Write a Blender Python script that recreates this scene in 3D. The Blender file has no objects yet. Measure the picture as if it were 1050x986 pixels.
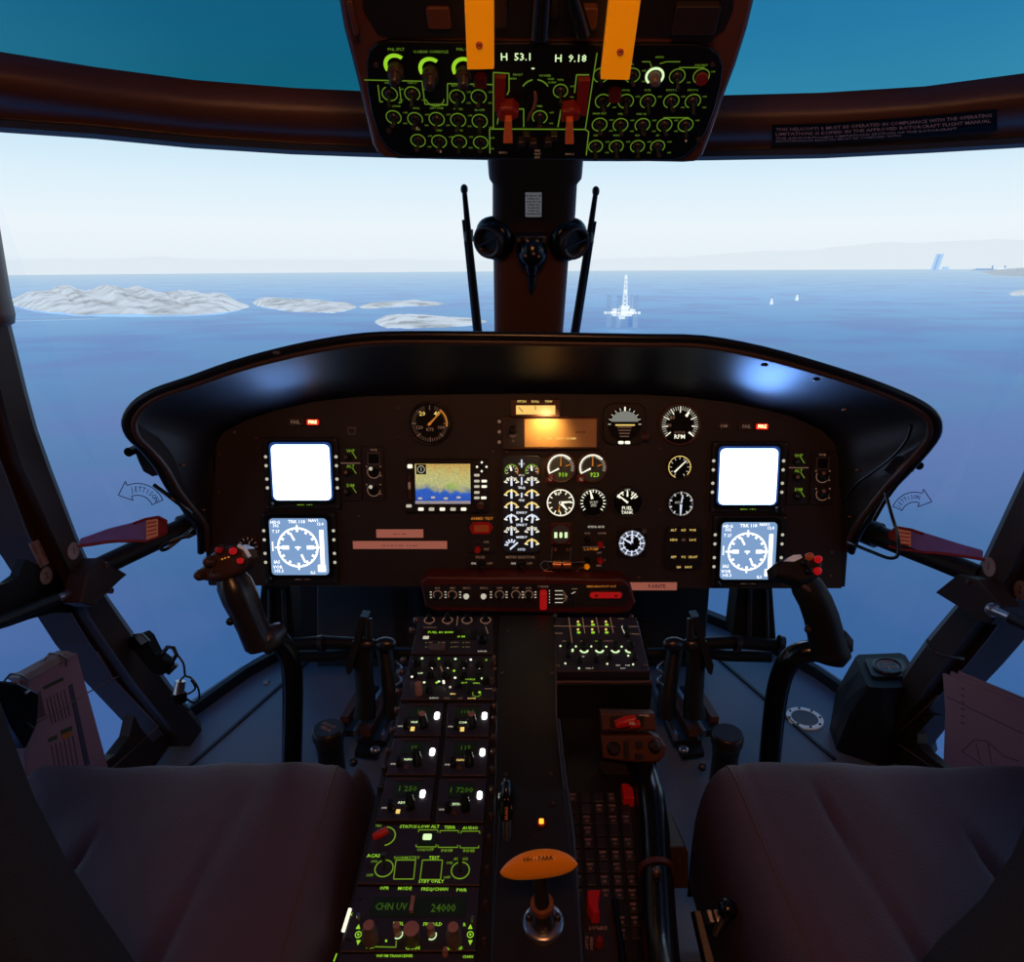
import bpy, math, random
from math import sin, cos, pi, radians as R, atan2, hypot, tan
from mathutils import Vector as V, Matrix
random.seed(7)
C = bpy.context.scene.collection
# ------------------------------------------------------------------ camera model (world: x right, y forward, z up; floor z=0)
FPX, CX, CY = 720.0, 545.0, 493.0
TP = math.atan(219/720.0); SP, CP = sin(TP), cos(TP)
CAM = V((0, 0, 1.0))
def ray(px, py):
    a = (px-CX)/FPX; b = (CY-py)/FPX
    return V((a, CP+b*SP, -SP+b*CP))
def P(px, py, d): return CAM+ray(px, py)*d
def onz(px, py, z):
    r = ray(px, py); return CAM+r*((z-1)/r.z)
def ony(px, py, y):
    r = ray(px, py); return CAM+r*(y/r.y)
def onx(px, py, x):
    r = ray(px, py); return CAM+r*(x/r.x)
cam_d = bpy.data.cameras.new('camera'); cam = bpy.data.objects.new('camera', cam_d); C.objects.link(cam)
cam.location = CAM; cam.rotation_euler = (pi/2-TP, 0, 0)
cam_d.sensor_fit = 'HORIZONTAL'; cam_d.sensor_width = 36; cam_d.lens = FPX*36/1050; cam_d.shift_x = -(CX-525)/1050
cam_d.clip_start = 0.02; cam_d.clip_end = 100000
bpy.context.scene.camera = cam
bpy.context.scene.view_settings.view_transform = 'Standard'
# ------------------------------------------------------------------ materials
def lin(c): return tuple((x/255/12.92) if x/255 <= .04045 else ((x/255+.055)/1.055)**2.4 for x in c[:3])+(1,)
MATS = {}
def mat(name, rgb, rough=.5, metal=0, emit=0, ecol=None, var=.25, scale=30, bump=0, bscale=200, spec=None):
    m = bpy.data.materials.new(name); m.use_nodes = True; nt = m.node_tree; n = nt.nodes; b = n['Principled BSDF']
    b.inputs['Roughness'].default_value = rough; b.inputs['Metallic'].default_value = metal
    if spec is not None: b.inputs['Specular IOR Level'].default_value = spec
    tc = n.new('ShaderNodeTexCoord')
    nz = n.new('ShaderNodeTexNoise'); nz.inputs['Scale'].default_value = scale; nz.inputs['Detail'].default_value = 3
    nt.links.new(tc.outputs['Object'], nz.inputs['Vector'])
    mr = n.new('ShaderNodeMapRange'); mr.inputs['To Min'].default_value = 1-var; mr.inputs['To Max'].default_value = 1+var
    nt.links.new(nz.outputs['Fac'], mr.inputs['Value'])
    hs = n.new('ShaderNodeHueSaturation'); hs.inputs['Color'].default_value = lin(rgb)
    nt.links.new(mr.outputs['Result'], hs.inputs['Value']); nt.links.new(hs.outputs['Color'], b.inputs['Base Color'])
    if emit:
        b.inputs['Emission Color'].default_value = lin(ecol or rgb); b.inputs['Emission Strength'].default_value = emit
    if bump:
        nb = n.new('ShaderNodeTexNoise'); nb.inputs['Scale'].default_value = bscale; nb.inputs['Detail'].default_value = 2
        nt.links.new(tc.outputs['Object'], nb.inputs['Vector'])
        bp = n.new('ShaderNodeBump'); bp.inputs['Strength'].default_value = bump; bp.inputs['Distance'].default_value = .002
        nt.links.new(nb.outputs['Fac'], bp.inputs['Height']); nt.links.new(bp.outputs['Normal'], b.inputs['Normal'])
    MATS[name] = m; return m
def lit(name, rgb, e=1.0): return mat(name, (8, 8, 8), .5, 0, e, rgb, var=0)
mat('black_paint', (24, 21, 21), .42, bump=.15)
mat('black_gloss', (14, 14, 16), .22, var=.1)
mat('panel_paint', (44, 32, 28), .6, bump=.2)
mat('panel_dark', (24, 19, 20), .5, bump=.1)
mat('hood_outer', (28, 24, 24), .7, bump=.4)
mat('hood_inner', (34, 32, 36), .42, var=.2)
mat('rim_rubber', (20, 18, 20), .3)
mat('rim_brown', (62, 38, 26), .5)
mat('beam_brown', (84, 48, 27), .45, var=.3, scale=6, bump=.15)
mat('post_brown', (50, 33, 26), .55, var=.3, scale=5, bump=.1, spec=.3)
mat('post_dark', (22, 19, 20), .55, spec=.3)
mat('floor_paint', (106, 116, 132), .34, var=.2, scale=4, bump=.12)
mat('sill_dark', (20, 20, 24), .4)
mat('leather', (82, 60, 72), .6, var=.12, scale=14, bump=.5, bscale=420)
mat('leather_side', (92, 62, 54), .5, var=.3, scale=10, bump=.3)
mat('back_fabric', (22, 24, 34), .75, var=.15, bump=.4, bscale=500)
mat('wall_dark', (24, 26, 32), .6)
mat('wall_grey', (44, 48, 58), .6)
mat('bezel', (40, 30, 28), .4)
mat('bezel_warm', (86, 44, 30), .45)
mat('face_black', (10, 10, 12), .3, var=.05)
mat('face_grey', (66, 62, 58), .5, .0, .05, (90, 84, 70))
mat('module', (40, 31, 34), .5, bump=.1)
mat('module_blue', (44, 40, 56), .5, bump=.1)
mat('module_edge', (84, 54, 44), .5)
mat('knob_black', (16, 14, 15), .35)
mat('knob_pink', (168, 120, 112), .5)
mat('knob_grey', (96, 84, 84), .45)
mat('screw', (120, 96, 88), .35, .8)
mat('metal', (170, 165, 170), .3, .9)
mat('metal_dark', (82, 78, 82), .35, .8)
mat('copper', (190, 120, 80), .3, .7)
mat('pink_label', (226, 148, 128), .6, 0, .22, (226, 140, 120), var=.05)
mat('label_ink', (60, 30, 26), .7)
mat('plate_ink', (160, 112, 95), .6, 0, .1, (150, 100, 85)); mat('matt_black', (12, 10, 10), .8, spec=.1)
mat('yellow_lever', (245, 165, 12), .45, 0, .42, (240, 135, 0), var=.05)  # added emission stands in for lamp light on the levers
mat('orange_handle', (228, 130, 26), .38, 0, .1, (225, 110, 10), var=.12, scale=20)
mat('red_plastic', (178, 18, 16), .4, 0, .05, (210, 15, 15))
mat('red_dark', (110, 22, 16), .45, 0, .03, (130, 20, 10))
mat('red_frame', (80, 18, 14), .5, 0, .01, (120, 20, 10))
mat('orange_dull', (170, 72, 32), .5, 0, .12, (190, 80, 30))
mat('amber_face', (205, 150, 90), .5, .0, var=.1)
mat('strap_red', (140, 30, 34), .7)
mat('strap_purple', (126, 100, 176), .7)
mat('strap_label', (215, 150, 120), .7, 0, .05, (215, 150, 120))
mat('sticker', (150, 130, 130), .6)
mat('paper_pink', (146, 106, 122), .8, var=.06, scale=8)
mat('paper_ink', (60, 50, 80), .8)
mat('paper_green', (48, 60, 30), .8)
mat('paper_orange', (170, 90, 30), .8)
mat('white_ring', (235, 240, 250), .4, 0, .06); mat('placard_card', (235, 228, 222), .4, .0, .08)
mat('island_rock', (150, 146, 138), .9)
mat('rig_white', (240, 240, 230), .7, 0, .62, (240, 240, 230), var=.1, scale=.1)  # rig colours carry added emission so the rig looks brighter
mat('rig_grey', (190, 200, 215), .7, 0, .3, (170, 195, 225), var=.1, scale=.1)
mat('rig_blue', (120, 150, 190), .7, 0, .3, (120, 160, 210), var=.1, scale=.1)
mat('tower_blue', (165, 190, 215), .8, 0, .62, (185, 208, 228), var=.1, scale=.1)  # added emission makes the far tower paler
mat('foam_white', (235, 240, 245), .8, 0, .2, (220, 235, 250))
lit('lit_white', (255, 250, 225), 1.1)
lit('lit_soft', (235, 228, 205), .62)
lit('lit_cool', (225, 235, 255), .95)
lit('lit_lime', (160, 225, 50), .85)
lit('lit_green', (130, 175, 40), .6)
lit('lit_greendim', (80, 120, 24), .3)
lit('lit_yellow', (255, 220, 120), .9)
lit('lit_orange', (230, 140, 50), .6)
lit('lit_dim', (170, 125, 100), .4)
lit('lit_red', (255, 40, 25), 1.3)
lit('lit_redsoft', (220, 22, 26), .42)
lit('lit_hot', (255, 235, 160), 3.0)
lit('lit_bulb', (255, 255, 245), 4.0)
lit('lit_amber', (255, 150, 40), 2.5)
lit('screen_white', (180, 208, 255), 4.5)
lit('screen_blue', (130, 165, 210), .92)
lit('screen_mark', (250, 252, 255), 1.6)
lit('screen_edge', (40, 80, 160), .6)
lit('lcd_dark', (16, 30, 12), .22)
lit('lcd_seg', (90, 140, 30), .3)
mat('horizon_sky', (150, 165, 160), .5, 0, .5, (140, 155, 150)); mat('engine_glass', (40, 40, 46), .4, 0, .10, (44, 42, 48)); lit('lit_pale', (225, 255, 190), 1.0)
lit('lit_greenov', (110, 150, 40), .62); lit('lit_arc', (150, 210, 40), 1.0); mat('grip_gloss', (40, 36, 40), .28, bump=.1); mat('grip_brown', (70, 44, 34), .42, bump=.2)
lit('amber_glow', (255, 205, 110), 1.0)
# ------------------------------------------------------------------ objects and properties
LOC = {}
def settag(o, label=None, cat=None, group=None, kind=None):
    if label: o['label'] = label
    if cat: o['category'] = cat
    if group: o['group'] = group
    if kind: o['kind'] = kind
    return o
def thing(name, label, cat, group=None):
    o = bpy.data.objects.new(name, None); C.objects.link(o); o.empty_display_size = .02
    LOC[o.name] = None
    return settag(o, label, cat, group)
class Frame:
    def __init__(s, O, U, Vv):
        s.O = V(O); s.U = V(U).normalized(); s.V = V(Vv).normalized(); s.N = s.U.cross(s.V).normalized()
    def T(s, u, v, h=0): return s.O+s.U*u+s.V*v+s.N*h
    def hit(s, px, py, h=0):
        r = ray(px, py); O = s.O+s.N*h
        return ((O-CAM).dot(s.N)/r.dot(s.N))
    def uv(s, px, py, h=0):
        t = s.hit(px, py, h); p = CAM+ray(px, py)*t-s.O
        return (p.dot(s.U), p.dot(s.V))
    def sc(s, px, py): return s.hit(px, py)/FPX
def rr(cx, cy, w, h, r=0, n=4):
    r = min(r, w/2-1e-5, h/2-1e-5)
    if r <= 0: return [(cx-w/2, cy-h/2), (cx+w/2, cy-h/2), (cx+w/2, cy+h/2), (cx-w/2, cy+h/2)]
    o = []
    for (sx, sy, a0) in ((1, -1, -90), (1, 1, 0), (-1, 1, 90), (-1, -1, 180)):
        for i in range(n+1):
            a = R(a0+90*i/n); o.append((cx+sx*(w/2-r)+r*cos(a), cy+sy*(h/2-r)+r*sin(a)))
    return o
_TX = {}
def textmesh(s):
    if s in _TX: return _TX[s]
    cu = bpy.data.curves.new('t', 'FONT'); cu.body = s; cu.size = 1; cu.resolution_u = 1; cu.align_x = 'CENTER'; cu.align_y = 'CENTER'; cu.offset = .012
    ob = bpy.data.objects.new('t', cu); C.objects.link(ob)
    me = bpy.data.meshes.new_from_object(ob.evaluated_get(bpy.context.evaluated_depsgraph_get()))
    vs = [(v.co.x, v.co.y) for v in me.vertices]; fs = [tuple(p.vertices) for p in me.polygons]
    bpy.data.objects.remove(ob); bpy.data.curves.remove(cu); bpy.data.meshes.remove(me)
    _TX[s] = (vs, fs); return _TX[s]
class MB:
    def __init__(s): s.v = []; s.f = []; s.m = []; s.s = []; s.mats = []
    def mi(s, m):
        if m not in s.mats: s.mats.append(m)
        return s.mats.index(m)
    def add(s, vs, fs, m, smooth=False):
        o = len(s.v); s.v += [V(p) for p in vs]; i = s.mi(m)
        for f in fs: s.f.append(tuple(o+k for k in f)); s.m.append(i); s.s.append(smooth)
        return s
    # extruded outline in a frame
    def prism(s, F, out, h0, h1, m, bev=0, hole=None):
        n = len(out); vs = []; fs = []
        cu = sum(p[0] for p in out)/n; cv = sum(p[1] for p in out)/n
        lay = [(0, h0), (0, h1)] if not bev else [(0, h0), (0, h1-bev*(1 if h1 > h0 else -1)), (bev*.4, h1-bev*.35*(1 if h1 > h0 else -1)), (bev, h1)]
        for ins, h in lay:
            for i, p in enumerate(out):
                if ins:
                    a = out[i-1]; b = out[(i+1) % n]; dx, dy = b[0]-a[0], b[1]-a[1]; L = hypot(dx, dy) or 1
                    nx, ny = -dy/L, dx/L
                    if (cu-p[0])*nx+(cv-p[1])*ny < 0: nx, ny = -nx, -ny
                    vs.append(F.T(p[0]+nx*ins, p[1]+ny*ins, h))
                else: vs.append(F.T(p[0], p[1], h))
        L = len(lay)
        for k in range(L-1):
            for i in range(n):
                j = (i+1) % n; fs.append((k*n+i, k*n+j, (k+1)*n+j, (k+1)*n+i))
        fs.append(tuple(range(n-1, -1, -1))); fs.append(tuple((L-1)*n+i for i in range(n)))
        return s.add(vs, fs, m)
    def rect(s, F, cu, cv, w, h, h0, h1, m, r=0, bev=0, ang=0):
        o = rr(0, 0, w, h, r); ca, sa = cos(R(ang)), sin(R(ang))
        return s.prism(F, [(cu+x*ca-y*sa, cv+x*sa+y*ca) for x, y in o], h0, h1, m, bev)
    def disc(s, F, cu, cv, r, h0, h1, m, n=28, r1=None):
        r1 = r if r1 is None else r1; vs = []
        for rad, h in ((r, h0), (r1, h1)):
            for i in range(n): a = 2*pi*i/n; vs.append(F.T(cu+rad*cos(a), cv+rad*sin(a), h))
        fs = [(i, (i+1) % n, n+(i+1) % n, n+i) for i in range(n)]
        s.add(vs, fs, m, True); s.add(vs[n:], [tuple(range(n))], m); s.add(vs[:n], [tuple(range(n-1, -1, -1))], m); return s
    def lathe(s, F, cu, cv, prof, m, n=28):
        vs = []; fs = []
        for r, h in prof:
            for i in range(n): a = 2*pi*i/n; vs.append(F.T(cu+r*cos(a), cv+r*sin(a), h))
        for k in range(len(prof)-1):
            for i in range(n): j = (i+1) % n; fs.append((k*n+i, k*n+j, (k+1)*n+j, (k+1)*n+i))
        s.add(vs, fs, m, True)
        if prof[-1][0] > 1e-4: s.add(vs[-n:], [tuple(range(n))], m)
        if prof[0][0] > 1e-4: s.add(vs[:n], [tuple(range(n-1, -1, -1))], m)
        return s
    def arc(s, F, cu, cv, r0, r1, a0, a1, h, m, th=.0004):       # clockwise from top, degrees
        n = max(2, int(abs(a1-a0)/12)+1); full = abs(a1-a0) >= 359.9; vs = []; fs = []
        for i in range(n+1):
            a = R(a0+(a1-a0)*i/n)
            for rad in (r0, r1):
                vs.append(F.T(cu+rad*sin(a), cv+rad*cos(a), h)); vs.append(F.T(cu+rad*sin(a), cv+rad*cos(a), h+th))
        for i in range(n):
            b = i*4; c = b+4; fs += [(b+1, b+3, c+3, c+1), (b, b+1, c+1, c), (b+2, c+2, c+3, b+3), (b, c, c+2, b+2)]
        if not full: fs += [(0, 2, 3, 1), (n*4, n*4+1, n*4+3, n*4+2)]
        return s.add(vs, fs, m)
    def stroke(s, F, a, b, w, h, m, th=.0004):
        dx, dy = b[0]-a[0], b[1]-a[1]; L = hypot(dx, dy) or 1e-6; nx, ny = -dy/L*w/2, dx/L*w/2
        return s.prism(F, [(a[0]+nx, a[1]+ny), (b[0]+nx, b[1]+ny), (b[0]-nx, b[1]-ny), (a[0]-nx, a[1]-ny)], h, h+th, m)
    def ticks(s, F, cu, cv, r0, r1, a0, a1, n, w, h, m):
        for i in range(n):
            a = R(a0+(a1-a0)*i/max(1, n-1)); s.stroke(F, (cu+r0*sin(a), cv+r0*cos(a)), (cu+r1*sin(a), cv+r1*cos(a)), w, h, m)
        return s
    def text(s, F, t, cu, cv, size, h, m, ang=0, sx=1.0, flip=False):
        vs, fs = textmesh(t); ca, sa = cos(R(ang)), sin(R(ang)); o = []
        for x, y in vs:
            x *= size*sx; y *= size
            o.append(F.T(cu+x*ca-y*sa, cv+x*sa+y*ca, h))
        return s.add(o, fs, m)
    def tube(s, pts, rad, m, n=12, flat=1.0, up=None, caps=True):
        pts = [V(p) for p in pts]; k = len(pts); rad = rad if isinstance(rad, (list, tuple)) else [rad]*k
        vs = []; fs = []; prev = None
        for i, p in enumerate(pts):
            t = (pts[min(i+1, k-1)]-pts[max(i-1, 0)]).normalized()
            ref = V(up) if up else (prev if prev is not None else (V((0, 0, 1)) if abs(t.z) < .9 else V((1, 0, 0))))
            a = ref-t*ref.dot(t)
            if a.length < 1e-6: a = V((1, 0, 0))-t*t.x
            a.normalize(); b = t.cross(a); prev = a
            for j in range(n):
                q = 2*pi*j/n; vs.append(p+a*(cos(q)*rad[i]*flat)+b*(sin(q)*rad[i]))
        for i in range(k-1):
            for j in range(n): l = (j+1) % n; fs.append((i*n+j, i*n+l, (i+1)*n+l, (i+1)*n+j))
        s.add(vs, fs, m, True)
        if caps: s.add(vs[:n], [tuple(range(n-1, -1, -1))], m); s.add(vs[-n:], [tuple(range(n))], m)
        return s
    def loft(s, secs, m, closed=True, caps=True, smooth=True):
        n = len(secs[0]); vs = [p for q in secs for p in q]; fs = []
        for i in range(len(secs)-1):
            for j in range(n if closed else n-1):
                l = (j+1) % n; fs.append((i*n+j, i*n+l, (i+1)*n+l, (i+1)*n+j))
        s.add(vs, fs, m, smooth)
        if caps and closed: s.add(secs[0], [tuple(range(n-1, -1, -1))], m); s.add(secs[-1], [tuple(range(n))], m)
        return s
    def sphere(s, c, r, m, n=14, sc=(1, 1, 1)):
        c = V(c); vs = []; fs = []; k = n//2
        for i in range(k+1):
            a = pi*i/k
            for j in range(n): b = 2*pi*j/n; vs.append(c+V((r*sin(a)*cos(b)*sc[0], r*sin(a)*sin(b)*sc[1], r*cos(a)*sc[2])))
        for i in range(k):
            for j in range(n): l = (j+1) % n; fs.append((i*n+j, (i+1)*n+j, (i+1)*n+l, i*n+l))
        return s.add(vs, fs, m, True)
    def build(s, name, parent=None, label=None, cat=None, group=None, kind=None):
        me = bpy.data.meshes.new(name)
        lo = V((min(p[i] for p in s.v) for i in range(3))); hi = V((max(p[i] for p in s.v) for i in range(3))); c = (lo+hi)/2
        if not parent: c.z = lo.z
        me.from_pydata([tuple(p-c) for p in s.v], [], s.f); me.update()
        for m in s.mats: me.materials.append(MATS[m])
        me.polygons.foreach_set('material_index', s.m); me.polygons.foreach_set('use_smooth', s.s)
        o = bpy.data.objects.new(name, me); C.objects.link(o)
        if parent:
            if LOC.get(parent.name) is None:
                base = V((c.x, c.y, lo.z)); LOC[parent.name] = base; parent.location = base
            o.parent = parent; o.location = c-LOC[parent.name]
        else: o.location = c
        LOC[o.name] = c
        return settag(o, label, cat, group, kind)
def solo(mb, name, label, cat, group=None, kind=None): return mb.build(name, None, label, cat, group, kind)
# pixel helpers inside a frame (only to read positions off the survey of the place)
def prect(F, x0, y0, x1, y1, h=0):
    a = F.uv(x0, (y0+y1)/2, h); b = F.uv(x1, (y0+y1)/2, h); c = F.uv((x0+x1)/2, y0, h); d = F.uv((x0+x1)/2, y1, h)
    return ((a[0]+b[0])/2, (c[1]+d[1])/2, b[0]-a[0], c[1]-d[1])
def catmull(pts, k=6):
    pts = [V(p) for p in pts]; o = []
    for i in range(len(pts)-1):
        p0 = pts[max(i-1, 0)]; p1 = pts[i]; p2 = pts[i+1]; p3 = pts[min(i+2, len(pts)-1)]
        for j in range(k):
            t = j/k; o.append(.5*((2*p1)+(p2-p0)*t+(2*p0-5*p1+4*p2-p3)*t*t+(3*p1-p0-3*p2+p3)*t**3))
    o.append(pts[-1]); return o
def interp(tab, x):
    if x <= tab[0][0]: return tab[0][1]
    for (a, b), (c, d) in zip(tab, tab[1:]):
        if x <= c: return b+(d-b)*(x-a)/(c-a)
    return tab[-1][1]
# ================================================================== SKY
w = bpy.data.worlds.new('sky'); bpy.context.scene.world = w; w.use_nodes = True
nt = w.node_tree; n = nt.nodes; bg = n['Background']
tc = n.new('ShaderNodeTexCoord'); sx = n.new('ShaderNodeSeparateXYZ'); nt.links.new(tc.outputs['Generated'], sx.inputs[0])
ramp = n.new('ShaderNodeValToRGB'); nt.links.new(sx.outputs['Z'], ramp.inputs[0]); nt.links.new(ramp.outputs[0], bg.inputs[0])
cr = ramp.color_ramp
st = [(0, (215, 232, 244)), (.012, (236, 244, 250)), (.05, (240, 248, 253)), (.10, (226, 244, 253)), (.165, (198, 230, 249)), (.26, (140, 200, 236)), (.45, (80, 130, 185)), (1, (40, 70, 120))]
while len(cr.elements) < len(st): cr.elements.new(.5)
for e, (p, c) in zip(cr.elements, st): e.position = p; e.color = lin(c)
bg.inputs[1].default_value = 1.0
# ================================================================== SEA, HILLS, ISLANDS (150 m below)
KT = .0057; ALT = 150.0
def sea(px, py, up=0):
    r = ray(px, py); d = (-ALT+up)/(r.z-KT*r.x); return CAM+r*d
def seaz(x): return 1-ALT+KT*x
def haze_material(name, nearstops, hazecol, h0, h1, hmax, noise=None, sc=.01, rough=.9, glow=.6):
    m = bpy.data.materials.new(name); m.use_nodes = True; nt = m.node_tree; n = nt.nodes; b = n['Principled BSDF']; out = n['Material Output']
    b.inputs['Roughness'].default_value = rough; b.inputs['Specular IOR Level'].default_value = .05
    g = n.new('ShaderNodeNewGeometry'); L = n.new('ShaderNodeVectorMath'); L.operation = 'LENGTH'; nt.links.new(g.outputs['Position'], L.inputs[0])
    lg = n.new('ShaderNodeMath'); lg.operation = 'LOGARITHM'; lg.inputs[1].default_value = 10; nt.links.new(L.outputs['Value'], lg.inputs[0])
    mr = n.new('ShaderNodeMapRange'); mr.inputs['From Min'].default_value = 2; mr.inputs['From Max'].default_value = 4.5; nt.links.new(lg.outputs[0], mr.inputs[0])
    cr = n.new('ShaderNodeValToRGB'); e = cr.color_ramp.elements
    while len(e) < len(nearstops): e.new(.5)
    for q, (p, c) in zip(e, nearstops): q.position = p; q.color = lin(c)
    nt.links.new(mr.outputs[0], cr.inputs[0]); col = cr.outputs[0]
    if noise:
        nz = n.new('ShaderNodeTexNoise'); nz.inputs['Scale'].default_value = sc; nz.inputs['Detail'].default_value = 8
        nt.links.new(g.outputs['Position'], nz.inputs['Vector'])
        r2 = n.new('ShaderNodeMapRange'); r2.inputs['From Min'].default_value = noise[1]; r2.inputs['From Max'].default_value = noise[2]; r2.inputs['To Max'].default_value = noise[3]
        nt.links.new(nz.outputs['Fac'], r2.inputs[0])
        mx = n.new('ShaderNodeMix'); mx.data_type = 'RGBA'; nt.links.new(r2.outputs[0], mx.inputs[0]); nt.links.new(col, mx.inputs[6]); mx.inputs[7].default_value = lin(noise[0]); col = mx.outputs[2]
    nt.links.new(col, b.inputs['Base Color']); nt.links.new(col, b.inputs['Emission Color']); b.inputs['Emission Strength'].default_value = glow  # surface emits its own colour, added to brighten sea, hills and islands
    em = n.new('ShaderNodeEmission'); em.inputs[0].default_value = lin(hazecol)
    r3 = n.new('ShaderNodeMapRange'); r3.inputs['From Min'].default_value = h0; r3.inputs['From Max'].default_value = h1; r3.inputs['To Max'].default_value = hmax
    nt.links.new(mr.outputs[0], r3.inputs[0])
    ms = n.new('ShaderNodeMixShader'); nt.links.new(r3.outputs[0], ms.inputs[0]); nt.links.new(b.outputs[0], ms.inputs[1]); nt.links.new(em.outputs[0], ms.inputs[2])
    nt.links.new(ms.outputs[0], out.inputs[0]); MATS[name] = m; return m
haze_material('sea_water', [(.1, (52, 94, 146)), (.22, (68, 108, 152)), (.30, (92, 126, 164)), (.38, (106, 142, 178)), (.52, (124, 166, 200)), (.66, (140, 186, 222)), (.9, (170, 206, 230))], (190, 214, 232), .5, .95, .92, ((124, 124, 178), .45, .62, .4), .0042, .5, .62)  # lilac noise paints cloud reflections into the water colour
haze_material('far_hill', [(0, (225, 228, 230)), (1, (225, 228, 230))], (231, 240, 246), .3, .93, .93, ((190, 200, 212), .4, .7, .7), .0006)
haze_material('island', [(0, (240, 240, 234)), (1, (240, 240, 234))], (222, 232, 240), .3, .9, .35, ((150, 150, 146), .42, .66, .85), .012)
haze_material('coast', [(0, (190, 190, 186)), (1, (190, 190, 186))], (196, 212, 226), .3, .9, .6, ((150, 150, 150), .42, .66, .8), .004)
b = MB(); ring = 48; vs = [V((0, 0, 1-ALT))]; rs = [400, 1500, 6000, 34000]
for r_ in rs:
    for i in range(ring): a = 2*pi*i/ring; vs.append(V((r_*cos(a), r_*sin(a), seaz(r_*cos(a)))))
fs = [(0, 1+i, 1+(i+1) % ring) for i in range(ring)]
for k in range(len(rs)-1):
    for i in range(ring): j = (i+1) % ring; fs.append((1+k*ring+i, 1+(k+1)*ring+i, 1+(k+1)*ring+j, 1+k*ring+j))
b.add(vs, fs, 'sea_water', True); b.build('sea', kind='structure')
def fbm(x, sd):
    s = 0; a = 1; f = 1
    for k in range(5): s += a*sin(x*f*1.7+sd*3.1+k*2.3)*cos(x*f*.93+sd+k); a *= .55; f *= 2.1
    return s
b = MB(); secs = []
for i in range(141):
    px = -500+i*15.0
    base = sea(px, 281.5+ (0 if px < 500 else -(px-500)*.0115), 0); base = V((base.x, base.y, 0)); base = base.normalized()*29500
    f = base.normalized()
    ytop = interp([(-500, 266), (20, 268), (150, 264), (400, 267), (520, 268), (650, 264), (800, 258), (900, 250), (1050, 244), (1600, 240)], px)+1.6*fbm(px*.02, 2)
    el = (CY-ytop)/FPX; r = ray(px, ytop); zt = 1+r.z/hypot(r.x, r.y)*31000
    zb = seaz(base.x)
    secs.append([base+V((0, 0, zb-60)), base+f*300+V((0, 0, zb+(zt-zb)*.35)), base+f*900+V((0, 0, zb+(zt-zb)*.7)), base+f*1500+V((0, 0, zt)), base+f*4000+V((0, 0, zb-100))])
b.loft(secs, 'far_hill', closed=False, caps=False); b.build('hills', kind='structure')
def island(name, label, x0, x1, yn, yf, hump, mat_='island', seed=1, nx=70, ny=12, cat='island', group=None):
    b = MB(); g = []
    for i in range(nx+1):
        row = []
        t = i/nx; px = x0+(x1-x0)*t
        ed = min(1, min(t, 1-t)*9)**.6
        for j in range(ny+1):
            s = j/ny; mid = (interp(yn, px)+interp(yf, px))/2; py = interp(yn, px)*(1-s)+interp(yf, px)*s; py = mid+(py-mid)*max(.12, ed)
            py += .25*fbm(px*.3, seed+j)*(1 if j == 0 else 0)
            p = sea(px, py); dist = hypot(p.x, p.y)
            hp = interp(hump, px)*ed*sin(pi*min(1, s*.95+.03))**.8*(1+.16*fbm(px*.06+s*3.1, seed)+.10*fbm(px*.21+s*9.1, seed+1))
            p.z += max(0, hp)*dist/FPX - (1.0 if j in (0, ny) or i in (0, nx) else 0); row.append(p)
        g.append(row)
    b.loft(g, mat_, closed=False, caps=False); return solo(b, name, label, cat, group)
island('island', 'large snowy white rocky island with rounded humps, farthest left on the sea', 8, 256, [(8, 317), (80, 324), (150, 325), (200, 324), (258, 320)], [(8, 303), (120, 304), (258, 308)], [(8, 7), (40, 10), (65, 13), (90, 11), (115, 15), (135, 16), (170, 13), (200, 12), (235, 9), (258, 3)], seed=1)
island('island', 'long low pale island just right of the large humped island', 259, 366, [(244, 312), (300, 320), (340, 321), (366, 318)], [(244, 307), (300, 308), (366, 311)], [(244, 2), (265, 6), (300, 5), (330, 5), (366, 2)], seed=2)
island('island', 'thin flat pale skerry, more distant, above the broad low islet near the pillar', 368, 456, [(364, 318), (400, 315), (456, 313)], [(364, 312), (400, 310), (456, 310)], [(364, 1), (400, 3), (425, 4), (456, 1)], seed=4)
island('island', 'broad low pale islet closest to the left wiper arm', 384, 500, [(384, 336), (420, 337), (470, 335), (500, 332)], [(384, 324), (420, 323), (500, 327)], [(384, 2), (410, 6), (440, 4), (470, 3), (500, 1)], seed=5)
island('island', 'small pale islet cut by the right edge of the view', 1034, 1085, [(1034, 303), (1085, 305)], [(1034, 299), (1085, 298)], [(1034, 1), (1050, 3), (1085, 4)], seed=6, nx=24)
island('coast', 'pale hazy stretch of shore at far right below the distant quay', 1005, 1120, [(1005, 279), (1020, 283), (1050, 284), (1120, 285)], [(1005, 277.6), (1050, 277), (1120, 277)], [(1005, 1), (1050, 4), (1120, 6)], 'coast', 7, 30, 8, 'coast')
b = MB(); b.tube([sea(14, 328.5, 2), sea(60, 327.5, 2), sea(104, 326, 2)], 9, 'foam_white', 6, .3); solo(b, 'breakwater', 'thin white breakwater line in the sea before the large left island', 'breakwater')
for lab, pts in (('upper of two faint white boat wakes at far right', [(952, 282.3), (990, 279.5), (1018, 277.5)]), ('lower of two faint white boat wakes at far right', [(932, 291), (975, 290.5), (1004, 289)])):
    b = MB(); b.tube([sea(*q, up=2) for q in pts], 16, 'tower_blue', 6, .3); solo(b, 'boat_wake', lab, 'wake', 'boat wakes at far right')
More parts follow.
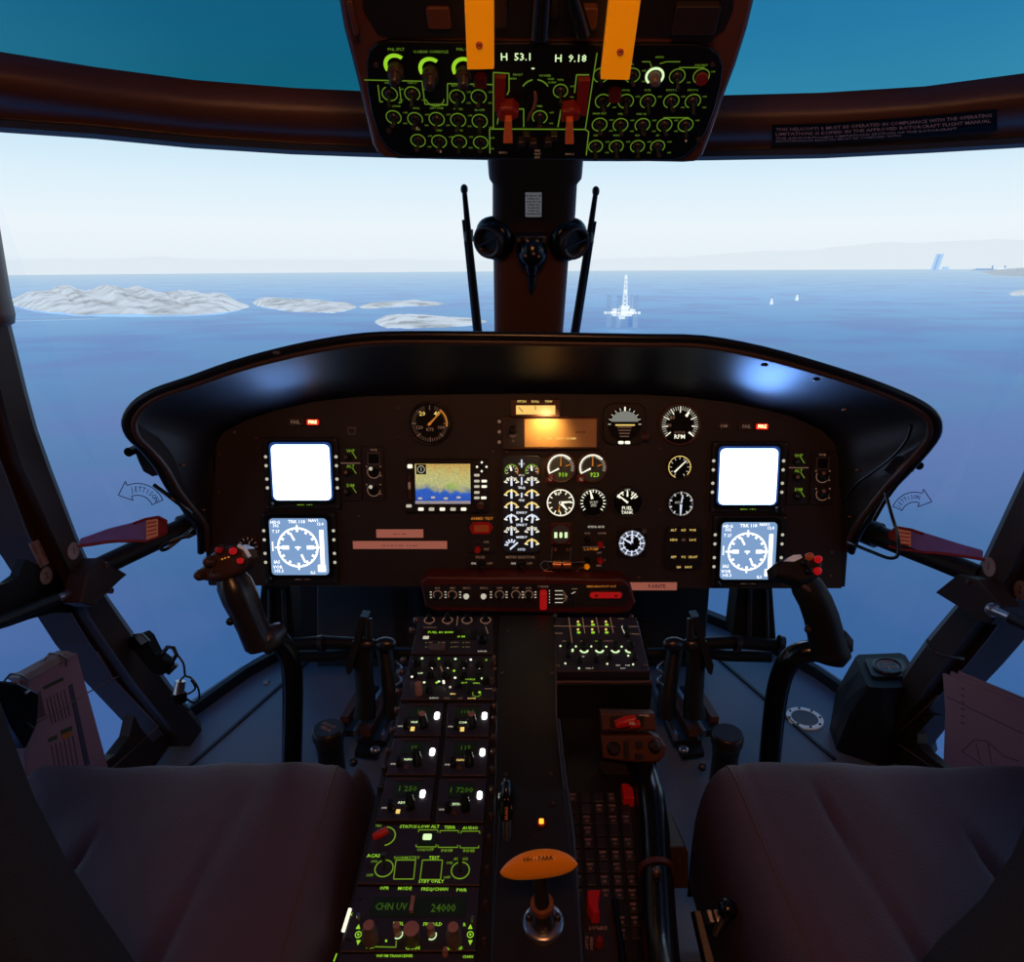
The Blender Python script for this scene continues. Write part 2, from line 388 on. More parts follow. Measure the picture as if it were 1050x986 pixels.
# ---- drilling rig on the sea right of the pillar (px 618..657, base y 330)
rt = thing('drilling_rig', 'white offshore drilling rig with tall lattice derrick and jack-up legs, right of the pillar', 'oil rig')
c0 = sea(638, 322, 40); m1 = (c0-CAM).dot(V((0, CP, -SP)))/FPX; fwd = V((c0.x, c0.y, 0)).normalized(); sd = V((fwd.y, -fwd.x, 0))
def rp(dx, dz, df=0): return c0+sd*(dx*m1)+V((0, 0, dz*m1))+fwd*(df*m1)
def rbox(b, x0, x1, z0, z1, f0, f1, m):
    q = [rp(x, z, f) for f in (f0, f1) for z in (z0, z1) for x in (x0, x1)]
    b.add(q, [(0, 1, 3, 2), (4, 6, 7, 5), (0, 4, 5, 1), (2, 3, 7, 6), (0, 2, 6, 4), (1, 5, 7, 3)], m)
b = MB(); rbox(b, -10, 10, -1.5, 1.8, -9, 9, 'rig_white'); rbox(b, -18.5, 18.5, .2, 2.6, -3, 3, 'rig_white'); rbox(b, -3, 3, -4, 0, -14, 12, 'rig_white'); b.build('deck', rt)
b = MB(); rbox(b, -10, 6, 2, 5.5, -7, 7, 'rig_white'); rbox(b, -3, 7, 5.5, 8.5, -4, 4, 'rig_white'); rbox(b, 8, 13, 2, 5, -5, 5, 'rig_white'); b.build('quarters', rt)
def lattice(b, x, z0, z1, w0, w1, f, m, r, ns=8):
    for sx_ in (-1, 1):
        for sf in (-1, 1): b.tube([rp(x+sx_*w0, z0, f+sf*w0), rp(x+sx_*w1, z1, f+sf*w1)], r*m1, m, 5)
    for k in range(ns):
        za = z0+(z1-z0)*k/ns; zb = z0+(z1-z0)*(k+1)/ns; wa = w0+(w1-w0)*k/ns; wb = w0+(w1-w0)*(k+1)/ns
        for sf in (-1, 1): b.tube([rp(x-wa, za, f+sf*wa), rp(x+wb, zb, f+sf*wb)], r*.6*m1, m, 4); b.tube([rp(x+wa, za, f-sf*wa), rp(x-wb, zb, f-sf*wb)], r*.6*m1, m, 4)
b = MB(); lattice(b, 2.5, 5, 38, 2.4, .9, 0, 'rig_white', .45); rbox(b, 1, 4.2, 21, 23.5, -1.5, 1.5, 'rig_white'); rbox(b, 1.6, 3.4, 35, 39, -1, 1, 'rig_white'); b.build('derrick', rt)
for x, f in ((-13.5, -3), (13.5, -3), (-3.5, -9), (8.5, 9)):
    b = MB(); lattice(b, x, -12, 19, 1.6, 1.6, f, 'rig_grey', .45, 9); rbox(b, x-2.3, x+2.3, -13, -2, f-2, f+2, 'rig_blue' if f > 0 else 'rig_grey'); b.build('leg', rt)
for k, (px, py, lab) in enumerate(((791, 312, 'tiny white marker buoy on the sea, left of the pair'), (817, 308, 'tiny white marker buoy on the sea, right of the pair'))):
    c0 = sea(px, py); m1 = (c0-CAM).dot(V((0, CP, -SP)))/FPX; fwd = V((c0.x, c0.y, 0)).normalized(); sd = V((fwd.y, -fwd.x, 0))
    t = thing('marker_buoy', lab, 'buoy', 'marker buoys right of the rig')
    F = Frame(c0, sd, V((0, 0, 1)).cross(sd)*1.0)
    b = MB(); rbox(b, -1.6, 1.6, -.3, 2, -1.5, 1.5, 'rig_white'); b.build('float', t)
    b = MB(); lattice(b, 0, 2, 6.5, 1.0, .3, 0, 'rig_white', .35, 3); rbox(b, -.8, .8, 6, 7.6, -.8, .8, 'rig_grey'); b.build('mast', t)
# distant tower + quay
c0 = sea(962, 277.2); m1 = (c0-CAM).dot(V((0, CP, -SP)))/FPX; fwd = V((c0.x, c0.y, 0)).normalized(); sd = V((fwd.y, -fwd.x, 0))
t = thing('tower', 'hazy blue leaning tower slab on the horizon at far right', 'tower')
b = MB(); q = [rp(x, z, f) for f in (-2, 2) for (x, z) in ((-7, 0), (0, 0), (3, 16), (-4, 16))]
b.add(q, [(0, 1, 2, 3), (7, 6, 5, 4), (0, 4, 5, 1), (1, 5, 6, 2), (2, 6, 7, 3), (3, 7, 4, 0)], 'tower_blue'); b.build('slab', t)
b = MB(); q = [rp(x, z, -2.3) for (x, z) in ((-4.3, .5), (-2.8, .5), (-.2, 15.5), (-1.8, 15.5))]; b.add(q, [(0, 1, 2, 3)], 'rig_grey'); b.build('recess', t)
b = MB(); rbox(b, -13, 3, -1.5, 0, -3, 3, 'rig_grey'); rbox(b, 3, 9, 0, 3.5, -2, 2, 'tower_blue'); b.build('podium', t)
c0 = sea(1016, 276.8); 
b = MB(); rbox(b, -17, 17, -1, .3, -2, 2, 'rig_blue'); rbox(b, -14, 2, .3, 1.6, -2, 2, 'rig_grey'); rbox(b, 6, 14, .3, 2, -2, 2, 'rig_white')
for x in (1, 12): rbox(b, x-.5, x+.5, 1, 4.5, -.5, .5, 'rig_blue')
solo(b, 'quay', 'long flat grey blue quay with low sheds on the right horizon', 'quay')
# ================================================================== glass
def glass(name, tint, gloss=.03, rough=.02, grad=None):
    m = bpy.data.materials.new(name); m.use_nodes = True; nt = m.node_tree; n = nt.nodes; out = n['Material Output']; n.remove(n['Principled BSDF'])
    t = n.new('ShaderNodeBsdfTransparent'); t.inputs[0].default_value = tint+(1,)
    if grad:
        tc = n.new('ShaderNodeTexCoord'); s = n.new('ShaderNodeSeparateXYZ'); nt.links.new(tc.outputs['Object'], s.inputs[0])
        a = n.new('ShaderNodeMapRange'); a.inputs['From Min'].default_value = -.35; a.inputs['From Max'].default_value = .35; nt.links.new(s.outputs['Y'], a.inputs[0])
        nz = n.new('ShaderNodeTexNoise'); nz.inputs['Scale'].default_value = 5; nt.links.new(tc.outputs['Object'], nz.inputs['Vector'])
        ad = n.new('ShaderNodeMath'); ad.operation = 'MULTIPLY_ADD'; nt.links.new(nz.outputs['Fac'], ad.inputs[0]); ad.inputs[1].default_value = .12; nt.links.new(a.outputs[0], ad.inputs[2])
        mx = n.new('ShaderNodeMix'); mx.data_type = 'RGBA'; nt.links.new(ad.outputs[0], mx.inputs[0]); mx.inputs[6].default_value = grad+(1,); mx.inputs[7].default_value = tint+(1,); nt.links.new(mx.outputs[2], t.inputs[0])
    g = n.new('ShaderNodeBsdfGlossy'); g.inputs['Roughness'].default_value = rough
    ms = n.new('ShaderNodeMixShader'); ms.inputs[0].default_value = gloss
    nt.links.new(t.outputs[0], ms.inputs[1]); nt.links.new(g.outputs[0], ms.inputs[2]); nt.links.new(ms.outputs[0], out.inputs[0]); MATS[name] = m
glass('clear_glass', (.97, .985, 1.0), .012)
glass('tinted_glass_port', (.012, .17, .22), .02, grad=(.10, .40, .53))
glass('tinted_glass_starboard', (.06, .33, .44), .02, grad=(.15, .52, .68))
# ================================================================== header beam between windshield and roof glass
HB = [(-420, 128, 70, 20), (-250, 121, 64, 27), (-120, 121, 66, 36), (0, 130, 80, 53), (100, 137, 97, 69), (200, 147, 110.5, 82), (300, 153.5, 117, 90), (366, 156, 120, 93), (450, 158.5, 123, 96), (545, 160.5, 124.5, 98.5), (640, 161, 125, 99), (727, 160, 124, 98), (842, 158, 121, 95), (948, 152.6, 113, 88.5), (1050, 146.6, 102, 75), (1160, 138, 90, 60), (1300, 131, 78, 44), (1480, 128, 70, 26)]
ZB, ZR, ZT = 1.20, 1.243, 1.285
secs = []; HEADB = []; HEADT = []
for x, yb, yr, yt in HB:
    Bp = onz(x, yb, ZB); Rp = onz(x, yr, ZR); Tp = onz(x, yt, ZT); o = V((Bp.x, Bp.y-.3, 0)).normalized()
    lip = Bp+V((0, 0, .010))-o*.004
    HEADB.append(Bp); HEADT.append(Tp)
    secs.append([Bp+o*.05, Bp, lip, Bp+V((0, 0, .014))-o*.001, (Bp+Rp)/2-o*.006, Rp-o*.004, (Rp+Tp)/2-o*.001, Tp, Tp+o*.05+V((0, 0, .004))])
b = MB(); b.loft(secs, 'beam_brown'); hb = b
b.build('trim_1', kind='structure')
b = MB(); b.loft([[q[1]+V((0, 0, -.001)), q[0]+V((0, 0, -.001)), q[0]+V((0, 0, .006)), q[2]+V((0, 0, .001)), q[2]+V((0, -.004, -.002)), q[1]+V((0, -.004, -.001))] for q in secs], 'wall_grey', smooth=False); b.build('trim_2', kind='structure')
# compliance placard stuck on the beam (right side)
t = thing('placard', 'long black text placard stuck on the brown header beam at right', 'placard')
def beam_pt(px, f, off):      # f 0 = bottom edge .. 1 = ridge
    yb = interp([(a[0], a[1]) for a in HB], px); yr = interp([(a[0], a[2]) for a in HB], px)
    Bp = onz(px, yb, ZB); Rp = onz(px, yr, ZR); o = V((Bp.x, Bp.y-.3, 0)).normalized()
    pts = [Bp-o*.003+V((0, 0, .012)), (Bp+Rp)/2-o*.006, Rp-o*.004]
    p = pts[0].lerp(pts[1], f*2) if f < .5 else pts[1].lerp(pts[2], f*2-1)
    return p-o*off-V((0, 0, off*.4))
b = MB(); top = []; bot = []
for i in range(9):
    px = 792+(1023-792)*i/8
    bot.append([beam_pt(px, .27, .004), beam_pt(px, .5, .004), beam_pt(px, .86, .004)])
b.loft(bot, 'matt_black', closed=False, caps=False, smooth=False); b.build('plate', t)
lines = ['THIS HELICOPTER MUST BE OPERATED IN COMPLIANCE WITH THE OPERATING', 'LIMITATIONS SPECIFIED IN THE APPROVED ROTORCRAFT FLIGHT MANUAL', 'THE AIRWORTHINESS LIMITATIONS SECTION OF THE ROTORCRAFT', 'MAINTENANCE MANUAL MUST BE COMPLIED WITH']
b = MB()
for k, s in enumerate(lines):
    vs, fs = textmesh(s); wd = max(p[0] for p in vs)-min(p[0] for p in vs); x0 = min(p[0] for p in vs)
    pw = [222, 221, 186, 128][k]; o = []
    for x, y in vs:
        px = 796+(x-x0)/wd*pw; f = .73-k*.128+y*.115; o.append(beam_pt(px, f, .0052))
    b.add(o, fs, 'plate_ink')
b.build('lettering', t)
# ================================================================== sill, floor, walls, roof
SILL = [(-.80, .55), (-.79, 1.40), (-.72, 1.58), (-.60, 1.78), (-.45, 1.94), (-.25, 2.06), (0, 2.10)]
SILL = [V((x, y, 0)) for x, y in SILL]+[V((-x, y, 0)) for x, y in SILL[-2::-1]]
b = MB(); fl = [V((p.x*1.06, p.y*1.02, 0)) for p in SILL]; fl = [V((-.85, -.6, 0))]+fl+[V((.85, -.6, 0))]
b.add([p+V((0, 0, -.02)) for p in fl]+fl, [tuple(range(len(fl)-1, -1, -1)), tuple(range(len(fl), 2*len(fl)))]+[(i, (i+1) % len(fl), len(fl)+(i+1) % len(fl), len(fl)+i) for i in range(len(fl))], 'floor_paint'); b.build('floor', kind='structure')
b = MB(); s2 = [p for p in SILL[1:-1]]
b.loft([[p+V((0, -.012, 0)), p+V((0, -.012, .028)), p+V((0, .02, .03)), p+V((0, .03, 0))] for p in s2], 'sill_dark', smooth=False); b.build('trim_3', kind='structure')
for k, (a, c) in enumerate((((183, 796), (318, 676)), ((733, 672), (856, 779)))):    # floor panel seams
    b = MB(); A = onz(*a, 0); Cc = onz(*c, 0); d = (Cc-A).normalized(); nn = V((-d.y, d.x, 0))
    b.loft([[q-nn*.0035, q+nn*.0035, q+nn*.0035+V((0, 0, .004)), q-nn*.0035+V((0, 0, .004))] for q in (A, Cc)], 'wall_grey' if k == 0 else 'sill_dark', smooth=False); b.build('trim_%d' % (4+k), kind='structure')
b = MB()
for px, py in ((273, 700), (164, 789), (793, 764), (698, 873), (702, 918)):
    if px > 690 and py > 860: continue
    p = onz(px, py, 0); F = Frame(p, (1, 0, 0), (0, 1, 0)); t = thing('floor_screw', {273: 'domed steel screw at the far end of the left floor panel', 164: 'domed steel screw on the floor beside the left seat front edge', 793: 'domed steel screw beside the right cyclic foot'}[px], 'screw', 'screws in the cockpit floor')
    b = MB(); b.lathe(F, 0, 0, [(.009, 0), (.0085, .003), (.005, .006)], 'metal', 14); b.build('head', t)
    b = MB(); b.rect(F, 0, 0, .008, .0015, .006, .0064, 'black_paint'); b.build('slot', t)
b = MB(); F = Frame((0, -.6, 0), (1, 0, 0), (0, 0, 1)); b.prism(F, [(-.95, -.02), (.95, -.02), (.95, 1.62), (-.95, 1.62)], -.03, 0, 'wall_dark'); b.build('wall_back', kind='structure')
b = MB(); b.add([V((x, y, z)) for z in (1.55, 1.58) for x, y in ((-.95, -.63), (.95, -.63), (.95, .62), (-.95, .62))], [(3, 2, 1, 0), (4, 5, 6, 7), (0, 1, 5, 4), (1, 2, 6, 5), (2, 3, 7, 6), (3, 0, 4, 7)], 'wall_dark'); b.build('ceiling', kind='structure')
for sx_, nm in ((-1, 'left'), (1, 'right')):
    b = MB(); x = .93*sx_
    b.add([V((x+dx, y, z)) for dx in (0, .02*sx_) for y, z in ((-.62, -.02), (.55, -.02), (.55, 1.57), (-.62, 1.57))], [(0, 1, 2, 3), (7, 6, 5, 4), (0, 4, 5, 1), (1, 5, 6, 2), (2, 6, 7, 3), (3, 7, 4, 0)], 'wall_dark'); b.build('wall_'+nm, kind='structure')
# roof glass either side of the overhead console
for k, (lo, hi, mt_) in enumerate(((0, 10, 'tinted_glass_port'), (9, len(HEADT), 'tinted_glass_starboard'))):
    b = MB(); sec = []
    for p in HEADT[lo:hi]:
        q = V((p.x*1.02, .58, 1.56)); o = V((p.x, p.y-.3, 0)).normalized()*.02
        a = p+o; sec.append([a, a.lerp(q, .33)+V((0, 0, .05)), a.lerp(q, .66)+V((0, 0, .05)), q])
    b.loft(sec, mt_, closed=False, caps=False); b.build('window_%d' % (1+k), kind='structure')
# windshield panes: header down to the nose sill
def wind(t, s):          # t 0..1 left to centre to right, s 0 top 1 bottom
    i = t*(len(HEADB)-1); k = min(int(i), len(HEADB)-2); a = HEADB[k].lerp(HEADB[k+1], i-k)
    sl = SILL[1:-1]; 
    j = t*(len(sl)-1); l = min(int(j), len(sl)-2); c = sl[l].lerp(sl[l+1], j-l)
    bulge = .10*sin(pi*s)
    o = V((c.x*.8, c.y-.6, 0)).normalized()
    return a.lerp(c, s)+o*(bulge+.02)
for k, (t0, t1) in enumerate(((0.09, .5), (.5, .91))):
    b = MB(); b.loft([[wind(t0+(t1-t0)*i/16, j/10) for j in range(11)] for i in range(17)], 'clear_glass', closed=False, caps=False); b.build('window_%d' % (3+k), kind='structure')
# centre pillar
def pill(px, py, off=0):
    q = ray(px, py); qq = q.z/q.y; s = (.2-(1.365-off)*qq)/(1+.6125*qq); y = 1.365-off+.6125*s
    return CAM+q*(y/q.y)
PL = [(148, 499, 600), (165, 500, 598), (179, 501, 597), (185, 505, 592), (220, 505, 590), (265, 506, 583), (345, 507, 577), (420, 508, 572), (520, 510, 568)]
b = MB(); secs = []
for y, xl, xr in PL:
    L = pill(xl, y); Rr = pill(xr, y); c = (L+Rr)/2; hw = (Rr-L).length/2; dn = V((0, .522, -.853)); fr = V((0, -.853, -.522)); sec = []
    for i in range(20):
        a = 2*pi*i/20; ca, sa = cos(a), sin(a)
        sec.append(c+V((1, 0, 0))*hw*math.copysign(abs(ca)**.55, ca)+fr*(.035*math.copysign(abs(sa)**.6, sa)))
    secs.append(sec)
# continue down to the nose
for s in (.8, 1.2):
    c = V((0, 1.365+.6125*s, 1.2-s)); sec = []
    for i in range(20):
        a = 2*pi*i/20; ca, sa = cos(a), sin(a); sec.append(c+V((1, 0, 0))*.075*math.copysign(abs(ca)**.55, ca)+V((0, -.853, -.522))*(.035*math.copysign(abs(sa)**.6, sa)))
    secs.append(sec)
b.loft(secs, 'beam_brown'); b.build('trim_6', kind='structure')
# ================================================================== side posts, door frames, side windows
XL = -.78; XR = .78
def strip(tabL, tabR, ys, x0, depth, m, name, kind='structure', inboard=1):
    b = MB(); secs = []
    for y in ys:
        l = interp(tabL, y); r = interp(tabR, y); e = (r-l)*.12; bk = V((-.06*inboard, 0, 0)); xh = x0+depth*.5*inboard; xt = x0+depth*inboard
        L = onx(l, y, xh); Rr = onx(r, y, xh)
        secs.append([L+bk, L, onx(l+e, y, xt), onx(r-e, y, xt), Rr, Rr+bk])
    b.loft(secs, m, smooth=False); return b.build(name, kind=kind)
LYs = [40, 150, 335, 400, 440, 480, 549, 573, 600, 632, 660, 700, 742, 765]
GL = [(40, -140), (150, -70), (335, -22), (400, -3), (440, 8), (480, 21), (549, 52), (600, 75), (632, 88), (660, 106), (700, 134), (742, 168), (765, 186)]
RL = [(40, -75), (150, -22), (335, 12), (430, 35), (500, 60), (561, 84), (600, 103), (640, 131), (700, 174), (740, 206), (765, 222)]
DL = [(40, -300), (150, -190), (335, -55), (500, 10), (544, 24), (573, 42), (600, 58), (628, 72), (673, 99), (700, 121), (735, 150), (742, 158), (765, 176)]
strip(GL, RL, LYs, XL, .035, 'post_brown', 'trim_7')
strip(DL, [(a, c-3) for a, c in GL], LYs, XL-.01, .012, 'post_brown', 'trim_8')
LXM = lambda t: [(a, 1093-c+(0)) for a, c in t]
RL2 = [(40, 1215), (150, 1170), (335, 1118), (482, 1050), (572, 1008), (617, 982), (655, 950), (680, 932), (720, 906), (758, 885), (790, 862)]
GR = [(40, 1285), (150, 1225), (335, 1160), (482, 1090), (572, 1046), (617, 1022), (655, 993), (680, 973), (720, 942), (758, 914), (790, 890)]
DR = [(40, 1400), (150, 1290), (335, 1205), (482, 1110), (572, 1070), (617, 1042), (646, 1022), (698, 980), (734, 946), (750, 936), (790, 912)]
RYs = [40, 150, 335, 400, 482, 530, 572, 617, 655, 680, 720, 758, 790]
strip(RL2, GR, RYs, XR, .035, 'post_brown', 'trim_9', inboard=-1)
strip([(a, c+3) for a, c in GR], DR, RYs, XR+.01, .012, 'post_brown', 'trim_10', inboard=-1)
# tapered upper cover of the left post
b = MB(); secs = []
for y, xl, xr in ((200, -60, -6), (233, -50, 0), (300, -40, 11), (322, -38, 16), (331, -36, 15.5), (334, -34, 10)):
    L = onx(xl, y, XL+.03); Rr = onx(xr, y, XL+.03); e = (Rr-L)*.2
    secs.append([L, L+V((.03, 0, 0)), Rr-e+V((.008, 0, 0)), Rr, Rr+V((-.03, 0, 0))])
b.loft(secs, 'beam_brown', smooth=True); b.build('trim_11', kind='structure')
def plate(px, x0, th, m, name, inboard=1, kind='structure', bev=0.0):
    b = MB(); F = Frame((x0, 0, 0), (0, -inboard, 0), (0, 0, 1))     # frame facing inboard
    F = Frame((x0, 0, 0), (0, 1, 0), (0, 0, 1)); s = -1 if inboard > 0 else 1     # N = +x... (0,1,0)x(0,0,1) = (1,0,0)
    out = [F.uv(*p) for p in px]
    b.prism(F, out, 0, th*inboard, m, bev); return b.build(name, kind=kind)
# left door rails: middle rail and lower rail, both as rails of the door frame
plate([(-120, 622), (-60, 612), (0, 597), (10, 590), (17, 573), (75, 600), (88, 628), (46, 628), (20, 635), (0, 642), (-60, 660), (-120, 676)], XL-.012, .014, 'post_dark', 'trim_12')
plate([(127, 733), (133, 745), (150, 765), (178, 745), (140, 798), (60, 840), (-40, 880), (-60, 860), (40, 820), (108, 773), (122, 755)], XL-.012, .02, 'post_brown', 'trim_13')
plate([(969, 733), (951, 752), (951, 762), (957, 770), (968, 779), (1060, 840), (1060, 870), (960, 820), (880, 790), (905, 757), (935, 725)], XR+.012, .02, 'post_brown', 'trim_14', inboard=-1)
# seam beading round the lower door frame
b = MB(); b.tube([onx(x, y, XL+.014) for x, y in ((100, 668), (117, 696), (163, 744), (112, 790))], .0022, 'module_edge', 6); b.build('trim_15', kind='structure')
b = MB(); b.tube([onx(x, y, XR-.02) for x, y in ((962, 713), (914, 758), (985, 806))], .0022, 'module_edge', 6); b.build('trim_16', kind='structure')
# door panes
for k, x0 in ((5, XL-.03), (6, XR+.03)):
    b = MB(); s = -1 if k == 5 else 1
    b.add([V((x0, y, z)) for y, z in ((.3, .02), (1.42, .02), (1.12, 1.2), (.3, 1.4))], [(0, 1, 2, 3)], 'clear_glass'); b.build('window_%d' % k, kind='structure')
# ================================================================== horizontal struts from posts to the instrument panel
def strut(name, label, A, B, r, cat='strut'):
    t = thing(name, label, cat); b = MB(); b.tube([A.lerp(B, k/6) for k in range(7)], [r*.96, r, r, r*1.02, r*1.04, r*1.06, r*1.1], 'post_dark', 18); b.build('bar', t)
    d = (B-A).normalized(); b = MB(); q = A.lerp(B, .8); b.tube([q, q+d*.025], r*1.35, 'black_paint', 18); q = A.lerp(B, .88); b.tube([q, q+d*.012], r*1.3, 'metal_dark', 18); b.build('collar', t); return t
SLA = onx(84, 590, XL+.03); SLB = P(210, 530, 1.36); strut('cross_strut', 'dark round strut running from the left window post to the instrument panel', SLA, SLB, .0175)
SRA = onx(1004, 590, XR-.03); SRB = P(878, 540, 1.36); strut('cross_strut', 'dark round strut running from the right window post to the instrument panel', SRA, SRB, .0185)
def strap(label, px, side, nlab):
    # flat webbing strap lying over the strut: list of (px,py_center,halfheight px)
    t = thing('pull_strap', label, 'strap'); b = MB(); sec = []
    A, B = (SLA, SLB) if side < 0 else (SRA, SRB)
    ax = (B-A)
    def at(x, y):
        # depth following the strut, a little nearer
        u = (x-(84 if side < 0 else 1004))/((210-84) if side < 0 else (878-1004)); u = max(-.1, min(1.1, u))
        dd = (A.lerp(B, u)-CAM).dot(V((0, CP, -SP))) if -.0 <= u else (A-CAM).dot(V((0, CP, -SP)))
        return P(x, y, dd-.024)
    for x, yc, hh in px:
        a = at(x, yc-hh); c = at(x, yc+hh); sec.append((a, c))
    def seg(i0, i1, m, nm):
        b = MB(); b.loft([[a, c, c+V((0, .003, -.001)), a+V((0, .003, .001))] for a, c in sec[i0:i1+1]], m, smooth=False); b.build(nm, t)
    n_ = len(sec)-1
    seg(0, n_-nlab-1, 'strap_purple', 'webbing'); seg(n_-nlab-1, n_-1, 'strap_label', 'printed_patch'); seg(n_-1, n_, 'strap_red', 'end_tab')
    b = MB(); b.tube([c+V((0, -.003, 0)) for a, c in sec], .0026, 'strap_red', 6); b.tube([a+V((0, -.003, 0)) for a, c in sec[-4:]], .0026, 'strap_red', 6); b.build('red_edging', t)
    # printed lines on the patch
    (a0, c0), (a1, c1) = sec[n_-nlab-1], sec[n_-1]; b = MB()
    for k in range(4):
        f = .22+k*.18; p = a0.lerp(c0, f).lerp(a1.lerp(c1, f), .12)+V((0, -.0015, 0)); q = a0.lerp(c0, f).lerp(a1.lerp(c1, f), .88)+V((0, -.0015, 0))
        b.tube([p, q], .0012, 'red_plastic', 4)
    b.build('print', t)
strap('red edged pull strap lying over the left strut with printed end patch', [(82, 556, 3), (95, 553, 4.5), (110, 549, 6), (122, 547, 7), (138, 545, 9), (150, 543, 11.5), (162, 540, 10.5), (171, 540, 6)], -1, 1)
strap('red edged pull strap lying over the right strut with printed end patch', [(1008, 569, 4), (990, 565, 5), (972, 561, 6.5), (958, 558, 8), (946, 556, 9.5), (934, 553, 10.5), (920, 551, 11), (911, 553, 6)], 1, 1)
# hinge brackets, latches, stickers, labels at the post joints
def bracket(label, px, x0, inb):
    t = thing('post_bracket', label, 'bracket'); F = Frame((x0, 0, 0), (0, 1, 0), (0, 0, 1)); b = MB(); b.prism(F, [F.uv(*p) for p in px], 0, .03*inb, 'post_brown', .003); b.build('plate', t)
    for k in (0, 2): b = MB(); p = F.uv(*(((px[k][0]*.75+px[(k+2) % len(px)][0]*.25), (px[k][1]*.75+px[(k+2) % len(px)][1]*.25)))); b.disc(F, p[0], p[1], .005, .0*inb, .033*inb, 'screw', 10); b.build('rivet', t)
bracket('brown angled bracket clamped where the left strut meets the post', [(86, 572), (113, 588), (101, 600), (88, 612), (78, 622), (64, 618), (70, 590)], XL+.036, 1)
bracket('brown angled bracket clamped where the right strut meets the post', [(1000, 588), (1022, 594), (1048, 622), (1034, 640), (1018, 636), (1000, 622), (976, 607)], XR-.036, -1)
def latch(label, a, c, x0):
    t = thing('door_latch', label, 'latch'); A = onx(*a, x0); B = onx(*c, x0); b = MB(); b.tube([A, A.lerp(B, .5), B], [.006, .007, .008], 'metal', 12); b.build('handle', t)
    b = MB(); b.sphere(B, .011, 'metal', 12); b.build('end_knob', t)
    d = (A-B).normalized(); b = MB(); b.tube([A, A+d*.28], .009, 'post_dark', 10); b.build('shaft', t)
latch('polished latch handle on the left door bar beside the post', (57, 614), (79, 605), XL+.04)
latch('polished latch handle on the right door bar beside the post', (1038, 634), (1018, 625), XR-.075)
for lab, px, py, rr_, x0, inb, txt in (('upper round grey sticker on the left post', 75, 564.5, 8, XL+.0355, 1, '1'), ('lower round grey sticker marked 2 near the left latch', 47, 590, 8, XL+.0035, 1, '2'), ('round grey sticker marked 1 on the right post', 1014.5, 581, 9, XR-.0355, -1, '1'), ('round grey sticker marked 2 at right edge above the latch', 1047, 605, 9, XR-.0355 if 0 else XR-.006, -1, '2')):
    F = Frame((x0, 0, 0), (0, inb*1.0, 0), (0, 0, 1)); F = Frame((x0, 0, 0), (0, 1, 0), (0, 0, 1)) if inb > 0 else Frame((x0, 0, 0), (0, -1, 0), (0, 0, 1))
    t = thing('round_sticker', lab, 'sticker'); u, v = F.uv(px, py); r_ = rr_*F.sc(px, py)*1.12
    b = MB(); b.disc(F, u, v, r_, 0, .0012, 'sticker', 24); b.build('disc', t); b = MB(); b.text(F, txt, u, v, r_*1.1, .0016, 'label_ink'); b.build('number', t)
F = Frame((XL+.0035, 0, 0), (0, 1, 0), (0, 0, 1)); t = thing('instruction_label', 'narrow tilted label with dark text on the left door frame', 'label'); b = MB()
cq = [F.uv(*p) for p in ((29, 557), (39, 553), (50, 577), (41, 582))]; b.prism(F, cq, 0, .0012, 'sticker'); b.build('backing', t)
b = MB(); a0 = ((cq[0][0]+cq[1][0])/2, (cq[0][1]+cq[1][1])/2); a1 = ((cq[2][0]+cq[3][0])/2, (cq[2][1]+cq[3][1])/2); L = hypot(a1[0]-a0[0], a1[1]-a0[1]); an = math.degrees(atan2(a1[1]-a0[1], a1[0]-a0[0]))
for k, s in enumerate(('IN EXIT', 'PRESS HERE')): 
    off = (.006 if k == 0 else -.006); b.text(F, s, (a0[0]+a1[0])/2-off*sin(R(an)), (a0[1]+a1[1])/2+off*cos(R(an)), L*.17, .0016, 'red_dark', an)
b.build('lettering', t)
# JETTISON arrow stickers on the windshield glass
def jett(label, cx, cy, d, side, arcdef):
    # arc of lettering inside an outlined curved arrow
    Fw = Frame(P(cx, cy, d), (1, 0, 0), (0, SP, CP)); m = d/FPX; t = thing('jettison_sticker', label, 'sticker')
    (ox, oy, r0, r1, a0, a1, head) = arcdef; b = MB(); O = Fw.uv(ox, oy); lw = .9*m
    b.arc(Fw, O[0], O[1], r0*m, r0*m+lw, a0, a1, 0, 'ink_blue'); b.arc(Fw, O[0], O[1], r1*m-lw, r1*m, a0, a1, 0, 'ink_blue')
    def pt(a, r): return (O[0]+r*m*sin(R(a)), O[1]+r*m*cos(R(a)))
    tail, tip = (a0, a1) if head > 0 else (a1, a0)
    b.stroke(Fw, pt(tail, r0), pt(tail, r1), lw, 0, 'ink_blue')
    rm = (r0+r1)/2; s = 1 if head > 0 else -1
    tp = (O[0]+rm*m*sin(R(tip))+s*12*m*cos(R(tip)), O[1]+rm*m*cos(R(tip))-s*12*m*sin(R(tip)))
    for a_, c_ in ((pt(tip, r0), pt(tip, r0-4)), (pt(tip, r1), pt(tip, r1+4)), (pt(tip, r0-4), tp), (pt(tip, r1+4), tp)): b.stroke(Fw, a_, c_, lw, 0, 'ink_blue')
    b.build('arrow_outline', t); b = MB(); S = 'JETTISON'
    for k, ch in enumerate(S):
        a = a0+(a1-a0)*(k+.75)/(len(S)+.5); p = pt(a, rm); b.text(Fw, ch, p[0], p[1], (r1-r0)*.58*m, .0002, 'ink_blue', -a, .75)
    b.build('lettering', t)
mat('ink_blue', (52, 50, 110), .7)
jett('outlined curved arrow sticker reading JETTISON on the left windshield', 145, 500, 1.42, -1, (141, 524, 16, 29, -22, 66, -1))
jett('outlined curved arrow sticker reading JETTISON on the right windshield', 937, 512, 1.42, 1, (938, 529, 14, 25, -66, 18, 1))
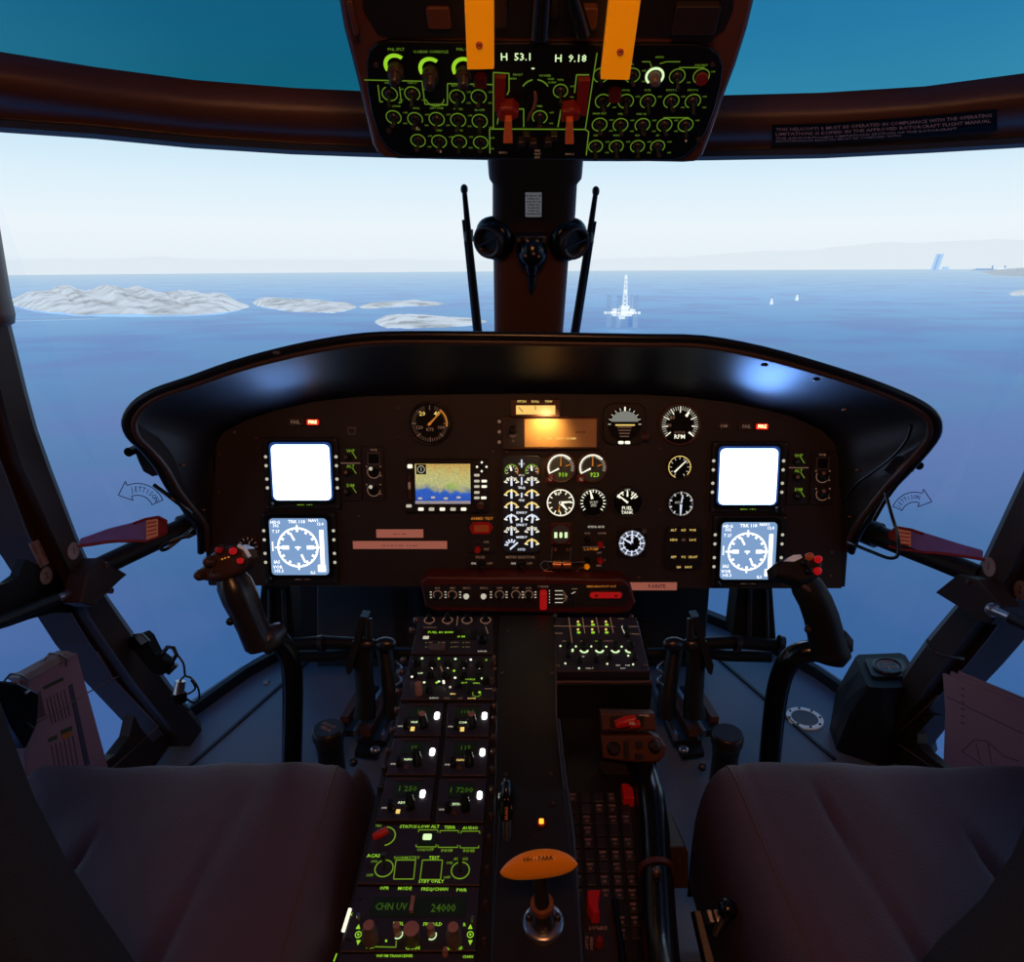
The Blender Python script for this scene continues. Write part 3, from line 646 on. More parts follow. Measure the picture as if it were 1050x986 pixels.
# wipers outside
def wiper(label, A, B, s):
    t = thing('wiper_arm', label, 'wiper'); N_ = 10; pts = [pill(A[0]+(B[0]-A[0])*k/N_, A[1]+(B[1]-A[1])*k/N_, -.10) for k in range(N_+1)]
    b = MB(); b.tube(pts, [.005+.0065*k/N_ for k in range(N_+1)], 'black_paint', 10, .6); b.build('arm', t)
    b = MB(); off = V((s*.007, 0, 0)); b.tube([p+off for p in pts[2:10]], .004, 'rim_rubber', 8, .5); b.build('blade', t)
    for k in (5, 7):
        b = MB(); b.tube([pts[k], pts[k]+off], .0035, 'metal_dark', 8); b.build('clip', t)
    b = MB(); b.sphere(pts[0], .0075, 'black_paint', 12, (1, 1, 1.3)); b.build('tip_joint', t); b = MB(); b.tube([pts[3]-V((0, 0, .012)), pts[3]+V((0, 0, .012))], .010, 'black_paint', 10); b.build('hinge', t)
wiper('slim black wiper arm left of the centre pillar', (476, 194), (491, 352), -1)
wiper('slim black wiper arm right of the centre pillar', (611, 196), (588, 352), 1)
# ================================================================== GLARESHIELD AND INSTRUMENT PANEL
PO = P(545, 500, 1.33); TL = R(8)
PF = Frame(PO, (1, 0, 0), (0, sin(TL), cos(TL)))
ps = PF.sc(545, 500)
# board outline (measured corners), arch on top
bo = [(215, 600), (221, 470), (222, 455), (229, 443), (252, 431), (285, 420), (326, 411), (370, 406.5), (420, 405), (480, 404), (545, 403.5), (610, 404), (660, 404.5), (705, 407), (751, 413), (785, 420), (812, 427), (843, 441), (856, 455), (860, 475), (863, 603), (650, 603), (636, 628), (445, 628), (430, 601)]
t = thing('instrument_panel', 'wide dark brown arched instrument panel board behind all the dials', 'instrument panel')
b = MB(); b.prism(PF, [PF.uv(*p) for p in bo], -.02, 0, 'panel_paint'); b.build('board', t)
b = MB(); b.rect(PF, *prect(PF, 208, 470, 222, 600), -.16, -.004, 'panel_dark'); b.build('side_cheek', t)
b = MB(); b.rect(PF, *prect(PF, 860, 470, 872, 602), -.16, -.004, 'panel_dark'); b.build('side_cheek', t)
for px, py in ((225, 466), (224, 505), (240, 427+16), (232, 590), (262, 449), (853, 466), (853, 566), (655, 592), (368, 529), (408, 447), (408, 418), (505, 463), (520, 463), (620, 463), (676, 523), (676, 460), (330, 605-8), (851, 590)):
    u, v = PF.uv(px, py); b = MB(); b.lathe(PF, u, v, [(.0032, 0), (.003, .0012), (.0015, .0018)], 'screw', 10); b.build('panel_screw', t)
# glareshield hood
RIM = [(206, 566), (204, 540), (190, 521), (176, 503), (161, 477), (146, 459), (133, 446), (129, 431), (138, 415), (158, 402), (193, 390), (238, 374), (285, 361), (332, 351), (376, 345), (420, 343.5), (480, 343.8), (545, 344.5), (600, 345.5), (660, 346.5), (721, 348), (782, 359), (843, 376), (892, 392), (934, 409), (956, 423), (962, 437), (957, 452), (934, 479), (916, 498), (895, 525), (880, 548), (873, 566)]
PAN = [(209, 566), (209, 550), (209, 535), (210, 515), (211, 500), (212, 485), (214, 470), (217, 458), (222, 450), (229, 443), (252, 431), (285, 420), (326, 411), (370, 406.5), (420, 405), (480, 404), (545, 403.5), (600, 404), (660, 404.5), (705, 407), (751, 413), (785, 420), (812, 427), (843, 441), (852, 449), (857, 458), (860, 475), (862, 487), (864, 500), (866, 520), (868, 535), (869, 550), (870, 566)]
dy = [.012, .04, .08, .11, .15, .18, .205, .215, .22] + [.225]*15 + [.22, .215, .205, .18, .15, .11, .08, .04, .012]
ypan = PO.y
RW = []
for (px, py), d in zip(RIM, dy):
    q = PF.T(*PF.uv(px, py)); RW.append(ony(px, py, q.y-d))
PW = [PF.T(*PF.uv(px, py), .0) for px, py in PAN]
RWs = catmull(RW, 3); PWs = catmull(PW, 3); n_ = len(RWs)
ctr = V((0, 0, 0))
for p in RWs: ctr += p/n_
gs = thing('glareshield', 'black arched glareshield hood with rubber rim over the instruments', 'glareshield')
b = MB(); sec = []
for i, (a, c) in enumerate(zip(RWs, PWs)):
    mid = a.lerp(c, .5); out_ = V((mid.x, 0, (mid.z-(PO.z-.05)))).normalized()
    k = .022*min(1, (a-c).length/.12)
    sec.append([a, a.lerp(c, .25)+out_*k*.8, mid+out_*k*1.1, a.lerp(c, .75)+out_*k*.9, c, c-PF.N*.012, c+(PO+V((0, 0, -.1))-c).normalized()*.03-PF.N*.024])
b.loft(sec, 'hood_inner', closed=False, caps=False); b.build('inner_lining', gs)
b = MB(); sec = []
for i, (a, c) in enumerate(zip(RWs, PWs)):
    out_ = V((a.x*.7, 0, (a.z-(PO.z-.05)))).normalized(); far = c+V((0, .30, 0))+out_*.02; far.z = min(far.z, a.z+.01)
    sec.append([a+out_*.004, a.lerp(far, .2)+out_*.014, a.lerp(far, .55)+out_*.012, far])
b.loft(sec, 'hood_outer', closed=False, caps=False); b.build('outer_shell', gs)
b = MB(); b.tube(RWs, .0065, 'rim_rubber', 12); b.build('rubber_rim', gs)
b = MB(); inner = []
for i, (a, c) in enumerate(zip(RWs, PWs)):
    inn = V((-a.x*.7, 0, -(a.z-(PO.z-.05)))).normalized(); inner.append(a+inn*.0105+V((0, .004, 0)))
b.tube(inner, .0055, 'rim_brown', 8); b.build('inner_lip', gs)
for px, py in ((190, 474), (209, 522), (290, 354), (878, 480), (869, 528), (840, 387), (780, 372), (866, 419)):
    k = min(range(n_), key=lambda i: (RWs[i]-ony(px, py, RWs[i].y)).length); 
    r = ray(px, py); best = min((RWs[i].lerp(PWs[i], s/10) for i in range(n_) for s in range(11)), key=lambda p: ((p-CAM)-r*((p-CAM).dot(r)/r.dot(r))).length)
    b = MB(); b.sphere(best+V((0, -.006, 0)), .004, 'screw', 8, (1.6, 1, .8)); b.build('hood_screw', gs)
# little cables and bracket at both shoulders of the hood
t = thing('hood_light', 'small black lamp housing under the left shoulder of the glareshield', 'lamp'); 
b = MB(); Fh = Frame(P(158, 470, 1.20), (1, 0, 0), (0, 0, 1)); o = [(137, 462), (150, 462), (158, 474), (165, 487), (155, 489), (146, 484), (141, 474)]
b.prism(Fh, [Fh.uv(*p) for p in o], -.03, .0, 'black_paint', .004); b.build('housing', t)
b = MB(); c_ = Fh.uv(135, 462); b.disc(Fh, c_[0], c_[1], .008, -.02, .01, 'black_gloss', 14); b.build('lamp_nose', t)
t = thing('hood_light', 'small black lamp housing under the right shoulder of the glareshield', 'lamp')
b = MB(); o = [(942, 473), (938, 484), (925, 488), (915, 487), (922, 478), (930, 470)]; b.prism(Fh, [Fh.uv(*p) for p in o], -.03, .0, 'black_paint', .004); b.build('housing', t)
b = MB(); c_ = Fh.uv(940, 476); b.disc(Fh, c_[0], c_[1], .007, -.02, .01, 'black_gloss', 14); b.build('lamp_nose', t)
def cable(label, pts, r, m='black_gloss', cat='cable', name='cable'):
    b = MB(); b.tube(catmull(pts, 6), r, m, 8); return solo(b, name, label, cat)
cable('thin black cable looping below the left strut end near the panel', [P(205, 536, 1.28), (P(190, 548, 1.24)), P(172, 562, 1.22), P(165, 563, 1.22), P(172, 556, 1.22), P(198, 548, 1.24)], .003)
cable('short taut black cable from the left hood edge to the strut end', [P(158, 497, 1.2), P(178, 512, 1.2), P(196, 526, 1.22)], .0035)
cable('black cable loop hanging from the right hood edge around the strut', [P(908, 505, 1.2), P(915, 530, 1.18), P(921, 550, 1.17), P(921, 568, 1.17), P(912, 572, 1.18), P(895, 566, 1.2), P(880, 560, 1.22), P(870, 556, 1.24)], .003)
cable('black stay rod between the right hood lamp and the panel side', [P(919, 497, 1.19), P(908, 512, 1.2), P(896, 533, 1.22)], .004)
cable('double black wire clipped inside the right end of the glareshield', [P(934, 436, 1.14), P(930, 450, 1.16), P(915, 468, 1.2), P(893, 485, 1.25), P(878, 496, 1.28), P(866, 512, 1.31)], .003)
# ------------------------------------------------------------------ gauge maker
def U(px, py): return PF.uv(px, py)
def gauge(label, cx, cy, rp, bez='bezel', face='face_black', arcs=(), ticks=(), needles=(), texts=(), flange=None, knob=None, cat='gauge', name='round_gauge', group=None, cap=True, hub='knob_black'):
    t = thing(name, label, cat, group); u, v = U(cx, cy); r = rp*ps
    if flange:
        b = MB(); b.rect(PF, u, v, r*2*flange, r*2*flange, 0, .004, bez, r*.3, .001); b.build('flange', t)
    h0 = .004 if flange else 0
    b = MB(); b.lathe(PF, u, v, [(r*1.10, h0), (r*1.08, h0+.005), (r*1.02, h0+.0065), (r*.97, h0+.004), (r*.96, h0+.002)], bez, 36); b.build('bezel', t)
    b = MB(); b.disc(PF, u, v, r*.965, h0, h0+.0022, face, 36)
    h = h0+.0024
    for a0, a1, f0, f1, m in arcs: b.arc(PF, u, v, r*f0, r*f1, a0, a1, h, m)
    for f0, f1, a0, a1, n, w_, m in ticks: b.ticks(PF, u, v, r*f0, r*f1, a0, a1, n, w_*r, h, m)
    for s, du, dv, sz, m in texts: b.text(PF, s, u+du*r, v+dv*r, sz*r, h+.0004, m)
    dl = b.build('dial', t)
    for a, f0, f1, w0, m in needles:
        b = MB(); ar = R(a); d = (sin(ar), cos(ar)); nn = (d[1], -d[0])
        p0 = (u+d[0]*r*f0, v+d[1]*r*f0); p1 = (u+d[0]*r*f1, v+d[1]*r*f1); w_ = w0*r
        b.prism(PF, [(p0[0]+nn[0]*w_, p0[1]+nn[1]*w_), (p1[0]+nn[0]*w_*.5, p1[1]+nn[1]*w_*.5), (p1[0]-nn[0]*w_*.5, p1[1]-nn[1]*w_*.5), (p0[0]-nn[0]*w_, p0[1]-nn[1]*w_)], h+.0008, h+.0016, m); b.build('needle', dl)
    if cap and needles: b = MB(); b.disc(PF, u, v, r*.07, h, h+.0025, hub, 12); b.build('hub', dl)
    if knob:
        ku, kv = U(knob[0], knob[1]); b = MB(); b.lathe(PF, ku, kv, [(knob[2]*ps, 0), (knob[2]*ps*.95, .010), (knob[2]*ps*.6, .012)], knob[3], 16); b.build('knob', t)
    return t
D_ = 'lit_dim'
gauge('large round amber-lit airspeed style dial, topmost left of the map display', 441, 434, 20.5, arcs=((38, 100, .80, .88, 'lit_orange'), (0, 360, .985, 1.0, 'module_edge')), ticks=((.72, .9, 20, 340, 41, .018, D_), (.66, .9, 0, 360, 9, .03, D_)), needles=((44, -.12, .78, .05, 'lit_orange'),), texts=(('20', -.36, .48, .3, 'lit_yellow'), ('40', .36, .48, .3, 'lit_yellow'), ('120', -.52, -.2, .24, D_), ('100', .55, -.2, .24, D_), ('KTS', 0, -.3, .22, D_)), hub='lit_orange')
gauge('small dim dial partly hidden behind the left cyclic grip', 255, 560, 10.5, bez='bezel_warm', arcs=((0, 360, .6, .66, 'module_edge'),), ticks=((.7, .95, 0, 330, 12, .07, D_),), needles=((20, -.1, .6, .06, D_),))
gauge('round blue-black rotor speed dial with bright numerals at upper right', 697, 435, 20, bez='bezel_warm', ticks=((.72, .92, -130, 130, 33, .03, 'lit_soft'), (.6, .92, -130, 130, 9, .05, 'lit_white')), needles=((35, .5, .75, .07, 'lit_white'), (130, .6, .92, .05, 'lit_white')), texts=(('40', -.4, .35, .28, D_), ('20', -.55, -.05, .24, D_), ('RPM', 0, -.62, .3, 'lit_white'), ('ROTOR', 0, -.4, .16, D_)))
for cx, lab, dg in ((575, 'left dial of the white-arc pair with green digits', '910'), (607.5, 'right dial of the white-arc pair with green digits', '923')):
    gauge(lab, cx, 479, 14.6, bez='bezel_warm', face='face_grey', arcs=((-115, 50, .82, .93, 'lit_white'), (50, 105, .84, .90, D_), (20, 45, .72, .8, 'lit_soft')), ticks=((.72, .93, -115, 105, 21, .04, 'lit_soft'),), needles=((-117, .15, .92, .06, 'lit_white'), (0, .1, .82, .05, 'lit_orange'), (72, .35, .75, .04, 'lit_orange')), texts=((dg, .15, -.52, .44, 'lit_lime'),), group='paired engine dials with green digits')
for cx, lab in ((564.5, 'small orange corner lug with lit dot at the left engine dial'), (596, 'small orange corner lug with lit dot at the right engine dial')):
    t = thing('dial_lug', lab, 'lug', 'corner lugs of the engine dials'); u, v = U(cx, 490.5); b = MB(); b.rect(PF, u, v, 9*ps, 8*ps, 0, .004, 'red_dark', 2*ps, .001); b.build('plate', t)
    b = MB(); b.disc(PF, u, v, 2.2*ps, .004, .0052, 'lit_dim', 12); b.build('lamp_dot', t)
gauge('clock-like dial with full white ring below the left engine dial', 574.7, 515, 14.6, face='face_grey', bez='bezel', arcs=((0, 360, .88, .96, 'lit_white'),), ticks=((.66, .86, 0, 330, 12, .07, 'lit_white'),), needles=((84, -.1, .75, .09, 'lit_white'), (138, 0, .7, .1, 'lit_white'), (195, .2, .6, .04, 'lit_orange')), texts=(('10', -.22, .62, .34, 'lit_white'), ('8', -.1, -.6, .3, 'lit_yellow')))
gauge('dark dial with white tick ring below the right engine dial', 608, 514.5, 14.6, ticks=((.7, .9, -130, 130, 17, .06, 'lit_white'),), arcs=((-60, 60, .86, .9, 'lit_soft'),), needles=((-14, .25, .85, .09, 'lit_white'),), texts=(('VERT', .05, -.02, .25, 'lit_soft'), ('SPD', .05, -.24, .25, 'lit_soft'), ('9', .5, .45, .25, 'lit_white')))
gauge('dark blue fuel dial with two bold needles at the right of its row', 643, 514.5, 15, face='face_black', ticks=((.55, .82, -60, 60, 5, .07, 'lit_white'),), arcs=((-62, -20, .72, .8, 'lit_white'), (20, 62, .72, .8, 'lit_soft')), needles=((-52, -.05, .85, .07, 'lit_white'), (45, .35, .85, .06, 'lit_white'), (0, .4, .85, .06, 'lit_white')), texts=(('FUEL', 0, -.42, .34, 'lit_white'), ('TANK', 0, -.72, .30, 'lit_white'), ('QTY', 0, .84, .2, 'lit_soft')), cap=False)
gauge('bright white clock face in a dark square case, lower right of centre', 647.5, 556, 14, bez='bezel', flange=1.12, arcs=((0, 360, .62, .68, 'lit_cool'),), ticks=((.55, .98, 0, 330, 12, .10, 'lit_cool'), (.8, .95, 0, 354, 60, .025, 'lit_cool')), needles=((-62, 0, .62, .09, 'lit_cool'), (0, -.05, .55, .08, 'lit_cool')), texts=(('12', 0, .45, .3, 'lit_cool'),), knob=(660, 543.5, 3.2, 'knob_grey'), name='panel_clock', cat='clock')
gauge('small dial with yellow-white ring and diagonal needle, right column', 696.6, 478.5, 12, bez='bezel', arcs=((-160, 135, .9, 1.0, 'lit_yellow'),), ticks=((.66, .88, -150, 150, 11, .06, 'lit_soft'),), needles=((45, -.62, .8, .07, 'lit_white'),), cap=False)
gauge('small altimeter dial with white needle pointing down, right column', 698, 516, 13, bez='bezel', arcs=((20, 70, .9, .96, 'lit_soft'), (110, 170, .9, .96, 'lit_soft')), ticks=((.74, .95, 0, 324, 10, .08, 'lit_cool'), (.84, .95, 0, 352.8, 50, .02, 'lit_soft')), needles=((181, 0, .85, .09, 'lit_cool'), (10, 0, .62, .06, 'lit_cool')), texts=(('ALT', -.3, .1, .22, 'lit_soft'), ('2', .1, .55, .4, 'lit_white')))
# attitude indicator
t = thing('attitude_indicator', 'square cased attitude ball, pale grey upper half, beside the amber unit', 'attitude indicator'); u, v = U(640, 434.5); b = MB(); b.rect(PF, u, v, 43*ps, 42*ps, 0, .006, 'bezel', 10*ps, .002); b.build('case', t)
r = 17*ps; b = MB(); b.disc(PF, u, v, r, .006, .007, 'face_black', 32); 
b.prism(PF, [(u+r*.8*cos(R(a)), v+.15*r+r*.62*sin(R(a))) for a in range(0, 181, 15)], .007, .0078, 'horizon_sky'); b.build('ball', t)
b = MB(); b.ticks(PF, u, v, r*.82, r*.98, -90, 90, 11, r*.05, .0075, 'lit_soft'); b.stroke(PF, (u, v+r*.78), (u, v+r*1.02), r*.09, .0075, 'lit_white')
for k in range(4): b.stroke(PF, (u-r*(.42-.05*k), v-r*(.18+.18*k)), (u+r*(.42-.05*k), v-r*(.18+.18*k)), r*.05, .0075, 'lit_dim')
b.stroke(PF, (u-r*.55, v-r*.05), (u+r*.6, v-r*.05), r*.08, .0075, 'lit_yellow'); b.build('markings', t)
for dx in (-3.3, 3.3): b = MB(); b.rect(PF, u+dx*ps, v-18.5*ps, 5.4*ps, 3*ps, .006, .0075, 'lit_white', ps); b.build('lit_tab', t)
b = MB(); ku, kv = U(661, 446.5); b.lathe(PF, ku, kv, [(4.4*ps, .004), (4.2*ps, .016), (2*ps, .018)], 'bezel_warm', 18); b.build('knob', t)
# warning lamps
for label, cx, cy, w_, h_, on in (('unlit outlined caution lamp left of the red lamp over the left displays', 304, 432.5, 15, 8, 0), ('glowing red caution lamp over the left displays', 321.5, 432.5, 14, 7.5, 1), ('single unlit caution lamp farthest left over the right displays', 741.5, 436.5, 13, 6.5, 0), ('unlit outlined caution lamp touching the red lamp over the right displays', 764.5, 437, 15, 7.5, 0), ('glowing red caution lamp over the right displays', 780.5, 437, 14, 7.5, 1)):
    t = thing('warning_lamp', label, 'warning lamp'); u, v = U(cx, cy)
    b = MB(); b.rect(PF, u, v, w_*ps, h_*ps, 0, .005, 'red_dark' if on else 'module_edge', 1.5*ps, .0008); b.build('frame', t)
    b = MB(); b.rect(PF, u, v, (w_-2.4)*ps, (h_-2.2)*ps, .005, .006, 'lit_red' if on else 'module', ps); b.build('lens', t)
    b = MB(); b.text(PF, 'FIRE' if on else ('FAIL' if cx != 741.5 else 'DIM'), u, v, (h_-1.5)*ps*.8, .0063, 'lit_hot' if on else 'lit_dim'); b.build('legend', t)
t = thing('blank_cover', 'small square grey blanking cap above the left selector column', 'cover'); u, v = U(361, 441.5); b = MB(); b.rect(PF, u, v, 9*ps, 8*ps, 0, .003, 'knob_grey', ps, .0008); b.build('cap', t); b = MB(); b.rect(PF, u, v, 5*ps, 4*ps, .003, .0036, 'bezel', ps*.5); b.build('inset', t)
# ------------------------------------------------------------------ four displays
def display(label, bz, scr, white, side):
    t = thing('flight_display', label, 'display'); bx = prect(PF, *bz); sx_ = prect(PF, *scr)
    b = MB(); b.rect(PF, *bx, 0, .010, 'panel_dark', 2*ps, .0015)
    bzl = b.build('bezel', t)
    b = MB(); b.rect(PF, sx_[0], sx_[1], sx_[2]+9*ps, sx_[3]+9*ps, .010, .0115, 'face_black', 6*ps, .001); b.build('screen_surround', t)
    if white:
        b = MB(); b.rect(PF, sx_[0], sx_[1]+.9*ps, sx_[2]+4*ps, sx_[3]+3*ps, .0115, .0118, 'screen_edge', 5*ps); b.build('screen_rim', t)
        b = MB(); b.rect(PF, *sx_, .0118, .0123, 'screen_white', 5*ps); b.build('screen', t)
    else:
        b = MB(); b.rect(PF, *sx_, .0115, .012, 'screen_blue', 4*ps); scn = b.build('screen', t)
        u, v, w_, h_ = sx_; r = w_*.345; m = 'screen_mark'; H = .0121; u0 = u-w_*.02; v0 = v-.01*h_
        b = MB(); b.arc(PF, u0, v0, r*.95, r*1.04, 0, 360, H, m)
        b.ticks(PF, u0, v0, r*.8, r, 0, 330, 12, r*.12, H, m); b.ticks(PF, u0, v0, r*.9, r, 15, 345, 12, r*.05, H, m)
        for a in (0, 90, 180, 270): b.ticks(PF, u0, v0, r, r*1.16, a, a, 1, r*.08, H, m)
        b.stroke(PF, (u0-r*.36, v0+r*.75), (u0-r*.16, v0+r*.36), r*.10, H, m); b.stroke(PF, (u0+r*.16, v0-r*.36), (u0+r*.34, v0-r*.78), r*.10, H, m)
        b.stroke(PF, (u0-r*.8, v0), (u0-r*.45, v0), r*.2, H, m); b.stroke(PF, (u0+r*.45, v0), (u0+r*.8, v0), r*.2, H, m)
        b.stroke(PF, (u0-r*.14, v0), (u0+r*.14, v0), r*.08, H, m); b.stroke(PF, (u0, v0+r*.06), (u0, v0-r*.14), r*.08, H, m)
        b.build('compass_rose', scn)
        b = MB()
        for s, fx, fy, sz in (('HDG', -.39, .43, .075), ('332', -.385, .37, .07), ('T 27', -.39, .27, .07), ('TRK 118', -.02, .44, .08), ('NAV1', .27, .46, .07), ('12.4', .38, .40, .07), ('IAS', -.40, -.27, .08), ('VOR', -.39, -.36, .08), ('105.3', -.375, -.43, .075), ('ILS', .22, -.46, .07)):
            b.text(PF, s, u+fx*w_, v+fy*h_, sz*h_, H, m)
        b.rect(PF, u+w_*.40, v-.01*h_, w_*.075, h_*.62, H, H+.0003, m, ps); b.rect(PF, u+w_*.38, v-.38*h_, w_*.14, h_*.13, H, H+.0003, m, ps)
        b.stroke(PF, (u-w_*.46, v-h_*.07), (u-w_*.46, v+h_*.09), w_*.012, H, m)
        for k in range(5): b.stroke(PF, (u-w_*.47, v+h_*(-.06+.035*k)), (u-w_*.44, v+h_*(-.06+.035*k)), w_*.012, H, m)
        b.build('readouts', scn)
    # soft keys down both sides
    for sgn in (-1, 1):
        for k, f in enumerate((.28, .12, -.12, -.28)):
            ux = sx_[0]+sgn*(sx_[2]/2+6.2*ps); b = MB(); b.disc(PF, ux, sx_[1]+f*sx_[3], 1.7*ps, .010, .0118, 'lit_soft', 10, 1.1*ps); b.build('soft_key', bzl)
    b = MB(); b.text(PF, 'BRT TST', sx_[0]+2*ps, sx_[1]-sx_[3]/2-4.0*ps, 4.4*ps, .0105, 'lit_lime' if white else 'lit_dim'); b.build('legend', t)
    for dx in ((-1, 1) if white else (-1, 1)):
        b = MB(); kx = sx_[0]+dx*(sx_[2]/2+2*ps); b.lathe(PF, kx, sx_[1]-sx_[3]/2-4.5*ps, [(3.3*ps, .010), (3*ps, .019), (1.6*ps, .021)], 'knob_black', 16)
        if dx == side: b.build('knob', t)
    for dx in (-1, 1):
        for dy_ in (-1, 1):
            b = MB(); b.disc(PF, bx[0]+dx*(bx[2]/2-2.6*ps), bx[1]+dy_*(bx[3]/2-2.6*ps), 1.5*ps, .010, .0112, 'screw', 8); b.build('bezel_screw', bzl)
display('upper left display with blank glaring white screen', (272, 448, 349, 521), (281.5, 455, 340.5, 511.5), True, -1)
display('lower left display with white compass rose on light blue', (271, 524, 347, 597), (279.5, 530, 338, 587.5), False, -1)
display('upper right display with blank glaring white screen', (728, 452, 805, 524), (736, 459, 794.5, 516), True, 1)
display('lower right display with white compass rose on light blue, partly behind the grip', (729, 527, 804, 599), (737.5, 534, 793.5, 592), False, -1)
# ------------------------------------------------------------------ control strips beside the displays
def knobp(t, F, px, py, rp, m='knob_black', hgt=.012, nm='knob', dot=None, h0=.004):
    u, v = F.uv(px, py); s = F.sc(px, py); b = MB(); b.lathe(F, u, v, [(rp*s, h0), (rp*s*.97, h0+hgt*.8), (rp*s*.75, h0+hgt)], m, 18); kn = b.build(nm, t)
    if dot: b = MB(); b.disc(F, u+dot[0]*s, v+dot[1]*s, dot[2]*s, h0+hgt, h0+hgt+.001, dot[3], 10); b.build('pointer_dot', kn)
for sd, (xa0, xa1, xb0, xb1, y0, y1), nm in ((0, (349, 371, 373, 394.5, 457, 513), 'left'), (1, (807, 829, 831, 854, 462, 517), 'right')):
    t = thing('audio_control_strip', 'narrow strip with three green-marked knobs beside the upper %s display' % nm, 'control strip')
    b = MB(); b.rect(PF, *prect(PF, xa0, y0, xa1, y1), 0, .004, 'module', ps, .0008); b.build('plate', t)
    xm = (xa0+xa1)/2
    for k, (f, s) in enumerate(((.17, 'VHF'), (.45, 'ALT'), (.8, 'DIM'))):
        y = y0+(y1-y0)*f; b = MB(); u, v = U(xm, y-4.5); b.text(PF, s, u, v, 4.6*ps, .0045, 'lit_green'); a = U(xm+2, y-3); c = U(xm+6, y+3); b.stroke(PF, a, c, .7*ps, .0045, 'lit_green'); b.build('legend', t)
        knobp(t, PF, xm-2, y+1.5, 3.8, dot=(-1.2, .8, 1.8, 'knob_pink' if k == 1 else 'knob_grey'))
    b = MB(); b.stroke(PF, U(xa0+1, y0+(y1-y0)*.31), U(xa1-1, y0+(y1-y0)*.31), .9*ps, .0045, 'lit_dim'); b.build('divider', t)
    t = thing('selector_strip', 'narrow strip with square window over two round selectors, %s side' % nm, 'control strip')
    b = MB(); b.rect(PF, *prect(PF, xb0, y0, xb1, y1), 0, .004, 'module', ps, .0008); b.build('plate', t)
    xm = (xb0+xb1)/2; q = prect(PF, xm-6.5, y0+6.5, xm+6.5, y0+19); b = MB(); b.rect(PF, *q, .004, .0052, 'knob_grey'); b.rect(PF, q[0], q[1], q[2]*.8, q[3]*.8, .0052, .0056, 'face_black'); b.build('window', t)
    b = MB(); u, v = U(xm, y0+4); b.text(PF, 'VOR', u, v, 3.5*ps, .0045, 'lit_dim'); b.build('legend', t)
    for f in (.47, .80):
        y = y0+(y1-y0)*f; u, v = U(xm, y); b = MB(); b.arc(PF, u, v, 6*ps, 6.8*ps, 90, 300, .0042, 'lit_dim')
        for dx, dy_ in ((-7, 5.5), (7, 5.5), (7, -4)): b.disc(PF, u+dx*ps, v+dy_*ps, .8*ps, .004, .0048, 'lit_dim', 6)
        b.build('scale', t); knobp(t, PF, xm, y, 4.6, dot=(-1.5, 4.2, 1.9, 'lit_soft' if sd == 0 else 'knob_pink'))
# ------------------------------------------------------------------ moving map
def map_material():
    m = bpy.data.materials.new('map_screen'); m.use_nodes = True; nt = m.node_tree; n = nt.nodes; bs = n['Principled BSDF']; bs.inputs['Base Color'].default_value = (.01, .01, .01, 1)
    tc = n.new('ShaderNodeTexCoord'); sp = n.new('ShaderNodeSeparateXYZ'); nt.links.new(tc.outputs['Generated'], sp.inputs[0])
    nz = n.new('ShaderNodeTexNoise'); nz.inputs['Scale'].default_value = 55; nz.inputs['Detail'].default_value = 5; nt.links.new(tc.outputs['Object'], nz.inputs['Vector'])
    ad = n.new('ShaderNodeMath'); ad.operation = 'MULTIPLY_ADD'; nt.links.new(nz.outputs['Fac'], ad.inputs[0]); ad.inputs[1].default_value = .5
    sub = n.new('ShaderNodeMath'); sub.operation = 'SUBTRACT'; nt.links.new(sp.outputs['Z'], sub.inputs[0]); sub.inputs[1].default_value = .25
    xs = n.new('ShaderNodeMath'); xs.operation = 'MULTIPLY_ADD'; nt.links.new(sp.outputs['X'], xs.inputs[0]); xs.inputs[1].default_value = .12; nt.links.new(sub.outputs[0], xs.inputs[2])
    nt.links.new(xs.outputs[0], ad.inputs[2])
    cr = n.new('ShaderNodeValToRGB'); e = cr.color_ramp.elements; st = [(.0, (30, 70, 170)), (.34, (50, 100, 200)), (.40, (120, 140, 150)), (.44, (160, 160, 140)), (.55, (190, 190, 130)), (.8, (198, 190, 120)), (1, (200, 165, 90))]
    while len(e) < len(st): e.new(.5)
    for q, (p, c) in zip(e, st): q.position = p; q.color = lin(c)
    nt.links.new(ad.outputs[0], cr.inputs[0])
    vm = n.new('ShaderNodeVectorMath'); vm.operation = 'DISTANCE'; nt.links.new(tc.outputs['Generated'], vm.inputs[0]); vm.inputs[1].default_value = (.66, .5, .36)
    g = n.new('ShaderNodeMapRange'); g.inputs['From Min'].default_value = .19; g.inputs['From Max'].default_value = .04; nt.links.new(vm.outputs['Value'], g.inputs[0])
    mx = n.new('ShaderNodeMix'); mx.data_type = 'RGBA'; nt.links.new(g.outputs[0], mx.inputs[0]); nt.links.new(cr.outputs[0], mx.inputs[6]); mx.inputs[7].default_value = lin((120, 180, 30)); 
    n2 = n.new('ShaderNodeTexNoise'); n2.inputs['Scale'].default_value = 260; nt.links.new(tc.outputs['Object'], n2.inputs['Vector'])
    hs = n.new('ShaderNodeHueSaturation'); r2 = n.new('ShaderNodeMapRange'); r2.inputs['To Min'].default_value = .55; r2.inputs['To Max'].default_value = 1.35; nt.links.new(n2.outputs['Fac'], r2.inputs[0]); nt.links.new(r2.outputs[0], hs.inputs['Value']); nt.links.new(mx.outputs[2], hs.inputs['Color'])
    nt.links.new(hs.outputs[0], bs.inputs['Emission Color']); bs.inputs['Emission Strength'].default_value = .95; MATS['map_screen'] = m
map_material()
t = thing('map_display', 'moving map display showing tan land above blue sea with lit keys', 'map display')
b = MB(); b.rect(PF, *prect(PF, 417, 470, 502, 524), 0, .012, 'bezel', 2*ps, .0015); b.build('bezel', t)
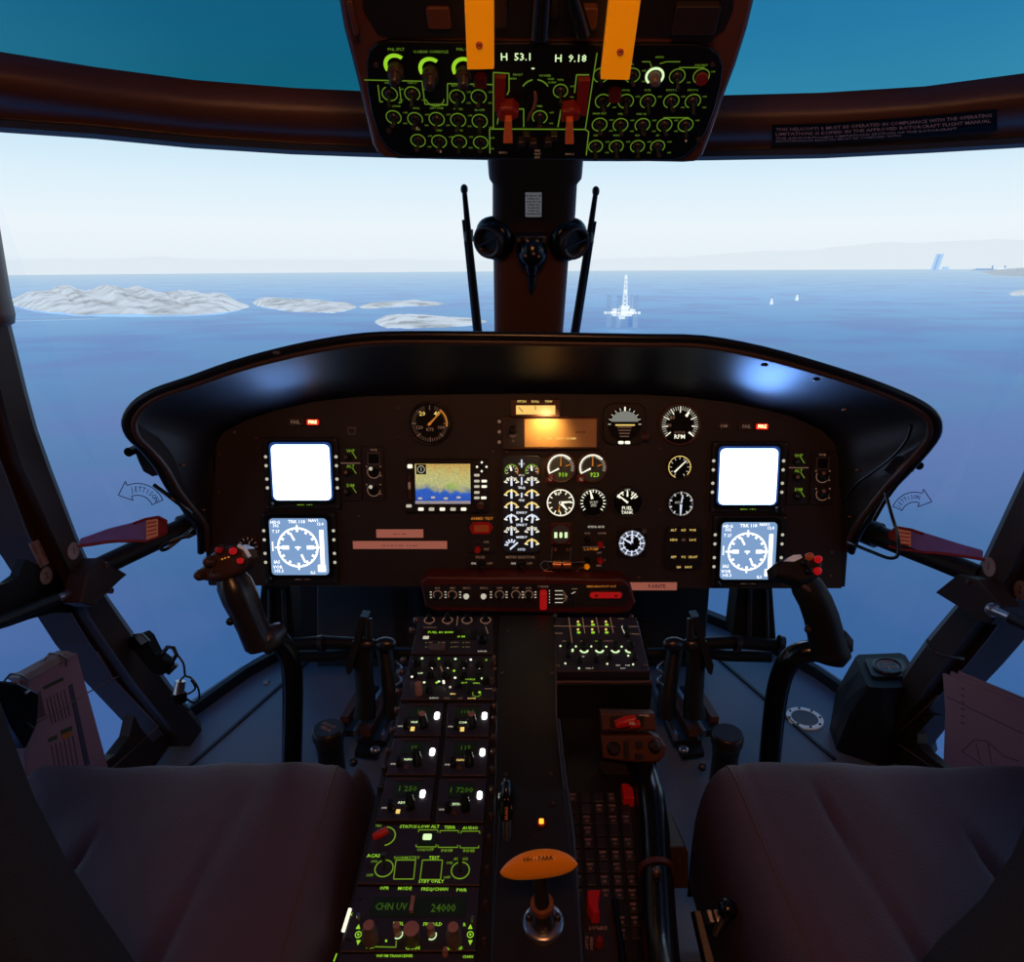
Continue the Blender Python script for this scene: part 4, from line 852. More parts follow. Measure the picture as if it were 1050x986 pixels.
b = MB(); b.rect(PF, *prect(PF, 424.5, 472.5, 486, 517), .012, .0135, 'panel_dark', 1.5*ps, .0008); b.build('screen_surround', t)
q = prect(PF, 427, 474.5, 483, 515); b = MB(); b.rect(PF, *q, .0135, .0138, 'map_screen'); b.build('screen', t)
b = MB(); a = prect(PF, 428, 475, 438, 485); b.rect(PF, *a, .0138, .0142, 'face_black'); b.arc(PF, a[0], a[1], 3.2*ps, 3.8*ps, 0, 360, .0143, 'lit_soft'); b.stroke(PF, (a[0], a[1]-2*ps), (a[0], a[1]+2*ps), .6*ps, .0143, 'lit_soft'); b.build('inset_compass', t)
b = MB(); a = prect(PF, 427, 512, 483, 515); b.rect(PF, *a, .0139, .0141, 'foam_white')
for k in range(4): b.rect(PF, *prect(PF, 430+13*k, 508.5-(k % 2), 434+13*k, 510.5-(k % 2)), .0139, .0141, 'lit_soft')
b.build('caption_bar', t)
for k, x in enumerate((420.5, 432.7, 443.5, 454.5, 465.3, 476)): b = MB(); b.rect(PF, *prect(PF, x-2.7, 519 if k else 515.8, x+2.7, 522 if k else 518.6), .012, .0145, 'lit_white' if k % 2 else 'lit_soft', .8*ps); b.build('lit_key', t)
for x, y in ((489.5, 486), (489.5, 492), (497, 492), (489.5, 497.5), (497, 497.5), (489.5, 503.5), (489.5, 509), (496.5, 509)): b = MB(); b.rect(PF, *prect(PF, x-2.7, y-1.2, x+2.7, y+1.2), .012, .0145, 'lit_white' if x > 490 else 'lit_soft', .8*ps); b.build('lit_key', t)
for x, y in ((494.5, 473), (489.7, 477.5), (499.3, 477.5), (494.5, 482)): b = MB(); u, v = U(x, y); b.disc(PF, u, v, 1.1*ps, .012, .014, 'lit_white', 8); b.build('cursor_key', t)
knobp(t, PF, 494.5, 477.5, 2.6, h0=.012, hgt=.004, nm='joystick'); knobp(t, PF, 493.5, 517, 4, m='bezel_warm', h0=.012)
b = MB(); b.rect(PF, *prect(PF, 419, 475, 424, 479), .012, .0135, 'lit_white', ps); b.build('power_key', t)
b = MB(); b.rect(PF, *prect(PF, 420, 486, 422.5, 510), .012, .0135, 'bezel_warm'); b.rect(PF, *prect(PF, 420, 493, 422.2, 500), .0135, .016, 'lit_dim', .5*ps); b.build('card_slot', t)
# pink labels
for label, q, s in (('short pink paper label strip left of the red emergency unit', (386, 542.5, 434, 551), '-- - ---'), ('long pink paper label strip under the short one', (362, 554.5, 458.5, 562.5), '-- - -- - ---  - - ---'), ('pink paper label strip with registration below the clock', (645, 596.8, 694, 604.8), 'F-HNTE')):
    t = thing('paper_label', label, 'label'); a = prect(PF, *q); b = MB(); b.rect(PF, *a, 0, .0012, 'pink_label'); b.build('strip', t); b = MB(); b.text(PF, s, a[0]+(4*ps if 'regis' in label else 0), a[1], 5.4*ps, .0015, 'label_ink'); b.build('lettering', t)
# emergency unit
t = thing('emergency_beacon_unit', 'small panel with red hexagonal display guard and a red switch, below the map', 'control unit'); q = prect(PF, 480.5, 527, 508.5, 566); b = MB(); b.rect(PF, *q, 0, .005, 'module', ps, .001); b.build('plate', t)
b = MB(); o = [U(*p) for p in ((481.5, 540), (485, 534.5), (502, 534.5), (506, 540), (502, 546.5), (485, 546.5))]; b.prism(PF, o, .005, .009, 'red_plastic', .001); b.build('guard', t)
b = MB(); b.rect(PF, *prect(PF, 486.5, 537, 501.5, 544), .009, .0098, 'orange_dull'); b.build('display', t)
b = MB(); u, v = U(494.5, 531); b.text(PF, 'ARMED TEST', u, v, 4*ps, .0053, 'lit_orange'); u, v = U(497.5+1, 555); b.text(PF, 'ON', u, v, 3.5*ps, .0053, 'lit_dim'); u, v = U(499, 562.5); b.text(PF, 'TST', u, v, 3.5*ps, .0053, 'lit_dim'); b.arc(PF, *U(490, 558.5), 4.6*ps, 5.3*ps, 0, 360, .0052, 'module_edge'); b.build('legend', t)
knobp(t, PF, 490, 562.5, 3.2, 'red_plastic', .012, 'switch_lever', h0=.005)
for label, q, s, l2 in (('small panel with rotary fold selector, left of the pair under the map', (476.5, 568, 511, 582.5), 'FOLD', 'left'), ('small panel with rotary meter selector under the vertical engine display', (517, 568, 552, 582.5), 'METER SELECTOR', 'right')):
    t = thing('rotary_selector', label, 'selector'); b = MB(); b.rect(PF, *prect(PF, *q), 0, .004, 'module', ps, .001); b.build('plate', t); xm = (q[0]+q[2])/2
    b = MB(); u, v = U(xm-1, 570.6); b.text(PF, s, u, v, 3.8*ps, .0044, 'lit_dim'); u, v = U(xm-8, 577); b.text(PF, 'ON', u, v, 3.4*ps, .0044, 'lit_soft'); u, v = U(xm+8.5, 577); b.text(PF, 'OFF', u, v, 3.4*ps, .0044, 'lit_dim'); b.arc(PF, *U(xm, 577), 5.2*ps, 5.8*ps, 0, 360, .0042, 'module_edge'); b.build('legend', t)
    knobp(t, PF, xm, 577.5, 4.4); b = MB(); b.stroke(PF, U(xm, 577.5), U(xm+3, 581), 1.4*ps, .016, 'screw', .002); b.build('pointer', t)
# vertical engine instrument display
t = thing('engine_display', 'tall narrow engine display with seven rows of paired white arc gauges', 'engine display'); q = prect(PF, 514.5, 466.5, 554.5, 566.5); b = MB(); b.rect(PF, *q, 0, .006, 'bezel', 6*ps, .001); b.build('bezel', t)
q = prect(PF, 516, 468, 553, 565); b = MB(); b.rect(PF, *q, .006, .007, 'engine_glass', 5*ps); b.build('glass', t)
H = .0073
for row, (y, s) in enumerate(((480.5, 'NG'), (492, 'TRQ'), (505, 'T4'), (517.5, 'ENG P'), (530, 'ENG T'), (542.5, 'MGB P'), (555, 'HYD'))):
    for sg in (-1, 1):
        b = MB(); cx = 535+sg*10.4; r = 7.2*ps; u, v = U(cx, y+(1.5 if row == 0 else 3.5))
        if row == 0: b.arc(PF, u, v, r*.8, r*.98, -120, 60, H, 'lit_green'); b.arc(PF, u, v, r*.8, r*.98, 60, 120, H, 'lit_orange'); b.ticks(PF, u, v, r*.5, r*.8, -120, 100, 7, r*.13, H, 'lit_soft'); b.stroke(PF, (u, v), (u-sg*r*.1-r*.3*(sg < 0), v+r*.75), r*.28, H, 'lit_white')
        elif row == 6 and sg < 0: b.ticks(PF, u, v, r*.5, r*1.0, -80, 30, 5, r*.22, H, 'lit_cool'); b.stroke(PF, (u-r*.2, v-r*.5), (u+r*.9, v+r*.5), r*.25, H, 'lit_cool')
        else:
            mm = 'lit_yellow' if row in (2, 3, 6) else 'lit_cool'
            b.arc(PF, u, v, r*.78, r*1.02, -72, 72, H, mm if row not in (1, 5) else 'lit_soft'); b.ticks(PF, u, v, r*.6, r*1.1, -72, 72, 3 if row not in (1, 5) else 5, r*.18, H, 'lit_white'); b.stroke(PF, (u, v-r*.25), (u+(row == 4)*r*.2*sg, v+r*.8), r*.3, H, 'lit_cool')
        b.build('arc_gauge', t)
    b = MB(); u, v = U(535, y+(1 if row == 0 else 7.3)); 
    if row: b.text(PF, s, u, v, 3.6*ps, H+.0002, 'lit_cool', 0, 1.1)
    if row in (0, 1, 2, 4): b.stroke(PF, (u, v+3*ps), (u, v+(11 if row < 2 else 8)*ps), 1.6*ps, H, 'lit_cool')
    b.text(PF, 'MAX', *U(535, y-5.5), 3.0*ps, H, 'lit_soft'); b.build('caption', t)
# trim indicator and amber caution unit
t = thing('trim_indicator', 'small amber-lit trim indicator box sitting on the amber unit', 'indicator'); b = MB(); b.rect(PF, *prect(PF, 524, 409, 574, 426.5), 0, .022, 'bezel_warm', ps, .001); b.build('case', t)
b = MB(); b.rect(PF, *prect(PF, 529.5, 415, 569, 424), .022, .0228, 'amber_glow'); b.build('window', t)
b = MB()
for x, s in ((535, 'PITCH'), (549, 'ROLL'), (562.5, 'YAW')): u, v = PF.uv(x, 411.6, .022); b.text(PF, s, u, v, 3.2*ps, .0225, 'lit_yellow')
u, v = PF.uv(534, 420, .022); b.stroke(PF, (u-2*ps, v+2.5*ps), (u+2*ps, v-2*ps), .7*ps, .023, 'label_ink'); u, v = PF.uv(549, 418, .022); b.stroke(PF, (u, v-2*ps), (u, v+2*ps), .7*ps, .023, 'label_ink'); b.build('markings', t)
t = thing('caution_unit', 'wide amber-glowing rectangular annunciator unit at top centre of panel', 'annunciator'); b = MB(); b.rect(PF, *prect(PF, 515.5, 426.5, 613.5, 460), 0, .012, 'bezel_warm', ps, .002); b.build('case', t)
b = MB(); b.rect(PF, *prect(PF, 538, 429, 611, 457.5), .012, .0125, 'amber_face'); b.build('face', t)
b = MB(); b.rect(PF, *prect(PF, 517.5, 429, 537, 457.5), .012, .0128, 'module', ps); b.build('switch_plate', t)
knobp(t, PF, 526.5, 439.5, 4, h0=.0128); b = MB(); u, v = U(526.5, 446.5); b.text(PF, 'TEST', u, v, 3.2*ps, .013, 'lit_dim'); u, v = U(526.5, 451.5); b.text(PF, 'O', u, v, 4*ps, .013, 'lit_dim')
b.build('switch_legend', t); b = MB(); u, v = PF.uv(565, 449.5, .0125)
for dx, s in ((-13, 'CTL'), (-2, 'CTA'), (9.5, 'SERVO'), (20, 'ALARM')): b.text(PF, s, u+dx*ps, v, 3.1*ps, .0128, 'amber_glow')
b.text(PF, 'FIRE DIM', *PF.uv(595, 443, .0125), 2.6*ps, .0128, 'red_dark'); b.build('legend', t)
for y in (432, 442.5, 453): b = MB(); u, v = U(512, y); b.disc(PF, u, v, 1.7*ps, 0, .004, 'lit_dim', 10); b.build('side_screw', t)
# landing gear indicator, wire guard, hoist switches
t = thing('gear_indicator', 'square dark indicator with three bright pale green bars, centre panel', 'indicator'); u, v = U(575, 546.8); b = MB(); b.rect(PF, u, v, 22*ps, 23*ps, 0, .006, 'red_frame', 2*ps, .001); b.build('case', t)
b = MB(); b.disc(PF, u, v, 9.6*ps, .006, .0068, 'face_grey', 24); b.build('dial', t)
for dx, w_ in ((-5.3, 3), (0, 3), (5.3, 3)): b = MB(); b.rect(PF, u+dx*ps, v-.8*ps, w_*ps, 6*ps, .0068, .0075, 'lit_pale', (1.4 if dx == 0 else .3)*ps); b.build('light_bar', t)
for dx in (-9, 9):
    for dy_ in (-9.5, 9.5): b = MB(); b.disc(PF, u+dx*ps, v+dy_*ps, 1.3*ps, .006, .0075, 'screw', 8); b.build('case_screw', t)
t = thing('wire_latch', 'coppery spring latch with bent wire arms below the gear indicator', 'latch'); b = MB(); b.rect(PF, *prect(PF, 566, 559, 586, 568), 0, .004, 'bezel', ps); b.build('base', t)
for dx in (569.5, 581.5): b = MB(); u, v = U(dx, 562.5); b.disc(PF, u, v, 1.8*ps, .004, .007, 'copper', 10); b.build('rivet', t)
b = MB(); A = PF.T(*U(566.5, 577), .012); B = PF.T(*U(585, 577), .012); b.tube([A, A.lerp(B, .45)], 4.6*ps, 'copper', 14); b.build('spring_roller', t); b = MB(); b.tube([A.lerp(B, .55), B], 4.6*ps, 'copper', 14); b.build('spring_roller', t)
def W(*pp): return [PF.T(*U(x, y), h) for x, y, h in pp]
b = MB(); b.tube(catmull(W((600, 574.5, .008), (585, 574.5, .016), (568, 574, .016), (558, 574, .01), (554, 578, .01), (558, 583, .01), (563, 580, .01), (561, 575, .012)), 5), .8*ps, 'metal', 6); b.build('upper_wire', t)
b = MB(); b.tube(catmull(W((601, 580, .01), (594, 581, .01), (590, 586, .01), (583, 587, .01), (572, 585.5, .01), (562, 584, .01), (556, 585, .01), (554, 590, .01)), 5), .8*ps, 'copper', 6); b.build('lower_wire', t)
for x in (566, 585): b = MB(); b.tube(W((x, 560, .006), (x-1, 570, .014), (x, 577, .014)), .7*ps, 'metal_dark', 6); b.build('hanger', t)
b = MB(); u, v = U(601.5, 579.5); b.disc(PF, u, v, 3*ps, .006, .012, 'yellow_lever', 5); b.build('yellow_tag', t)
t = thing('switch_unit', 'small panel with two red toggle tips, right of the wire latch', 'control unit'); b = MB(); b.rect(PF, *prect(PF, 596, 535, 621, 585), 0, .005, 'module', ps, .001); b.build('plate', t)
b = MB(); u, v = U(611, 539.5); b.text(PF, 'HYDR AUX', u, v, 3.4*ps, .0053, 'lit_soft'); u, v = U(606, 562.3); b.text(PF, 'L.G PUMP', u, v, 3.6*ps, .0053, 'lit_orange'); b.stroke(PF, U(597, 560), U(620, 560), .5*ps, .0053, 'lit_dim')
for x, y, s in ((602, 546, 'AUX'), (617, 546, 'NORM'), (614, 566, 'OFF'), (614, 579, 'EMG'), (620, 573, 'L')): b.text(PF, s, *U(x, y), 2.8*ps, .0053, 'lit_dim')
for x, y in ((602, 552.5), (614, 552), (602, 572.5)): b.arc(PF, *U(x, y), 4.4*ps, 5*ps, 0, 360, .0052, 'module_edge')
b.build('legend', t)
for x, y, m, r_ in ((602, 552.5, 'knob_black', 3.4), (602, 572.5, 'knob_black', 3.4), (615, 557, 'red_plastic', 2.9), (615, 573.3, 'red_plastic', 2.9)): knobp(t, PF, x, y, r_, m, .014, 'toggle', h0=.005)
# autopilot key panel
t = thing('autopilot_panel', 'dark rounded key panel with small yellow legends, left of lower right display', 'control unit'); b = MB(); b.rect(PF, *prect(PF, 680.5, 540, 720, 583.5), 0, .005, 'panel_dark', 7*ps, .001); b.build('plate', t)
for x, y, s in ((690, 542.5, 'ALT'), (700, 542.5, 'A/S'), (709.5, 542.5, 'VOR'), (690, 552.5, 'HDG'), (700, 552.5, 'GS'), (709.5, 552.5, 'LOC'), (690, 570, 'APP'), (700, 570, 'V.S'), (709.5, 570, 'CR.HT'), (695, 580.3, 'GA'), (705, 580.3, 'HOV')):
    b = MB(); u, v = U(x, y); b.rect(PF, u, v, 8*ps, 7*ps, .005, .007, 'module', ps, .0005); b.text(PF, s, u, v, 3.4*ps, .0073, 'lit_yellow' if (x, y) != (700, 552.5) else 'lit_dim'); b.build('key', t)
# lower switch console (red edged)
LF = Frame(PF.T(*PF.uv(545, 610), .035), (1, 0, 0), (0, sin(R(2)), cos(R(2))))
t = thing('switch_console', 'long rounded red-edged switch console under the centre of the panel', 'switch console')
o = [LF.uv(*p) for p in ((431, 597), (438, 591), (540, 592), (638, 593.5), (647, 600), (652, 618), (645, 628), (630, 630), (545, 628.5), (448, 627), (436, 622))]
b = MB(); b.prism(LF, o, -.06, 0, 'red_frame', .004); b.build('body', t)
o = [LF.uv(*p) for p in ((434, 600), (545, 598), (643, 600), (646, 612), (642, 621), (545, 622.5), (438, 621))]
b = MB(); b.prism(LF, o, 0, .002, 'module'); b.build('face', t); ls = LF.sc(545, 610)
for k, (x, m) in enumerate(((449, 0), (464, 0), (479, 1), (496.5, 1), (512.5, 0), (529, 0), (542, 0))):
    u, v = LF.uv(x, 609); b = MB(); b.arc(LF, u, v, 4*ls, 4.8*ls, 0, 360, .0022, 'lit_dim' if not m else 'module_edge'); sg = -1 if k < 3 else 1
    for j in range(3): b.stroke(LF, (u+sg*6*ls, v+(j-1)*3*ls), (u+sg*8*ls, v+(j-1)*3*ls), .9*ls, .0022, 'lit_soft')
    b.text(LF, ('BUS', 'GEN', 'ENG 1', 'ENG 2', 'HYD', 'PUMP', 'AUX')[k], u, v+7.2*ls, 2.8*ls, .0023, 'lit_dim')
    b.build('dial_marking', t)
    kb = MB(); kb.lathe(LF, u, v+(2*ls if m else 0), [(2.8*ls, .002), (2.6*ls, .015), (1.5*ls, .017)], 'knob_black', 14); 
    ko = kb.build('toggle_switch', t)
    if m: kb = MB(); kb.lathe(LF, u, v+2*ls, [(2.9*ls, .0171), (2.6*ls, .021), (1*ls, .023)], 'lit_soft', 14); kb.build('lit_cap', ko)
b = MB(); b.rect(LF, *prect(LF, 553.5, 604, 560.5, 622), .002, .016, 'lit_redsoft', 2*ls, .002); b.build('red_guard', t)
b = MB(); b.text(LF, 'T BRAKE', *LF.uv(557, 600.8), 2.8*ls, .0023, 'lit_dim')
for j in range(5): b.stroke(LF, LF.uv(563, 605+3*j), LF.uv(563.8, 605+3*j), 1.2*ls, .0022, 'lit_soft')
for j, y in enumerate((605, 609, 613, 617)):
    b.stroke(LF, LF.uv(569, y), LF.uv(577, y), .8*ls, .0022, 'lit_soft'); b.stroke(LF, LF.uv(577, y), LF.uv(582, 612), .6*ls, .0022, 'lit_dim')
b.stroke(LF, LF.uv(586, 608), LF.uv(590, 606), .7*ls, .0022, 'lit_soft'); b.stroke(LF, LF.uv(586, 603), LF.uv(592, 603), .7*ls, .0022, 'lit_dim'); b.build('legend', t)
knobp(t, LF, 584.5, 614, 3.8, h0=.002)
b = MB(); q = prect(LF, 603.5, 604, 638, 612.3); b.rect(LF, *q, .002, .008, 'red_frame', 3*ls, .001); b.build('capsule_base', t)
b = MB(); b.rect(LF, q[0], q[1], q[2]*.94, q[3]*.7, .008, .010, 'lit_redsoft', 2.8*ls, .001); b.build('red_capsule', t)
for x in (611, 631): b = MB(); b.disc(LF, *LF.uv(x, 608.3), 1.4*ls, .010, .0112, 'red_dark', 10); b.build('capsule_screw', t)
b = MB(); b.text(LF, 'EMERGENCY', *LF.uv(610, 600.7), 3*ls, .0023, 'lit_orange'); b.text(LF, 'CUT OUT', *LF.uv(625, 600.7), 3*ls, .0023, 'lit_orange'); b.build('capsule_legend', t)
# ================================================================== CENTRE PEDESTAL
EA = P(545, 636, 1.315); EB = P(545, 986, .765)
QF = Frame((0, EA.y, EA.z), (1, 0, 0), (0, EA.y-EB.y, EA.z-EB.z)); qs = lambda px, py: QF.sc(px, py)
def qpoly(*p): return [QF.uv(*a) for a in p]
t = thing('centre_pedestal', 'long black centre pedestal body sloping back between the two seats', 'pedestal')
b = MB(); b.prism(QF, qpoly((430, 632), (511, 632), (511, 1050), (332, 1050), (345, 986)), -.27, 0, 'panel_dark'); b.build('radio_column_body', t)
b = MB(); b.prism(QF, qpoly((511, 634), (569, 634), (571, 742), (589, 933), (596, 1050), (500, 1050), (505, 900)), -.27, .008, 'black_paint', .002); b.build('centre_cover', t)
b = MB(); b.prism(QF, qpoly((513, 816), (578.5, 816), (592, 935), (600, 1050), (500, 1050), (508, 900)), .008, .016, 'panel_dark', .002); b.build('brake_cover', t)
b = MB(); b.tube([QF.T(*QF.uv(x, y), .012) for x, y in ((572, 745), (578, 800), (586, 860), (591, 930), (597, 1040))], .004, 'bezel', 8); b.build('edge_trim', t)
b = MB(); b.tube([QF.T(*QF.uv(x, y), .0085) for x, y in ((569.5, 640), (570.5, 742))], .0012, 'knob_grey', 6); b.build('edge_trim', t)
for px, py in ((521, 651), (557, 652), (515, 694), (566, 694), (519, 798), (565, 798), (567, 833), (516, 908)):
    b = MB(); b.disc(QF, *QF.uv(px, py), .0028, .008, .0185 if py > 830 else .0095, 'screw', 8); b.build('cover_screw', t)
# side rails of quarter turn screws
for px, py in ((507, 676), (507.5, 688), (507, 710), (507, 725), (507, 738), (506.5, 757), (506, 772), (505, 790), (504.5, 811), (503.5, 838), (502, 860), (500, 892), (498.5, 928), (497, 966), (414, 678), (412, 690), (409, 710), (407.5, 729), (403, 750), (399, 771), (394, 789), (390, 809), (379, 890), (369, 924), (359, 965), (423, 647), (427, 637)):
    u, v = QF.uv(px, py); r_ = 3.2*qs(px, py); b = MB(); b.lathe(QF, u, v, [(r_, 0), (r_*.95, .006), (r_*.5, .008)], 'screw' if px > 480 or py < 780 else 'metal_dark', 12); b.build('fastener', t)
def unit(name, label, poly, cat='radio', group=None, h=.006, m='module_blue', edge=True):
    t = thing(name, label, cat, group); b = MB(); b.prism(QF, qpoly(*poly), 0, h, m, .0015); b.build('faceplate', t)
    if edge:
        b = MB(); p = [QF.T(*QF.uv(*a), h+.0003) for a in poly]; b.tube([p[2], p[3]], .0009, 'module_edge', 5); b.build('edge_line', t)
    return t
def qt(b, s, x, y, size, m='lit_lime', h=.0064, sx=1.0): u, v = QF.uv(x, y); b.text(QF, s, u, v, size*qs(x, y), h, m, 0, sx)
def qrect(b, x0, y0, x1, y1, h0, h1, m, r=0): q = prect(QF, x0, y0, x1, y1); b.rect(QF, *q, h0, h1, m, r)
def qknob(t, x, y, r, hgt, m='knob_black', nm='knob', h0=.006, cap=None, top=.8):
    u, v = QF.uv(x, y); s = qs(x, y); b = MB(); b.lathe(QF, u, v, [(r*s, h0), (r*s*.96, h0+hgt*.6), (r*s*top, h0+hgt*.66), (r*s*top*.95, h0+hgt)], m, 18); kn = b.build(nm, t)
    if cap: b = MB(); b.disc(QF, u, v, r*s*top*.9, h0+hgt, h0+hgt+.001, cap, 14); b.build('knob_cap', kn)
def qring(b, x, y, r0, r1, a0, a1, m, h=.0062): u, v = QF.uv(x, y); s = qs(x, y); b.arc(QF, u, v, r0*s, r1*s, a0, a1, h, m)
def qline(b, a, c, w_, m, h=.0062): b.stroke(QF, QF.uv(*a), QF.uv(*c), w_*qs(*a), h, m)
# unit 1 - fuel management
t = unit('fuel_management_unit', 'green text display panel with four ringed knobs at the top of the pedestal left column', ((430, 634), (506, 634), (506, 673), (422, 673)), 'control unit')
b = MB()
for x in (440.5, 459, 479, 498): qring(b, x, 638.5, 4.6, 5.6, 30, 330, 'lit_dim'); qt(b, 'ON', x, 642.6, 2.6, 'lit_dim')
qline(b, (469.5, 634.5), (468.5, 644), .8, 'lit_dim'); qline(b, (498, 645), (500.5, 652), .8, 'lit_dim'); qt(b, 'FUNCTION', 441, 646, 2.6, 'lit_dim')
for k, x in enumerate((440, 453, 466, 478)):
    for y in (661.5, 666): b.disc(QF, *QF.uv(x-3, y), .0009, .006, .0067, 'lit_green', 6); qt(b, ('CRS', 'DIR', 'WPT', 'LEG')[k], x+1.5, y, 2.8, 'lit_dim')
qt(b, 'RANGE', 494.5, 670.5, 2.8, 'lit_soft'); b.build('legend', t)
b = MB(); qrect(b, 433, 648.5, 489, 658.5, .006, .0066, 'face_black'); qt(b, 'FUEL 80 8080', 452, 651.3, 4.6, 'lit_lime', .007); qt(b, ':8 88', 473, 655.7, 4.2, 'lit_lime', .007); qrect(b, 434, 655, 440, 658, .0066, .007, 'lit_soft', .001); b.build('text_display', t)
b = MB(); qrect(b, 440.5, 664.5, 457, 670, .006, .010, 'knob_grey'); b.build('cover_tape', t)
for x in (440.5, 459, 479, 498): qknob(t, x, 637, 2.6, .012)
qknob(t, 494.5, 660, 5.2, .018)
# unit 2 - audio selector with scattered lights
t = unit('audio_selector_unit', 'wide audio selector panel scattered with small white and green lights', ((421, 675), (508, 675), (508, 720), (411, 720)), 'control unit')
b = MB()
for x, y, m in ((433.3, 681, 'lit_pale'), (450.4, 681.2, 'lit_lime'), (467.3, 681.6, 'lit_pale'), (483, 682.3, 'lit_white'), (498.8, 682.6, 'lit_green'), (443, 691.6, 'lit_white'), (459.3, 691.6, 'lit_white'), (457, 693.5, 'lit_lime'), (466, 693.8, 'lit_lime'), (475.6, 692, 'lit_pale'), (474, 694, 'lit_lime'), (491.8, 692.4, 'lit_white'), (423, 700, 'lit_white'), (467, 701, 'lit_white'), (494.6, 701.7, 'lit_pale'), (435.5, 705.8, 'lit_pale'), (450.5, 704.8, 'lit_pale'), (455.2, 704.6, 'lit_white'), (455.5, 706.3, 'lit_white'), (462, 710.6, 'lit_soft'), (492, 716, 'lit_lime'), (448.2, 706, 'lit_lime')): b.disc(QF, *QF.uv(x, y), 1.3*qs(x, y), .0125, .0137, m, 8)
b.build('indicator_lights', t, kind='stuff')
b = MB()
for x, y, s, m in ((431, 693.2, 'OFF', 'lit_pale'), (480, 699.4, 'VOX', 'lit_lime'), (485, 699.5, 'ICS', 'lit_lime'), (476.3, 703, 'BUT', 'lit_lime'), (488.6, 703.2, 'CALL', 'lit_lime'), (482, 706.3, 'MIC', 'lit_pale'), (445.5, 718.6, 'RADIO', 'lit_soft'), (458.5, 718.8, 'VOL', 'lit_dim'), (472, 719, 'ICS', 'lit_dim'), (484, 719.2, 'INTER', 'lit_yellow'), (464.6, 714.4, 'MIX', 'lit_yellow')): qt(b, s, x, y, 3.2, m)
qline(b, (497, 709), (508, 709), .7, 'lit_dim'); qring(b, 489, 714, 4, 4.7, 300, 90, 'lit_green'); b.build('legend', t)
for k in range(5):
    qknob(t, 427.5+16*k, 684+.4*k, 4.2, .014); 
    qknob(t, 424+17*k, 696+.3*k, 4.4, .014)
for x, y in ((452, 702), (470, 706), (482, 711), (440, 712), (498, 702)): qknob(t, x, y, 3.8, .012)
qknob(t, 430, 714, 3.9, .022, 'knob_pink', 'call_button', top=.95)
b = MB(); qline(b, (452, 689), (455, 696), 1.2, 'lit_dim', .0125); b.build('pointer', t)
for x, y in ((505, 703), (506, 684)): qknob(t, x, y, 3, .01, 'screw', 'mount_screw')
# radios
RAD = [('small tuning radio, left of the first row of three under the audio panel', ((411, 723.5), (455, 723.5), (452, 757), (404, 757)), 'VHF1'), ('small tuning radio, right of the first row under the audio panel', ((459, 723.5), (503, 723.5), (501, 757.5), (457, 757.5)), 'COM2'),
       ('small tuning radio, left in the middle row of three rows', ((404, 759), (451, 759), (447, 797), (396, 797)), 'NAV1'), ('small tuning radio, right in the middle row of three rows', ((457, 759), (501, 759.5), (499, 798), (453, 798)), 'NAV2'),
       ('small tuning radio marked ADF, left in the lowest row', ((396, 799.5), (446, 799.5), (441, 844), (386, 844)), 'ADF'), ('small tuning radio with starlike white lamp, right in the lowest row', ((451, 800.5), (499, 800.5), (496, 846), (447, 846)), 'XPDR')]
for k, (lab, pl, s) in enumerate(RAD):
    t = unit('tuning_radio', lab, pl, 'radio', 'small tuning radios in three rows on the pedestal')
    (ax, ay), (bx_, by), (cx_, cy_), (dx_, dyy) = pl
    def q(fx, fy): x0 = ax+(dx_-ax)*fy; x1 = bx_+(cx_-bx_)*fy; return x0+(x1-x0)*fx, ay+(dyy-ay)*fy
    b = MB(); x0, y0 = q(.20, .13); x1, y1 = q(.76, .45); qrect(b, x0, y0, x1, y1, .006, .0068, 'lcd_dark'); qt(b, ('18', '118.2', '15', '115', '1 250', '1 7200')[k], (x0+x1)/2, (y0+y1)/2, (y1-y0)*.62, 'lcd_seg', .0072); b.build('display', t)
    b = MB(); x0, y0 = q(.20, .06); x1, _ = q(.78, .06); qline(b, (x0, y0), (x1, y0), 1.6, 'module_edge', .007); b.build('display_hood', t)
    b = MB(); x, y = q(.42, .60); qt(b, s, x, y, 4.2, 'lit_pale' if k != 3 else 'lit_yellow', .0066); x, y = q(.10, .72); qt(b, 'ON', x, y, 3.4, 'lit_soft'); x, y = q(.38, .80); qrect(b, x-2, y-2, x+2, y+2, .006, .0068, 'lit_yellow' if k in (0, 1, 4) else 'module_edge'); b.build('legend', t)
    x, y = q(.60, .70); qknob(t, x, y, 5.0, .024, 'knob_black', 'tuning_knob', cap='knob_pink' if k < 2 else None)
    x, y = q(.24, .74); qknob(t, x, y, 3.6, .014, 'knob_black', 'volume_knob')
    x, y = q(.88 if k != 4 else .80, .40); b = MB(); u, v = QF.uv(x, y); s_ = qs(x, y); b.rect(QF, u, v, 5.2*s_, 9*s_, .006, .0078, 'lit_bulb', 2.2*s_); b.build('bright_lamp', t)
